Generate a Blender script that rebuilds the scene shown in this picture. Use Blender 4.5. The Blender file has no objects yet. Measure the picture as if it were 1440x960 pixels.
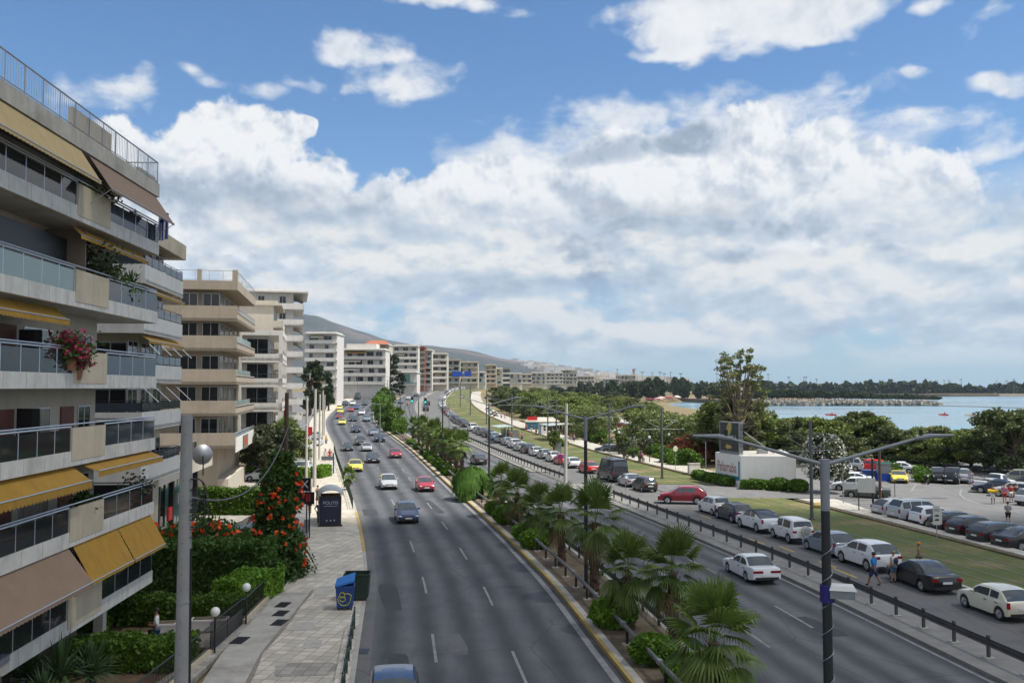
import bpy, bmesh, math, random
from mathutils import Vector, Matrix, noise as mnoise
R=math.radians
sc=bpy.context.scene
COL=sc.collection
random.seed(7)
# ---------------------------------------------------------------- camera
F=1250.; CH=10.7; TH=math.atan(64/F)
cam_d=bpy.data.cameras.new('camera'); cam=bpy.data.objects.new('camera',cam_d); COL.objects.link(cam)
cam.location=(0,0,CH); cam.rotation_euler=(R(90)+TH,0,0)
cam_d.sensor_width=36; cam_d.lens=F/1440*36; cam_d.clip_end=60000; cam_d.clip_start=.1
sc.camera=cam
# ---------------------------------------------------------------- lie of the land
KN=[(0,0),(150,0),(200,1.2),(250,2.8),(300,4.5),(350,6.3),(412,8.2),(500,9.2),(690,9.6),(9000,9.6)]
def lerp(kn,y):
    if y<=kn[0][0]: return kn[0][1]
    for (a,b),(c,d) in zip(kn,kn[1:]):
        if y<=c: return b+(d-b)*(y-a)/(c-a)
    return kn[-1][1]
def f(y): return lerp(KN,y)
SP=[(25.4,-14),(23.0,10),(21.6,22.5),(19.9,35.5),(18.2,48.3),(16.6,57.5),(14.5,68.1),(11.3,83.1),(6.7,103.5),(1.3,127.5),(-4.2,152.5),(-9.6,175),(-15.6,200),(-22.3,232),(-29.2,280),(-33.5,328),(-36.8,412),(-38,525),(-36,650),(-28,875),(-10,1125),(20,1400)]
def xs(y):
    # catmull-rom through the guardrail line
    n=len(SP)
    if y<=SP[0][1]: return SP[0][0]
    for i in range(n-1):
        if y<=SP[i+1][1]:
            x1,y1=SP[i]; x2,y2=SP[i+1]
            m1=(SP[min(i+1,n-1)][0]-SP[max(i-1,0)][0])/(SP[min(i+1,n-1)][1]-SP[max(i-1,0)][1])
            m2=(SP[min(i+2,n-1)][0]-SP[i][0])/(SP[min(i+2,n-1)][1]-SP[i][1])
            h=y2-y1; t=(y-y1)/h
            return (2*t**3-3*t*t+1)*x1+(t**3-2*t*t+t)*h*m1+(-2*t**3+3*t*t)*x2+(t**3-t*t)*h*m2
    return SP[-1][0]
WA=[(0,16.1),(56,16.0),(87,15.4),(125,14.0),(150,13.3),(9000,13.3)]
def xAr(y): return xs(y)-lerp(WA,y)
def xAl(y): return xs(y)-26
def xBl(y): return xAr(y)+3.6
SO=[(0,-1.15),(110,-1.1),(150,0),(9000,0)]
def xSl(y): return xs(y)-1.4+lerp(SO,y)
def xSm(y): return xs(y)-.25+lerp(SO,y)
def xSr(y): return xs(y)+.8+lerp(SO,y)
def xCr(y): return xs(y)+lerp([(0,5.8),(70,5.8),(110,6.3),(150,6.7),(190,7.4),(240,9),(9000,9)],y)
def xTr(y): return xs(y)+lerp([(0,14.6),(57,14.5),(80,15.2),(110,15.6),(150,16.5),(230,18),(9000,18)],y)
def xPr(y): return xTr(y)+lerp([(0,1.6),(70,1.6),(88,4.5),(9000,5)],y)
def xPl(y): return xAl(y)-lerp([(0,5.6),(36,5.4),(47,4.4),(60,3.9),(9000,4.2)],y)
def sm(t): t=max(0,min(1,t)); return t*t*(3-2*t)
def zt(x,y):
    d=x-(xs(y)+24)
    z=f(y)
    if d>0: z*=1-sm(d/70)
    return z
def hd(y): return math.atan2(xs(y+1)-xs(y-1),2)      # heading of the road at y, clockwise from +Y
def ray(px,py):
    u=(px-720)/F; v=(480-py)/F; c,s=math.cos(TH),math.sin(TH)
    return u,c-v*s,s+v*c
def G(px,py,z=None):
    u,w,p=ray(px,py)
    if z is not None:
        t=(z-CH)/p; return u*t,w*t
    t=8.
    while t<2500:
        if CH+p*t<=zt(u*t,w*t): break
        t+=max(.04,t*.0008)
    return u*t,w*t
def PD(px,py,D):
    u,w,p=ray(px,py); t=D/w
    return u*t,D,CH+p*t
# ---------------------------------------------------------------- mesh building
class MB:
    def __init__(s): s.v=[]; s.f=[]; s.m=[]
    def add(s,vs,fs,m=0):
        o=len(s.v); s.v+= [tuple(v) for v in vs]; s.f+= [tuple(i+o for i in q) for q in fs]; s.m+=[m]*len(fs); return s
    def quad(s,a,b,c,d,m=0): return s.add([a,b,c,d],[(0,1,2,3)],m)
    def box(s,x0,x1,y0,y1,z0,z1,m=0):
        return s.add([(x0,y0,z0),(x1,y0,z0),(x1,y1,z0),(x0,y1,z0),(x0,y0,z1),(x1,y0,z1),(x1,y1,z1),(x0,y1,z1)],
          [(0,3,2,1),(4,5,6,7),(0,1,5,4),(1,2,6,5),(2,3,7,6),(3,0,4,7)],m)
    def prism(s,poly,z0,z1,m=0):
        n=len(poly)
        a=sum(poly[i][0]*poly[(i+1)%n][1]-poly[(i+1)%n][0]*poly[i][1] for i in range(n))
        if a<0: poly=poly[::-1]
        vs=[(p[0],p[1],z0) for p in poly]+[(p[0],p[1],z1) for p in poly]
        fs=[tuple(range(n))[::-1],tuple(range(n,2*n))]+[(i,(i+1)%n,n+(i+1)%n,n+i) for i in range(n)]
        return s.add(vs,fs,m)
    def tube(s,path,r,n=8,m=0,caps=True):
        path=[Vector(p) for p in path]; k=len(path); rs=r if isinstance(r,(list,tuple)) else [r]*k
        vs=[]; fs=[]
        for i,p in enumerate(path):
            d=(path[min(i+1,k-1)]-path[max(i-1,0)])
            d=d.normalized() if d.length>1e-9 else Vector((0,0,1))
            a=Vector((0,0,1)) if abs(d.z)<.9 else Vector((1,0,0))
            u=d.cross(a).normalized(); w=d.cross(u)
            for j in range(n):
                t=2*math.pi*j/n; vs.append(p+(u*math.cos(t)+w*math.sin(t))*rs[i])
        for i in range(k-1):
            for j in range(n):
                fs.append((i*n+j,i*n+(j+1)%n,(i+1)*n+(j+1)%n,(i+1)*n+j))
        if caps: fs+= [tuple(range(n)),tuple(range((k-1)*n,k*n))[::-1]]
        return s.add(vs,fs,m)
    def cyl(s,x,y,z0,z1,r0,r1=None,n=12,m=0): return s.tube([(x,y,z0),(x,y,z1)],[r0,r0 if r1 is None else r1],n,m)
    def sph(s,c,r,n=10,k=6,m=0,sx=1,sy=1,sz=1):
        vs=[];fs=[]
        for i in range(k+1):
            a=math.pi*i/k
            for j in range(n):
                t=2*math.pi*j/n
                vs.append((c[0]+r*sx*math.sin(a)*math.cos(t),c[1]+r*sy*math.sin(a)*math.sin(t),c[2]+r*sz*math.cos(a)))
        for i in range(k):
            for j in range(n): fs.append((i*n+j,(i+1)*n+j,(i+1)*n+(j+1)%n,i*n+(j+1)%n))
        return s.add(vs,fs,m)
    def xf(s,M):
        s.v=[tuple(M@Vector(v)) for v in s.v]; return s
    def mesh(s,name,mats,smooth=False):
        me=bpy.data.meshes.new(name); me.from_pydata(s.v,[],s.f)
        for q in (mats if isinstance(mats,(list,tuple)) else [mats]): me.materials.append(q)
        if any(s.m): me.polygons.foreach_set('material_index',s.m)
        if smooth:
            me.polygons.foreach_set('use_smooth',[True]*len(me.polygons))
            if smooth!=True and hasattr(me,'set_sharp_from_angle'): me.set_sharp_from_angle(angle=R(smooth))
        me.update(); return me
    def build(s,name,mats,parent=None,smooth=False,loc=None):
        rz=None
        if isinstance(smooth,tuple): smooth,loc,rz=False,smooth,loc
        return obj(name,s.mesh(name,mats,smooth),parent,loc,rz)
def obj(name,me,parent=None,loc=None,rz=None):
    o=bpy.data.objects.new(name,me); COL.objects.link(o)
    if parent is not None: o.parent=parent
    if loc is not None: o.location=loc
    if rz is not None: o.rotation_euler=(0,0,rz)
    return o
def tag(o,label,cat,group=None):
    o['label']=label; o['category']=cat
    if group: o['group']=group
    return o
def empty(name,loc,rz,label,cat,group=None):
    o=bpy.data.objects.new(name,None); COL.objects.link(o); o.location=loc; o.rotation_euler=(0,0,rz)
    o.empty_display_size=.2
    return tag(o,label,cat,group)
def kind(o,k='structure'): o['kind']=k; return o
KIDS={}
def ctree(root,loc,rz,label,group=None,s=None,paint=None):
    r=root.copy(); COL.objects.link(r); r.location=loc; r.rotation_euler=(0,0,rz); r['label']=label
    if group: r['group']=group
    if s: r.scale=(s,s,s) if not isinstance(s,tuple) else s
    for ch in list(root.children):
        c=ch.copy(); COL.objects.link(c); c.parent=r
        if paint is not None and 'paint' in c: c.color=paint
        for g in ch.children:
            d=g.copy(); COL.objects.link(d); d.parent=c
            if paint is not None and 'paint' in d: d.color=paint
    if paint is not None and 'paint' in r: r.color=paint
    return r
# ---------------------------------------------------------------- materials
def newmat(name):
    m=bpy.data.materials.new(name); m.use_nodes=True
    nt=m.node_tree; b=nt.nodes['Principled BSDF']; return m,nt,b
def N(nt,t,**k):
    n=nt.nodes.new(t)
    for a,v in k.items():
        if a.startswith('i_'): n.inputs[int(a[2:])].default_value=v
        else: setattr(n,a,v)
    return n
def ramp(nt,stops,fac=None):
    n=nt.nodes.new('ShaderNodeValToRGB'); e=n.color_ramp.elements
    while len(e)<len(stops): e.new(.5)
    for i,(p,c) in enumerate(stops):
        e[i].position=p; e[i].color=(c,c,c,1) if isinstance(c,(int,float)) else (*c,1)
    if fac is not None: nt.links.new(fac,n.inputs[0])
    return n
def mixc(nt,fac,a,b,mode='MIX'):
    n=nt.nodes.new('ShaderNodeMix'); n.data_type='RGBA'; n.blend_type=mode
    for sck,v in ((0,fac),(6,a),(7,b)):
        if hasattr(v,'links') or hasattr(v,'is_linked'): nt.links.new(v,n.inputs[sck])
        elif isinstance(v,(int,float)): n.inputs[sck].default_value=v if sck==0 else (v,v,v,1)
        else: n.inputs[sck].default_value=(*v,1)
    return n.outputs[2]
def noise(nt,scale,detail=4,rough=.6,coord='Object',sc3=None):
    tc=nt.nodes.new('ShaderNodeTexCoord'); n=nt.nodes.new('ShaderNodeTexNoise')
    n.inputs['Scale'].default_value=scale; n.inputs['Detail'].default_value=detail; n.inputs['Roughness'].default_value=rough
    v=tc.outputs[coord]
    if sc3:
        mp=nt.nodes.new('ShaderNodeMapping'); mp.inputs['Scale'].default_value=sc3; nt.links.new(v,mp.inputs[0]); v=mp.outputs[0]
    nt.links.new(v,n.inputs['Vector']); return n.outputs[0]
def M(name,c,rough=.6,metal=0,var=.15,scale=3,spec=None,bump=0,emit=None,sc3=None,stain=None,streak=0):
    m,nt,b=newmat(name); b.inputs['Roughness'].default_value=rough; b.inputs['Metallic'].default_value=metal
    if spec is not None: b.inputs['Specular IOR Level'].default_value=spec
    col=None
    if var:
        nz=noise(nt,scale,5,.65,sc3=sc3)
        r=ramp(nt,[(.25,[x*(1-var) for x in c]),(.75,[min(1,x*(1+var)) for x in c])],nz)
        col=r.outputs[0]
        if stain:
            n2=noise(nt,scale*.23,6,.7); r2=ramp(nt,[(.5,0.),(.72,.8)],n2)
            col=mixc(nt,r2.outputs[0],col,stain)
        if streak:
            n3=noise(nt,1,4,.6,sc3=(2.2,2.2,.18)); r3=ramp(nt,[(.5,0.),(.8,streak)],n3)
            col=mixc(nt,r3.outputs[0],col,[x*.45 for x in c])
        nt.links.new(col,b.inputs['Base Color'])
        if bump:
            bp=N(nt,'ShaderNodeBump'); bp.inputs['Strength'].default_value=bump; bp.inputs['Distance'].default_value=.03
            nt.links.new(noise(nt,scale*6,4),bp.inputs['Height']); nt.links.new(bp.outputs[0],b.inputs['Normal'])
    else: b.inputs['Base Color'].default_value=(*c,1)
    if emit: b.inputs['Emission Color'].default_value=(*emit[0],1); b.inputs['Emission Strength'].default_value=emit[1]
    return m
def leafmat(name,c1,c2,rough=.55,trans=.25,scale=.9):
    m,nt,b=newmat(name)
    nz=noise(nt,scale,3,.6,'Object'); oi=N(nt,'ShaderNodeObjectInfo')
    geo=N(nt,'ShaderNodeNewGeometry')
    r=ramp(nt,[(.3,c1),(.7,c2)],nz)
    rr=N(nt,'ShaderNodeMath',operation='MULTIPLY_ADD'); nt.links.new(geo.outputs['Random Per Island'],rr.inputs[0]); rr.inputs[1].default_value=.55; rr.inputs[2].default_value=.72
    ro=N(nt,'ShaderNodeMath',operation='MULTIPLY_ADD'); nt.links.new(oi.outputs['Random'],ro.inputs[0]); ro.inputs[1].default_value=.35; ro.inputs[2].default_value=.82
    mm=N(nt,'ShaderNodeMath',operation='MULTIPLY'); nt.links.new(rr.outputs[0],mm.inputs[0]); nt.links.new(ro.outputs[0],mm.inputs[1])
    cc=N(nt,'ShaderNodeVectorMath',operation='SCALE'); nt.links.new(r.outputs[0],cc.inputs[0]); nt.links.new(mm.outputs[0],cc.inputs['Scale'])
    nt.links.new(cc.outputs[0],b.inputs['Base Color']); b.inputs['Roughness'].default_value=rough
    b.inputs['Specular IOR Level'].default_value=.3
    if trans:
        t=N(nt,'ShaderNodeBsdfTranslucent'); nt.links.new(cc.outputs[0],t.inputs[0])
        mx=N(nt,'ShaderNodeMixShader'); mx.inputs[0].default_value=trans
        nt.links.new(b.outputs[0],mx.inputs[1]); nt.links.new(t.outputs[0],mx.inputs[2])
        nt.links.new(mx.outputs[0],nt.nodes['Material Output'].inputs[0])
    return m
def paintmat(name,rough=.28,metal=.0,coat=.6):
    m,nt,b=newmat(name); oi=N(nt,'ShaderNodeObjectInfo')
    nt.links.new(oi.outputs['Color'],b.inputs['Base Color'])
    b.inputs['Roughness'].default_value=rough; b.inputs['Metallic'].default_value=metal
    b.inputs['Coat Weight'].default_value=coat; b.inputs['Coat Roughness'].default_value=.08
    return m
# ---------------------------------------------------------------- sky, sun, view
SUN_AZ=R(104); SUN_EL=R(63)      # clockwise from the view axis
w=bpy.data.worlds.new('World'); sc.world=w; w.use_nodes=True
nt=w.node_tree; bg=nt.nodes['Background']; bg.inputs['Strength'].default_value=.1
sky=N(nt,'ShaderNodeTexSky'); sky.sky_type='NISHITA'; sky.sun_disc=False
sky.sun_elevation=SUN_EL; sky.sun_rotation=SUN_AZ; sky.air_density=1.0; sky.dust_density=.6; sky.ozone_density=3.0; sky.altitude=50
tc=N(nt,'ShaderNodeTexCoord'); sep=N(nt,'ShaderNodeSeparateXYZ'); nt.links.new(tc.outputs['Generated'],sep.inputs[0])
def MT(op,a,b=None,c=None,clamp=False):
    n=N(nt,'ShaderNodeMath',operation=op,use_clamp=clamp)
    for i,v in enumerate((a,b,c)):
        if v is None: continue
        if isinstance(v,(int,float)): n.inputs[i].default_value=v
        else: nt.links.new(v,n.inputs[i])
    return n.outputs[0]
az=MT('ARCTAN2',sep.outputs[0],sep.outputs[1]); el=MT('ARCSINE',sep.outputs[2])
cmb=N(nt,'ShaderNodeCombineXYZ'); nt.links.new(az,cmb.inputs[0]); nt.links.new(el,cmb.inputs[1]); UV=cmb.outputs[0]
def ang(px,py):
    u,v,z=ray(px,py); l=math.sqrt(u*u+v*v+z*z); return math.atan2(u,v),math.asin(z/l)
def wnoise(scale,detail,rough,vec,dist=0,off=(0,0,0),sc3=(1,1,1),lac=2.1):
    mp=N(nt,'ShaderNodeMapping'); mp.inputs['Location'].default_value=off; mp.inputs['Scale'].default_value=sc3
    nt.links.new(vec,mp.inputs[0]); n=N(nt,'ShaderNodeTexNoise')
    n.inputs['Scale'].default_value=scale; n.inputs['Detail'].default_value=detail; n.inputs['Roughness'].default_value=rough
    n.inputs['Lacunarity'].default_value=lac; n.inputs['Distortion'].default_value=dist
    nt.links.new(mp.outputs[0],n.inputs['Vector']); return n.outputs[0]
CS_=8.0
# slow warp of the angles so that no cloud outline follows an ellipse
wx=wnoise(9,3,.55,UV,off=(3,1,0)); wy=wnoise(9,3,.55,UV,off=(7,5,2))
cw=N(nt,'ShaderNodeCombineXYZ'); nt.links.new(MT('MULTIPLY_ADD',wx,.10,-.05),cw.inputs[0]); nt.links.new(MT('MULTIPLY_ADD',wy,.07,-.035),cw.inputs[1])
va=N(nt,'ShaderNodeVectorMath',operation='ADD'); nt.links.new(UV,va.inputs[0]); nt.links.new(cw.outputs[0],va.inputs[1]); WUV=va.outputs[0]
def blob(px,py,rx,ry,vec=None):
    u,v=ang(px,py); mp=N(nt,'ShaderNodeMapping'); mp.vector_type='TEXTURE'
    mp.inputs['Location'].default_value=(u,v,0); mp.inputs['Scale'].default_value=(rx/F*.93,ry/F*.97,1)
    nt.links.new(vec or WUV,mp.inputs[0])
    d=N(nt,'ShaderNodeVectorMath',operation='DOT_PRODUCT'); nt.links.new(mp.outputs[0],d.inputs[0]); nt.links.new(mp.outputs[0],d.inputs[1])
    return MT('SUBTRACT',1,d.outputs['Value'])
def field(bl,vec=None):
    r=None
    for b in bl:
        e=MT('MULTIPLY',MT('MAXIMUM',blob(*b[:4],vec),-1.5),b[4] if len(b)>4 else 1)
        r=e if r is None else MT('SMOOTH_MAX',r,e,.35)
    return r
CUM=[(150,270,130,95),(330,235,110,92),(405,195,30,24),(425,300,120,80),(300,380,260,110),(560,345,190,85),(640,300,120,55),
 (760,320,250,115),(960,265,250,105),(1150,300,210,105),(1262,285,70,80),(780,395,380,60,.9),(1150,385,270,50,.9)]
SOFT=[(1040,14,200,66,2.3),(1150,20,80,40,1.8),(935,66,80,18,1.3),(620,0,150,20,1.2),(500,66,70,26,1.5),(540,80,50,20,1.1),(575,112,80,32,1.0),(630,105,30,10,.6),(505,128,30,10,.7),(465,140,14,6,.5),(1270,168,135,26,1.1),(1390,208,120,20,1.2),(1295,12,36,18,.9),(1375,28,44,22,.6),(1430,108,46,17,1.1),(1195,138,24,8,.8),(150,140,85,40,1.1),(360,128,60,16,.6),(300,112,60,10,.6),(420,118,40,14,.7),(870,152,40,6,.5),(1290,106,24,7,.5),(1360,243,36,12,.5),(960,185,330,62,1.3),(1190,215,260,55,1.2),(760,215,150,30,1.1),(1010,150,110,14,.7)]
n_big=wnoise(13,9,.56,UV,dist=.35); n_fine=wnoise(42,6,.6,UV,dist=.2,off=(2,9,4)); n_st=wnoise(9,6,.55,UV,dist=.3,off=(5,2,1),sc3=(.7,1.6,1))
n_wisp=wnoise(24,6,.58,UV,dist=.25,off=(1,7,3),sc3=(.8,1.3,1))
bill=MT('ADD',MT('MULTIPLY_ADD',n_big,2.7,-1.35),MT('MULTIPLY_ADD',n_fine,.6,-.3))
dC=MT('ADD',MT('MULTIPLY',field(CUM),1.15),bill)
dS=MT('ADD',MT('MULTIPLY',field(SOFT),1.0),MT('ADD',MT('MULTIPLY_ADD',n_st,3.0,-1.7),MT('MULTIPLY_ADD',n_wisp,2.6,-1.3)))
# the deck of flat clouds that runs down to the horizon, seen in perspective
n_deck=wnoise(9,9,.56,UV,dist=.08,off=(3.3,1.2,0),sc3=(1,1.9,1)); n_deck2=wnoise(9,9,.56,UV,dist=.08,off=(3.308,1.228,0),sc3=(1,1.9,1))
n_zone=wnoise(3.4,3,.5,UV,off=(9,2,2))
def sstep(v,a,b):
    n=N(nt,'ShaderNodeMapRange'); n.interpolation_type='SMOOTHSTEP'; nt.links.new(v,n.inputs[0]); n.inputs[1].default_value=a; n.inputs[2].default_value=b; return n.outputs[0]
band=MT('MULTIPLY',sstep(el,.006,.062),MT('SUBTRACT',1,sstep(el,.15,.235)))
dL=MT('ADD',MT('MULTIPLY_ADD',n_deck,3.2,-1.35),MT('MULTIPLY_ADD',n_zone,1.5,-.55))
# elsewhere in the sky: scattered cloud that only lights the place
n_far=wnoise(2.2,7,.6,tc.outputs['Generated'],dist=.4,off=(4,4,1))
back=MT('MULTIPLY',MT('SMOOTHSTEP' if False else 'MULTIPLY_ADD',n_far,6,-2.3,clamp=True),MT('MAXIMUM',MT('MULTIPLY_ADD',sep.outputs[1],-4,1.6,clamp=True),sstep(el,.46,.62)))
aC=MT('MULTIPLY',sstep(dC,-.02,.32),MT('SUBTRACT',1,MT('MULTIPLY',MT('SUBTRACT',1,sstep(el,.075,.15)),.75))); aS=MT('MULTIPLY',sstep(dS,-.1,1.2),.96); aL=MT('MULTIPLY',sstep(dL,-.12,.5),MT('MULTIPLY',band,.95))
# grey undersides
DARK=[(950,320,190,42),(860,345,180,34,.8),(830,390,240,26,.75),(860,208,95,20,.9),(975,200,50,22,.9),(360,285,170,38,.55),(450,310,120,26,.5),(1090,365,160,22,.6),(1000,385,300,26,.6),(620,420,200,22,.6),(760,440,160,18,.6),(430,390,160,20,.4),(1060,70,140,14,.3)]
# relief: density here against density a little nearer the sun
n_mid=wnoise(20,7,.55,UV,dist=.3,off=(6,3,2)); nm2=wnoise(20,7,.55,UV,dist=.3,off=(6.008,3.016,2)); nb2=wnoise(13,9,.56,UV,dist=.35,off=(.016,.03,0)); nf2=wnoise(42,6,.6,UV,dist=.2,off=(2.004,9.007,4))
gD=sstep(MT('ADD',field(DARK),MT('MULTIPLY_ADD',n_mid,.8,-.4)),-.45,1.1)
rel=MT('ADD',MT('ADD',MT('MULTIPLY',MT('SUBTRACT',n_big,nb2),2.6),MT('MULTIPLY',MT('SUBTRACT',n_mid,nm2),2.2)),MT('MULTIPLY',MT('SUBTRACT',n_fine,nf2),1.0))
lit=MT('ADD',MT('SUBTRACT',.93,MT('MULTIPLY',gD,.56)),MT('MULTIPLY',MT('MAXIMUM',MT('MINIMUM',rel,.35),-.7),.50))
core=MT('MULTIPLY',sstep(dC,.5,2.2),.05)
lit=MT('SUBTRACT',lit,core,clamp=True)
cr=ramp(nt,[(0,(.22,.28,.38)),(.5,(.40,.48,.60)),(.75,(.66,.72,.80)),(.93,(.90,.92,.95)),(1,(.99,.99,.99))],lit)
CS=N(nt,'ShaderNodeVectorMath',operation='SCALE'); nt.links.new(cr.outputs[0],CS.inputs[0]); CS.inputs['Scale'].default_value=CS_
# sky colour balance and pale air towards the horizon
hz=MT('POWER',MT('SUBTRACT',1,MT('ABSOLUTE',sep.outputs[2]),clamp=True),7)
skc=mixc(nt,1.0,sky.outputs[0],(.56,.90,1.16),'MULTIPLY')
skc=mixc(nt,MT('MULTIPLY',hz,.75),skc,(3.7,5.2,6.3))
col=mixc(nt,back,skc,(6.3,6.35,6.4))
relL=MT('MULTIPLY_ADD',MT('SUBTRACT',n_deck,n_deck2),2.6,.78,clamp=True)
crL=ramp(nt,[(.3,(.40,.50,.62)),(.68,(.63,.71,.79)),(1,(.97,.95,.91))],relL)
CL_=N(nt,'ShaderNodeVectorMath',operation='SCALE'); nt.links.new(crL.outputs[0],CL_.inputs[0]); CL_.inputs['Scale'].default_value=CS_
front=MT('MULTIPLY_ADD',sep.outputs[1],4,-.4,clamp=True)
crS=ramp(nt,[(0,(.55,.62,.70)),(.6,(.86,.89,.93)),(1,(.97,.97,.97))],MT('MULTIPLY_ADD',rel,.55,.72,clamp=True)); CSS=N(nt,'ShaderNodeVectorMath',operation='SCALE'); nt.links.new(crS.outputs[0],CSS.inputs[0]); CSS.inputs['Scale'].default_value=CS_
col=mixc(nt,MT('MULTIPLY',aS,front),col,CSS.outputs[0])
col=mixc(nt,MT('MULTIPLY',aC,front),col,CS.outputs[0])
col=mixc(nt,MT('MULTIPLY',aL,front),col,CL_.outputs[0])
nt.links.new(col,bg.inputs['Color'])
sl=bpy.data.lights.new('sun','SUN'); sl.energy=5.0; sl.angle=R(.6); sl.color=(1,.955,.88)
so=bpy.data.objects.new('sun',sl); COL.objects.link(so)
sv=Vector((math.sin(SUN_AZ)*math.cos(SUN_EL),math.cos(SUN_AZ)*math.cos(SUN_EL),math.sin(SUN_EL)))
so.rotation_euler=sv.to_track_quat('Z','Y').to_euler(); so.location=(60,60,200)
vs=sc.view_settings; vs.view_transform='Standard'; vs.look='None'; vs.gamma=1; vs.use_curve_mapping=False; vs.exposure=.27
sc.cycles.max_bounces=5; sc.cycles.diffuse_bounces=2; sc.cycles.glossy_bounces=2; sc.cycles.transparent_max_bounces=6; sc.cycles.transmission_bounces=2
w.cycles.sampling_method='MANUAL'; w.cycles.sample_map_resolution=256
# ---------------------------------------------------------------- ground, roads, water
YS=[-14+2.5*i for i in range(0,66)]; YS+=[152+4*i for i in range(0,66)]; YS+=[420+15*i for i in range(0,56)]
YS=sorted(set(round(y,2) for y in YS))
def ribbon(name,xl,xr,y0,y1,dz,mat,n=3,side=0,vary=None):
    b=MB(); ys=[y0]+[y for y in YS if y0<y<y1]+[y1]
    vs=[]
    for y in ys:
        a,c=xl(y),xr(y)
        for i in range(n+1):
            x=a+(c-a)*i/n; vs.append((x,y,zt(x,y)+dz))
    m=n+1
    b.add(vs,[(i*m+j,i*m+j+1,(i+1)*m+j+1,(i+1)*m+j) for i in range(len(ys)-1) for j in range(n)])
    if side:
        for k,(e) in enumerate((0,n)):
            o=[]
            for i,y in enumerate(ys):
                p=vs[i*m+e]; o+= [p,(p[0],p[1],p[2]-side)]
            b.add(o,[(2*i,2*i+1,2*i+3,2*i+2) if e else (2*i,2*i+2,2*i+3,2*i+1) for i in range(len(ys)-1)])
        for yy in (0,len(ys)-1):
            p=vs[yy*m]; q=vs[yy*m+n]
            b.quad(p,(p[0],p[1],p[2]-side),(q[0],q[1],q[2]-side),q)
    return kind(b.build(name,mat))
def asphalt(name,base,warm,tracks=None):
    m,nt,b=newmat(name)
    n1=noise(nt,.35,6,.7); n2=noise(nt,30,3,.7); n3=noise(nt,2.2,6,.72,sc3=(1,.14,1))
    c=ramp(nt,[(.3,[x*.92 for x in base]),(.7,[x*1.05 for x in warm])],n1).outputs[0]
    c=mixc(nt,.35,c,ramp(nt,[(.35,.55),(.65,1.3)],n2).outputs[0],'MULTIPLY')
    c=mixc(nt,.4,c,ramp(nt,[(.3,.66),(.7,1.3)],n3).outputs[0],'MULTIPLY')
    if tracks:
        at=N(nt,'ShaderNodeAttribute',attribute_name='lane')
        w=N(nt,'ShaderNodeMath',operation='MULTIPLY'); nt.links.new(at.outputs['Fac'],w.inputs[0]); w.inputs[1].default_value=2*math.pi*tracks
        s=N(nt,'ShaderNodeMath',operation='SINE'); nt.links.new(w.outputs[0],s.inputs[0])
        r=ramp(nt,[(.0,.62),(1,1.42)]); ma=N(nt,'ShaderNodeMath',operation='MULTIPLY_ADD'); nt.links.new(s.outputs[0],ma.inputs[0]); ma.inputs[1].default_value=.5; ma.inputs[2].default_value=.5
        nt.links.new(ma.outputs[0],r.inputs[0]); c=mixc(nt,.8,c,r.outputs[0],'MULTIPLY')
    v=N(nt,'ShaderNodeTexVoronoi',feature='DISTANCE_TO_EDGE'); tcx=N(nt,'ShaderNodeTexCoord'); v.inputs['Scale'].default_value=.16
    wn=N(nt,'ShaderNodeTexNoise'); wn.inputs['Scale'].default_value=.8; wn.inputs['Detail'].default_value=5; nt.links.new(tcx.outputs['Object'],wn.inputs['Vector'])
    mv=mixc(nt,.25,tcx.outputs['Object'],wn.outputs[1],'ADD'); nt.links.new(mv,v.inputs['Vector'])
    c=mixc(nt,ramp(nt,[(0,.55),(.006,0.)],v.outputs['Distance']).outputs[0],c,[x*.35 for x in base])
    nt.links.new(c,b.inputs['Base Color']); b.inputs['Roughness'].default_value=.82; b.inputs['Specular IOR Level'].default_value=.35
    bp=N(nt,'ShaderNodeBump'); bp.inputs['Strength'].default_value=.25; bp.inputs['Distance'].default_value=.01; nt.links.new(n2,bp.inputs['Height']); nt.links.new(bp.outputs[0],b.inputs['Normal'])
    return m
def lane_attr(o,xl,xr):
    me=o.data; a=me.attributes.new('lane','FLOAT','POINT')
    a.data.foreach_set('value',[(v.co.x-xl(v.co.y))/(xr(v.co.y)-xl(v.co.y)) for v in me.vertices])
MAT={}
MAT['asph']=asphalt('asphalt_main',(.074,.079,.09),(.10,.103,.108),6)
MAT['asphB']=asphalt('asphalt_second',(.088,.090,.096),(.108,.109,.112),6)
MAT['asphC']=asphalt('asphalt_worn',(.125,.125,.125),(.165,.16,.15))
MAT['asphP']=asphalt('asphalt_car_park',(.15,.15,.15),(.19,.187,.18))
MAT['conc']=M('concrete',(.42,.395,.35),.85,var=.18,scale=2,stain=(.2,.18,.16),bump=.2)
MAT['kerb']=M('kerb_stone',(.40,.38,.34),.85,var=.2,scale=1.5,stain=(.18,.16,.14))
MAT['white']=M('road_paint',(.235,.235,.23),.75,var=.35,scale=2.5,stain=(.14,.14,.145))
MAT['yellow']=M('kerb_paint',(.40,.28,.08),.7,var=.25,scale=1.5,stain=(.25,.22,.15))
MAT['soil']=M('dry_soil',(.125,.092,.055),.95,var=.4,scale=1.6,stain=(.25,.2,.12),bump=.6)
MAT['drygrass']=M('dry_grass_ground',(.20,.155,.075),.95,var=.35,scale=.7,stain=(.10,.12,.03),bump=.5)
MAT['sepc']=M('separator_concrete',(.23,.22,.20),.9,var=.2,scale=1.2,stain=(.13,.12,.11),bump=.2)
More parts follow.
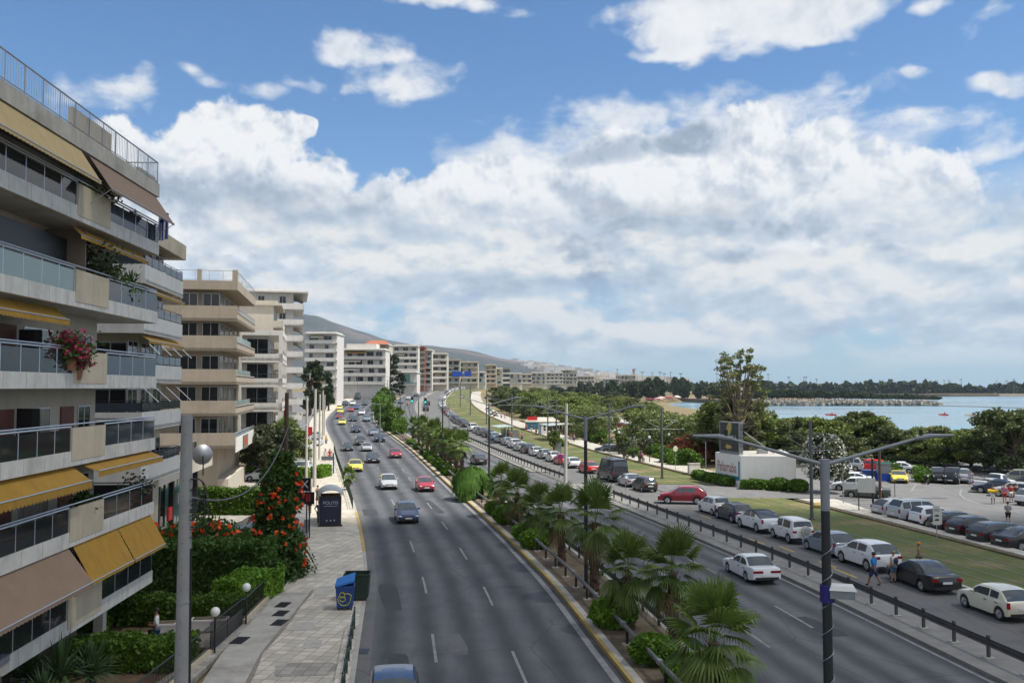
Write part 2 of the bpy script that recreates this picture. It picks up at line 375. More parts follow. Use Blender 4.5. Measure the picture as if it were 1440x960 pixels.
def grassmat():
    m,nt,b=newmat('tram_grass'); n1=noise(nt,.18,6,.7); n2=noise(nt,9,4,.7)
    c=ramp(nt,[(.36,(.07,.105,.022)),(.50,(.105,.12,.03)),(.63,(.21,.165,.08))],n1).outputs[0]
    c=mixc(nt,.6,c,ramp(nt,[(.3,.55),(.7,1.4)],n2).outputs[0],'MULTIPLY'); nt.links.new(c,b.inputs['Base Color']); b.inputs['Roughness'].default_value=.95
    bp=N(nt,'ShaderNodeBump'); bp.inputs['Strength'].default_value=.8; bp.inputs['Distance'].default_value=.06; nt.links.new(n2,bp.inputs['Height']); nt.links.new(bp.outputs[0],b.inputs['Normal'])
    return m
MAT['grass']=grassmat()
def slabmat(name,c,sx,sy,rot=0,mort=.012,var=.25):
    m,nt,b=newmat(name); t=N(nt,'ShaderNodeTexCoord'); mp=N(nt,'ShaderNodeMapping'); mp.inputs['Rotation'].default_value=(0,0,rot); nt.links.new(t.outputs['Object'],mp.inputs[0])
    br=N(nt,'ShaderNodeTexBrick'); br.offset=0.0; nt.links.new(mp.outputs[0],br.inputs['Vector']); br.inputs['Scale'].default_value=1
    br.inputs['Brick Width'].default_value=sx; br.inputs['Row Height'].default_value=sy; br.inputs['Mortar Size'].default_value=mort; br.inputs['Bias'].default_value=0
    br.inputs[1].default_value=(*[x*(1-var) for x in c],1); br.inputs[2].default_value=(*[x*(1+var*.6) for x in c],1); br.inputs[3].default_value=(*[x*.4 for x in c],1)
    n1=noise(nt,.6,6,.7); n2=noise(nt,7,4,.7)
    cc=mixc(nt,.55,br.outputs[0],ramp(nt,[(.3,.6),(.65,1.25)],n1).outputs[0],'MULTIPLY'); cc=mixc(nt,.3,cc,ramp(nt,[(.3,.6),(.7,1.3)],n2).outputs[0],'MULTIPLY')
    nt.links.new(cc,b.inputs['Base Color']); b.inputs['Roughness'].default_value=.85
    bp=N(nt,'ShaderNodeBump'); bp.inputs['Strength'].default_value=.4; bp.inputs['Distance'].default_value=.02; nt.links.new(br.outputs['Fac'],bp.inputs['Height']); bp.invert=True; nt.links.new(bp.outputs[0],b.inputs['Normal'])
    return m
MAT['paveL']=slabmat('pavement_slabs',(.55,.50,.41),.5,.5,R(9),.014,.2)
MAT['paveP']=slabmat('promenade_slabs',(.47,.44,.38),.6,.6,R(12),.01,.1)
MAT['paveG']=slabmat('garden_path_slabs',(.36,.335,.29),.45,.45,R(3))
COAST=[(86,-60),(86,100),(88,190),(93,300),(97,420),(104,560),(118,680),(150,790),(205,850),(262,870),(300,1000),(380,1150),(480,1270),(560,1310)]
def coast(y):
    pts=[(c[1],c[0]) for c in COAST]; return lerp(pts,y)
# the terrain sheet, one mesh from the hills side to the shore
b=MB(); ys=sorted(set(YS+[-60,1300,1500,2000,2600])); cols=11; vs=[]
for y in ys:
    c=coast(y); s=xs(y)
    X=[-1500,-600,-200,-110,s-62,s-34,s+20,s+24+20,s+24+45,max(s+95,c-8),max(s+95,c)+6]
    X=sorted(X)
    for i,x in enumerate(X):
        z=zt(x,y)-.16
        if i==cols-1: z=-4
        vs.append((x,y,z))
b.add(vs,[(i*cols+j,i*cols+j+1,(i+1)*cols+j+1,(i+1)*cols+j) for i in range(len(ys)-1) for j in range(cols-1)])
kind(b.build('ground',MAT['drygrass']))
# the two tree covered spits across the bay
def land(name,poly,z,mat):
    b=MB(); b.prism(poly,-4,z); return kind(b.build(name,mat))
land('headland',[(176,650),(215,640),(300,642),(309,648),(300,662),(262,800),(262,900),(205,900),(150,800)],.6,MAT['soil'])
land('far_headland',[(300,1240),(520,1270),(620,1262),(740,1290),(900,1400),(1200,1800),(1200,2600),(300,2600)],.8,MAT['soil'])
# sea
m,nt_,b_=newmat('sea_water'); b_.inputs['Base Color'].default_value=(.05,.13,.19,1); b_.inputs['Roughness'].default_value=.16; b_.inputs['Specular IOR Level'].default_value=.5
n1=noise(nt_,.22,4,.6,sc3=(.25,1,1)); n2=noise(nt_,.02,4,.6,sc3=(.2,1,1)); n4=noise(nt_,1.3,3,.6)
cc=ramp(nt_,[(.35,(.12,.21,.27)),(.65,(.17,.28,.34))],n2).outputs[0]; nt_.links.new(cc,b_.inputs['Base Color'])
rr=ramp(nt_,[(.35,.10),(.65,.34)],n2); nt_.links.new(rr.outputs[0],b_.inputs['Roughness'])
mxh=mixc(nt_,.35,n1,n4); bp=N(nt_,'ShaderNodeBump'); bp.inputs['Strength'].default_value=.5; bp.inputs['Distance'].default_value=.5; nt_.links.new(mxh,bp.inputs['Height']); nt_.links.new(bp.outputs[0],b_.inputs['Normal'])
b=MB(); b.quad((40,-200,-2.5),(30000,-200,-2.5),(30000,30000,-2.5),(40,30000,-2.5)); kind(b.build('sea',m))
# carriageways
o=ribbon('main_road',xAl,xAr,-14,1200,0,MAT['asph'],9); lane_attr(o,xAl,xAr)
o=ribbon('second_road',xBl,xSl,-14,1200,0,MAT['asphB'],9); lane_attr(o,xBl,xSl)
ribbon('service_road',xSr,xCr,-14,1200,0,MAT['asphC'],6)
ribbon('gutter',xAl,lambda y:xAl(y)+.55,-14,420,.005,MAT['asphC'],1)
ribbon('pavement',xPl,xAl,-14,430,.13,MAT['paveL'],4,.2)
ribbon('kerb',lambda y:xAl(y)-.16,lambda y:xAl(y)+.04,-14,430,.138,MAT['kerb'],1,.2)
ribbon('median_strip',lambda y:xAr(y)+.45,lambda y:xBl(y)-.3,-14,640,.16,MAT['soil'],3,.1)
ribbon('median_kerb',xAr,lambda y:xAr(y)+.45,-14,640,.17,MAT['kerb'],1,.25)
ribbon('median_kerb_paint',lambda y:xAr(y)-.01,lambda y:xAr(y)+.16,-14,300,.176,MAT['yellow'],1,.18)
ribbon('median_kerb',lambda y:xBl(y)-.3,xBl,-14,640,.17,MAT['kerb'],1,.25)
ribbon('separator_strip',xSl,xSr,-14,98,.14,MAT['sepc'],2,.2)
ribbon('separator_strip',xSl,xSr,112,900,.14,MAT['sepc'],2,.2)
ribbon('separator_gap',xSl,xSr,98,112,.003,MAT['asphC'],2)
ribbon('tram_grass',xCr,xTr,-14,86,.09,MAT['grass'],4,.1)
ribbon('tram_grass',xCr,xTr,98,640,.09,MAT['grass'],4,.1)
ribbon('tram_crossing',xCr,lambda y:xTr(y)+16,86,98,.05,MAT['asphP'],4)
ribbon('tram_kerb',lambda y:xCr(y)-.12,lambda y:xCr(y)+.12,-14,86,.15,MAT['paveP'],1,.2)
ribbon('tram_kerb',lambda y:xCr(y)-.12,lambda y:xCr(y)+.12,98,640,.15,MAT['paveP'],1,.2)
MAT['rail']=M('tram_rail_steel',(.23,.20,.16),.6,.3,var=.2)
for q in (1.6,3.05,5.0,6.45):
    for a,e in ((-14,86),(98,420)):
        ribbon('tram_rail',lambda y:xCr(y)+.6+q*(xTr(y)-xCr(y)-1.2)/8,lambda y:xCr(y)+.6+q*(xTr(y)-xCr(y)-1.2)/8+.08,a,e,.115,MAT['rail'],1,.06)
ribbon('retaining_kerb',xTr,lambda y:xTr(y)+.45,-14,84,.2,MAT['soil'],1,.3)
ribbon('retaining_kerb',xTr,lambda y:xTr(y)+.45,100,400,.24,MAT['soil'],1,.4)
ribbon('promenade',lambda y:xTr(y)+.45,xPr,-14,84,.26,MAT['paveP'],2,.3)
ribbon('promenade',lambda y:xTr(y)+.45,xPr,100,420,.26,MAT['paveP'],2,.3)
ribbon('car_park',lambda y:xPr(y)+.0,lambda y:82,-14,91,.01,MAT['asphP'],4)
ribbon('car_park',lambda y:lerp([(91,38),(125,47),(150,47)],y),lambda y:82,91,139,.01,MAT['asphP'],4)
ribbon('access_road',lambda y:30+lerp([(91,0),(130,6)],y),lambda y:39+lerp([(91,0),(130,6)],y),91,130,.02,MAT['asphP'],2)
ribbon('forecourt_strip',lambda y:-130,lambda y:xPl(y)-.02,58,430,.02,MAT['asphP'],5)
ribbon('park_lot',lambda y:xPr(y)+14,lambda y:xPr(y)+50,175,262,.0,MAT['paveP'],3)
# markings
def dashes(xf_,y0,y1,ln,per,w=.12):
    b=MB(); y=y0
    while y<y1:
        vs=[]
        for t in (0,.5,1):
            yy=y+ln*t; x=xf_(yy); vs+=[(x-w/2,yy,zt(x,yy)+.006),(x+w/2,yy,zt(x,yy)+.006)]
        b.add(vs,[(0,1,3,2),(2,3,5,4)]); y+=per
    return kind(b.build('lane_marking',MAT['white']))
for k in (1,2):
    dashes(lambda y,k=k:xAr(y)-.55-k*3.15,9.5 if k==1 else 12,330,4,11.6)
    dashes(lambda y,k=k:xBl(y)+.2+k*(xSl(y)-xBl(y)-.4)/3,14 if k==1 else 17,330,4,11.6,.13)
ribbon('edge_line',lambda y:xAr(y)-.52,lambda y:xAr(y)-.24,-14,330,.006,MAT['white'],1)
ribbon('edge_line',lambda y:xSl(y)-.35,lambda y:xSl(y)-.22,-14,330,.006,MAT['white'],1)
b=MB()
for (x0,y0,x1,y1) in ((1015,725,1030,731),(1055,738,1046,745)):
    pass
for px,py,l in ((1000,729,2.2),(985,738,2),(1075,765,2.4),(1118,776,2.2),(1205,812,2.6),(1176,798,2)):
    x,y=G(px,py); h=hd(y); a=Vector((math.sin(h),math.cos(h))); n=Vector((a.y,-a.x))*.1
    p=Vector((x,y)); q=p+a*l; z=zt(x,y)+.006
    b.quad((p.x-n.x,p.y-n.y,z),(p.x+n.x,p.y+n.y,z),(q.x+n.x,q.y+n.y,z),(q.x-n.x,q.y-n.y,z))
kind(b.build('bay_marking',MAT['yellow']))
# car park lines
b=MB()
def strip(pts,w,dz=.016):
    P=[Vector(p) for p in pts]; vs=[]
    for i,p in enumerate(P):
        d=(P[min(i+1,len(P)-1)]-P[max(i-1,0)]).normalized(); n=Vector((d.y,-d.x))*w/2
        z=zt(p.x,p.y)+dz; vs+=[(p.x-n.x,p.y-n.y,z),(p.x+n.x,p.y+n.y,z)]
    b.add(vs,[(2*i,2*i+1,2*i+3,2*i+2) for i in range(len(P)-1)])
strip([G(*p) for p in ((1352,688),(1350,695),(1356,701),(1370,706),(1400,713),(1440,722))],.18)
strip([G(*p) for p in ((1288,680),(1279,695),(1276,705))],.18)
strip([G(*p) for p in ((1242,686),(1256,697))],.15)
for k in range(5): strip([G(1160,707+k*2.2),G(1228,709+k*2.6)],.28,.06)
kind(b.build('parking_line',MAT['white']))

# the worn pavement by the garden wall: plain concrete, a strip of dirt, patches
ribbon('concrete_strip',xPl,lambda y:xPl(y)+1.55,-14,46.5,.137,MAT['conc'],1)
ribbon('dirt_strip',lambda y:xPl(y)+1.55,lambda y:xPl(y)+1.72+.06*math.sin(y*1.7),20,47,.139,M('dirt_crack',(.24,.21,.17),.95,var=.3),1)
def patch(name,px,py,w_,l_,rot,mat,dz,z=None):
    x,y=G(px,py,z); c,s=math.cos(rot),math.sin(rot); b=MB(); rn=random.Random(int(px*7+py)); pts=[]
    for i in range(14):
        a=i/14*6.283; k=1/max(abs(math.cos(a)),abs(math.sin(a)))*rn.uniform(.9,1.02); u=math.cos(a)*k*w_/2; v=math.sin(a)*k*l_/2; X=x+c*u-s*v; Y=y+s*u+c*v; pts.append((X,Y,zt(X,Y)+dz))
    b.add(pts,[tuple(range(14))]); return kind(b.build(name,mat))
MAT['patchd']=asphalt('asphalt_patch',(.045,.047,.052),(.058,.06,.064)); MAT['patchl']=asphalt('asphalt_patch_pale',(.11,.11,.115),(.13,.13,.13))
for px,py,w_,l_,r_,m_ in ((548,838,1.0,6,.2,'patchd'),(640,905,.9,3.4,.18,'patchl'),(520,720,1.4,4,.2,'patchd'),(500,674,2.2,.5,.2,'patchd'),(610,712,.7,9,.24,'patchd'),(585,770,.5,7,.2,'patchl'),(560,930,.8,2.2,.15,'patchd'),(1150,880,1.1,3.5,.25,'patchd'),(1010,800,.9,6,.26,'patchl'),(1190,815,1.2,2.2,.25,'patchl')):
    patch('asphalt_patch',px,py,w_,l_,-r_*-1,MAT[m_],.0045)
for px,py,w_,l_ in ((430,940,2.4,1.6),(425,880,1.1,1.4),(440,905,.8,1.2),(455,830,.9,2.2),(428,800,1.2,1.5)):
    patch('pavement_patch',px,py,w_,l_,.1,MAT['conc'] if w_<2 else MAT['paveG'],.142,.13)
ribbon('kerb_paint',lambda y:xAl(y)-.17,lambda y:xAl(y)+.05,58,76,.146,MAT['yellow'],1,.15)
# ---------------------------------------------------------------- plants
rnd=random.Random(11)
LF={}
LF['park']=leafmat('leaf_park',(.105,.15,.03),(.20,.235,.06))
LF['tamarisk']=leafmat('leaf_tamarisk',(.125,.175,.048),(.225,.255,.08))
LF['dark']=leafmat('leaf_dark',(.022,.042,.014),(.05,.075,.022))
LF['shore']=leafmat('leaf_shore',(.072,.10,.036),(.15,.175,.06))
LF['olive']=leafmat('leaf_olive',(.06,.08,.04),(.11,.125,.06))
LF['hedge']=leafmat('leaf_hedge',(.06,.13,.012),(.11,.20,.02),trans=.25)
LF['lime']=leafmat('leaf_lime',(.09,.20,.018),(.18,.31,.03),trans=.3)
LF['willow']=leafmat('leaf_willow',(.055,.125,.016),(.10,.195,.028),trans=.3)
LF['vine']=leafmat('leaf_vine',(.035,.085,.014),(.08,.15,.025))
LF['euc']=leafmat('leaf_eucalyptus',(.13,.155,.06),(.24,.25,.105))
LF['red']=leafmat('leaf_red',(.17,.05,.025),(.27,.10,.045))
LF['bloom']=leafmat('white_bloom',(.45,.45,.38),(.7,.7,.62),trans=.2)
LF['orange']=leafmat('orange_bloom',(.74,.06,.012),(.88,.13,.022),trans=.2)
LF['magenta']=leafmat('magenta_bloom',(.35,.02,.08),(.5,.04,.14),trans=.2)
LF['palm']=leafmat('leaf_palm',(.07,.13,.022),(.145,.20,.042),rough=.38,trans=.28)
LF['palmdry']=leafmat('leaf_palm_dry',(.16,.12,.05),(.24,.19,.09),trans=.15)
LF['yucca']=leafmat('leaf_yucca',(.04,.085,.03),(.085,.14,.05),trans=.1)
BARK=M('bark',(.13,.09,.06),.9,var=.4,scale=5,bump=.8)
BARKP=M('palm_bark',(.12,.075,.05),.95,var=.5,scale=9,bump=1,sc3=(1,1,4))
BARKE=M('pale_bark',(.20,.165,.125),.85,var=.4,scale=3)
def leafquad(b,p,s,rn,up=.3,m=0,elong=1.6):
    d=Vector((rn.gauss(0,1),rn.gauss(0,1),rn.gauss(0,1)+up)).normalized()
    a=Vector((rn.gauss(0,1),rn.gauss(0,1),rn.gauss(0,1))); u=d.cross(a)
    if u.length<1e-3: return
    u.normalize(); v=d.cross(u); u*=s*.5; v*=s*.5*elong
    o=len(b.v); b.v+=[tuple(p-v),tuple(p+u*.9),tuple(p+v),tuple(p-u*.9)]; b.f.append((o,o+1,o+2,o+3)); b.m.append(m)
def clump_tree(seed,h,rad,n,leaf,cl=22,low=.28,shape='round',clr=.34,size=.3,droop=0):
    """crown and trunk meshes of one tree; leaves sit in clumps on the ends of limbs"""
    rn=random.Random(seed); cr=MB(); tr=MB(); ends=[]
    base=h*low
    for i in range(cl):
        t=rn.random()
        if shape=='round':
            z=base+(h-base)*(.12+.8*t); k=math.sin(math.pi*min(.97,(.15+.8*t)))**.6
        elif shape=='tall':
            z=base+(h-base)*(.03+.94*t); k=.42+.55*math.sin(math.pi*(.12+.76*t))
        elif shape=='cone':
            z=base+(h-base)*(.02+.95*t); k=1-.88*t
        else:
            z=base+(h-base)*(.35+.6*t); k=.75+.3*math.cos(t*2)
        a=rn.uniform(0,6.283); rr=rad*k*math.sqrt(rn.uniform(.15,1))*rn.uniform(.75,1.12)
        ends.append(Vector((rr*math.cos(a),rr*math.sin(a),z)))
    for e in ends:
        R0=rad*clr*rn.uniform(.65,1.25)
        for j in range(n//cl):
            d=Vector((rn.gauss(0,1),rn.gauss(0,1),rn.gauss(0,.8))).normalized()*R0*(rn.random()**.45)
            p=e+Vector((d.x,d.y,d.z*.72))
            if droop: p.z-=droop*rn.random()**2
            leafquad(cr,p,size*rn.uniform(.6,1.35),rn)
    tw=h*.022+.06
    mid=[Vector((rn.uniform(-.15,.15)*h*.1,rn.uniform(-.15,.15)*h*.1,h*q)) for q in (0,.2,.42,.66)]
    tr.tube(mid,[tw*1.25,tw,tw*.7,tw*.35],7)
    for e in ends[:max(6,cl//2)]:
        s=mid[1].lerp(mid[3],min(1,max(0,(e.z-base)/(h-base)*.6)))
        q=s.lerp(e,.5)+Vector((0,0,-.04*h)); tr.tube([s,q,e],[tw*.42,tw*.26,tw*.1],5,caps=False)
    return cr.mesh('crown',LF[leaf]),tr.mesh('trunk',BARK if leaf!='euc' else BARKE,smooth=True)
TREES={}
def tree_kind(k,*a,**kw): TREES[k]=clump_tree(*a,**kw)
tree_kind('park1',1,6.5,3.7,6200,'park',cl=40,size=.30,low=.08,clr=.30)
tree_kind('park2',2,5.6,3.4,6000,'tamarisk',cl=36,size=.27,droop=.9,low=.10,clr=.30)
tree_kind('park3',3,7.2,3.6,6400,'park',cl=42,size=.30,low=.06,clr=.30)
tree_kind('tam1',4,6.0,4.2,5600,'tamarisk',cl=40,size=.26,low=.12,droop=1.0,clr=.30)
tree_kind('dark1',5,8.0,4.2,6600,'shore',cl=54,size=.30,low=.04,clr=.25)
tree_kind('dark2',6,9.5,3.8,6600,'shore',cl=54,size=.30,low=.03,clr=.26)
tree_kind('olive1',7,5.2,2.9,4800,'olive',cl=24,size=.24,low=.3)
tree_kind('euc',8,17.5,4.4,8600,'euc',cl=150,size=.26,low=.05,shape='tall',clr=.15)
tree_kind('tallgreen',9,17,4.0,7000,'dark',cl=40,size=.5,low=.12,shape='tall',clr=.3)
tree_kind('cyp',10,9,2.2,3200,'dark',cl=26,size=.4,low=.08,shape='cone',clr=.4)
tree_kind('bloom',11,6.2,2.2,3600,'olive',cl=30,size=.26,low=.16,clr=.36)
tree_kind('redshrub',12,3.4,2.6,3600,'red',cl=22,size=.24,low=.08)
tree_kind('young',13,4.2,1.3,1300,'park',cl=12,size=.24,low=.42)
tree_kind('shrub',14,1.7,1.35,1900,'hedge',cl=14,size=.17,low=.0,clr=.5)
tree_kind('greyshrub',15,1.9,1.5,1900,'olive',cl=14,size=.16,low=.0,clr=.5)
tree_kind('far1',16,8.5,5.0,1500,'dark',cl=16,size=.95,low=.08,clr=.42)
tree_kind('far2',17,10.5,4.4,1500,'dark',cl=16,size=.95,low=.08,clr=.42)
tree_kind('pine',18,9,4.8,2000,'dark',cl=20,size=.75,low=.22,shape='round',clr=.42)
# white oleander flowers over the leaves
rn=random.Random(5); bb=MB()
for i in range(900):
    a=rn.uniform(0,6.283); t=rn.random(); z=1.6+4.5*t; k=2.35*math.sin(math.pi*(.2+.72*t))**.6
    p=Vector((k*math.cos(a)*rn.uniform(.8,1.08),k*math.sin(a)*rn.uniform(.8,1.08),z)); leafquad(bb,p,.2,rn,elong=1)
BLOOM=bb.mesh('blossom',LF['bloom'])
def tree(name,k,x,y,label,cat='tree',group=None,s=1,sz=None,rz=None,z=None):
    cr,tr=TREES[k]; rz=rnd.uniform(0,6.28) if rz is None else rz
    e=empty(name,(x,y,(zt(x,y)-.12) if z is None else z),rz,label,cat,group)
    e.scale=(s,s,sz or s)
    obj('crown',cr,e); obj('trunk',tr,e)
    return e
# ---- hedges and clipped bushes
def hedge_mesh(L,W,H,n,leaf,size=.11,seed=1,rough=.06):
    rn=random.Random(seed); b=MB(); 
    nx=max(2,int(L/.5)); 
    b.box(-L/2+.1,L/2-.1,-W/2+.1,W/2-.1,.05,H-.1)
    for i in range(n):
        f_=rn.random(); A=[L*H*2,W*H*2,L*W*1.3]; q=rn.random()*sum(A)
        x=rn.uniform(-L/2,L/2); y=rn.uniform(-W/2,W/2); z=rn.uniform(.02,H)
        if q<A[0]: y=rn.choice((-1,1))*W/2
        elif q<A[0]+A[1]: x=rn.choice((-1,1))*L/2
        else: z=H
        wob=.07*math.sin(x*2.1+seed)+.05*math.sin(x*5+y*3)
        p=Vector((x+rn.gauss(0,rough),y+rn.gauss(0,rough),max(.02,z+rn.gauss(0,rough)+(wob if z>H*.6 else 0))))
        leafquad(b,p,size*rn.uniform(.7,1.5),rn)
    return b.mesh('hedge',LF[leaf])
def hedge(x,y,rz,L,W,H,label,leaf='hedge',dens=220,size=.12,seed=1,z=None,cat='hedge',name='hedge',group=None):
    n=int(dens*(2*L*H+2*W*H+L*W))
    o=obj(name,hedge_mesh(L,W,H,min(n,14000),leaf,size,seed),None,(x,y,zt(x,y) if z is None else z),rz); return tag(o,label,cat,group)
def bush_mesh(rx,ry,h,n,leaf,size=.1,seed=1):
    rn=random.Random(seed); b=MB(); b.sph((0,0,h*.5),1,10,6,sx=rx*.86,sy=ry*.86,sz=h*.42)
    for i in range(n):
        d=Vector((rn.gauss(0,1),rn.gauss(0,1),rn.gauss(0,1))).normalized()
        k=.93+.1*math.sin(d.x*6+seed)*math.sin(d.y*5+d.z*4)
        zz=h*.5+d.z*h*.5
        # boxy clipped form
        p=Vector((math.copysign(abs(d.x)**.75,d.x)*rx*k,math.copysign(abs(d.y)**.75,d.y)*ry*k,max(.03,zz*1.0)))
        p+=Vector((rn.gauss(0,.04),rn.gauss(0,.04),rn.gauss(0,.04))); leafquad(b,p,size*rn.uniform(.7,1.5),rn)
    return b.mesh('bush',LF[leaf])
BUSH=[bush_mesh(.95,.8,1.05,3600,'lime',.11,s) for s in (1,2,3)]
# ---- fan palms
def palm_mesh(seed,nf=30,H=2.6,spread=1.75):
    rn=random.Random(seed); tr=MB(); cr=MB(); dry=MB()
    rr=[.30,.27,.25,.26,.27,.24,.2]; k=len(rr)
    lean=Vector((rn.uniform(-.12,.12),rn.uniform(-.12,.12),0))
    tr.tube([lean*((i/(k-1))**2)+Vector((0,0,H*i/(k-1))) for i in range(k)],rr,10)
    for i in range(int(H*46)):      # the stubs of cut fronds
        z=rn.uniform(.1,H*.98); a=i*2.4; t=z/H; r0=.27
        c=lean*(t*t)+Vector((math.cos(a)*r0,math.sin(a)*r0,z)); o=Vector((math.cos(a),math.sin(a),.9))*.13; s=Vector((-math.sin(a),math.cos(a),0))*.06
        tr.add([c-s,c+s,c+o+s*.5,c+o-s*.5],[(0,1,2,3)])
    top=lean+Vector((0,0,H))
    def frond(b,a,el,pl,bl,droop):
        d=Vector((math.cos(a)*math.cos(el),math.sin(a)*math.cos(el),math.sin(el))); side=Vector((-math.sin(a),math.cos(a),0)); nrm=side.cross(d)
        p0=top+Vector((0,0,rn.uniform(-.12,.15))); p1=p0+d*pl*1.25+Vector((0,0,-.1*pl*droop))
        b.add([p0-side*.022,p0+side*.022,p1+side*.015,p1-side*.015],[(0,1,2,3)])
        d2=(d+Vector((0,0,-.30*droop))).normalized(); n2=side.cross(d2)
        nl=22
        for j in range(nl):
            t=(j+.5)/nl*2-1; an=t*R(84)
            ld=(d2*math.cos(an)+side*math.sin(an)).normalized(); L=bl*(1-.32*abs(t)**1.6)*rn.uniform(.92,1.06)
            fold=n2*(.12*abs(t)*L)
            w_=bl*math.pi*1.0/nl*.27
            cd=ld.cross(n2).normalized()
            q0=p1; q1=p1+ld*L*.55+fold*.6; q2=p1+ld*L*.86+fold*.6+Vector((0,0,-.05*L*(1+droop))); q3=p1+ld*L*rn.uniform(.95,1.1)+fold*.4+Vector((0,0,-(.16+.20*droop)*L*rn.uniform(.5,1.2)))
            tw=n2*w_*(.5 if j%2 else -.5)
            b.add([q0-cd*w_*.15,q0+cd*w_*.15,q1+cd*w_+tw,q1-cd*w_-tw,q2+cd*w_*.62,q2-cd*w_*.62,q3],[(0,1,2,3),(3,2,4,5),(5,4,6)])
    for i in range(nf):
        t=i/nf; a=i*2.39996+rn.uniform(-.2,.2); el=R(80-108*t+rn.uniform(-9,9))
        frond(cr,a,el,rn.uniform(.6,.85)*spread*.48,rn.uniform(.8,1.0)*spread*.62,.15+1.1*t)
    for i in range(5):
        frond(dry,rn.uniform(0,6.28),R(rn.uniform(-62,-45)),.6*spread*.5,spread*.5,1.3)
    return tr.mesh('trunk',BARKP),cr.mesh('crown',LF['palm']),dry.mesh('dry_frond',LF['palmdry'])
PALMS=[palm_mesh(s,nf,H,sp) for s,nf,H,sp in ((1,24,2.4,2.1),(2,22,2.8,2.0),(3,25,2.2,2.15),(4,20,3.1,1.95))]
def palm(i,x,y,label,s=1,z=None,group='fan palms in the median',name='fan_palm'):
    e=empty(name,(x,y,zt(x,y)+.13 if z is None else z),rnd.uniform(0,6.28),label,'palm tree',group); e.scale=(s*.78,s*.78,s)
    t,c,d=PALMS[i%len(PALMS)]; obj('trunk',t,e); obj('crown',c,e); obj('dry_frond',d,e); return e
# along the median: pixel of the trunk foot in the photograph
def medx(y,t=.5): return xAr(y)+.6+(xBl(y)-xAr(y)-1.0)*t
PT=[(1003,1012,1.12,2,'nearest spreading fan palm in the median, fronds over the second road'),
 (948,912,1.1,1,'second fan palm from the bridge, beside a clipped bush in the median'),
 (886,884,1.02,0,'third fan palm from the bridge, dark trunk between two clipped bushes'),
 (836,838,1.2,3,'tall fan palm next to the black lamp post in the median'),
 (790,795,1.1,1,'fan palm just behind the lamp post palm in the median'),
 (757,765,1.05,2,'fan palm in the middle of the row, opposite the gap in the separator'),
 (729,742,1.1,0,'fan palm with upright fronds before the weeping bush'),
 (706,724,1.0,1,'fan palm standing right beside the large weeping bush'),
 (644,662,1.1,1,'pale fan palm between the weeping bush and the sunlit cluster'),(628,650,1.15,0,'sunlit fan palm filling the front of the tight cluster'),(613,640,1.2,3,'sunlit fan palm in the heart of the tight cluster'),(601,632,1.15,2,'sunlit fan palm at the back of the tight cluster'),(591,626,1.1,0,'small sunlit fan palm beside the fourth lamp post'),
 (655,668,1.15,3,'pale fan palm directly behind the large weeping bush'),
 (634,655,1.2,0,'sunlit fan palm with two dark trunks near it'),
 (622,646,1.2,2,'sunlit fan palm in the tight cluster past the third lamp'),
 (608,637,1.25,1,'sunlit fan palm where the tight cluster thickens'),
 (596,629,1.15,3,'yellowish fan palm among low round bushes'),
 (586,622,1.1,0,'farther fan palm by the fourth lamp post'),
 (578,612,1.3,2,'dark headed fan palm at the end of the palm row'),
 (566,605,1.1,1,'last small fan palm before the green shrubs')]
for px,py,s,i,l in PT:
    x,y=G(px,py,.15 if py>600 else None); x=max(xAr(y)+.9,min(x,xBl(y)-.8)); palm(i,x,y,l,s)
# round clipped bushes
BT=[(975,965),(918,930),(860,880),(752,770),(738,758),(712,736),(692,722),(648,700),(640,690),(622,668),(612,661),(603,655),(596,650),(588,645),(580,639),(572,632),(566,627)]
for k,(px,py) in enumerate(BT):
    x,y=G(px,py,.15); x=max(xAr(y)+1.2,min(x,xBl(y)-1.2))
    o=obj('clipped_bush',BUSH[k%3],None,(x,y,zt(x,y)+.15),rnd.uniform(0,6)); q=rnd.uniform(.95,1.2) if py>700 else rnd.uniform(.85,1.05); o.scale=(q,q,q*rnd.uniform(.9,1.1))
    tag(o,['clipped bright green bush nearest the bridge, under the first palm','clipped round bush beside the second palm trunk','clipped round bush at the foot of the third palm','clipped bush under the sixth palm','clipped bush in front of the palm with upright fronds','small clipped bush touching the median guardrail','clipped bush just nearer than the weeping bush','clipped bush behind the weeping bush'][k] if k<8 else 'low round clipped bush in the sunlit chain along the median','bush','clipped bushes in the median')
# weeping bush
rn=random.Random(3); b=MB()
b.sph((0,0,1.15),1,12,7,sx=1.25,sy=1.2,sz=.9)
for i in range(8200):
    a=rn.uniform(0,6.283); t=rn.random(); r=1.95*math.sqrt(t)*rn.uniform(.9,1.05); lump=1+.16*math.sin(a*3+1)+.12*math.sin(a*5+r*2); r*=lump; z=2.7+.22*math.sin(a*4+r*3)-.26*r*r+rn.gauss(0,.11)
    L=rn.uniform(.35,.9); d=Vector((math.cos(a)*.35,math.sin(a)*.35,-1)).normalized(); p=Vector((r*math.cos(a),r*math.sin(a),max(.5,z+.1))); s=Vector((-math.sin(a),math.cos(a),0))*.045
    if rn.random()<.5 : p.z-=rn.uniform(0,1.2)*(r/1.95); 
    b.add([p-s,p+s,p+d*L+s*.3,p+d*L-s*.3],[(0,1,2,3)])
wx_,wy_=G(660,700,.15)
e=empty('weeping_bush',(wx_+.2,wy_,zt(wx_,wy_)+.13),0,'large rounded weeping bush with hanging foliage in the median','bush')
obj('crown',b.mesh('crown',LF['willow']),e); MB().tube([(0,0,0),(.1,0,.7),(0,.1,1.4)],[.16,.12,.08],8).build('trunk',BARK,e)
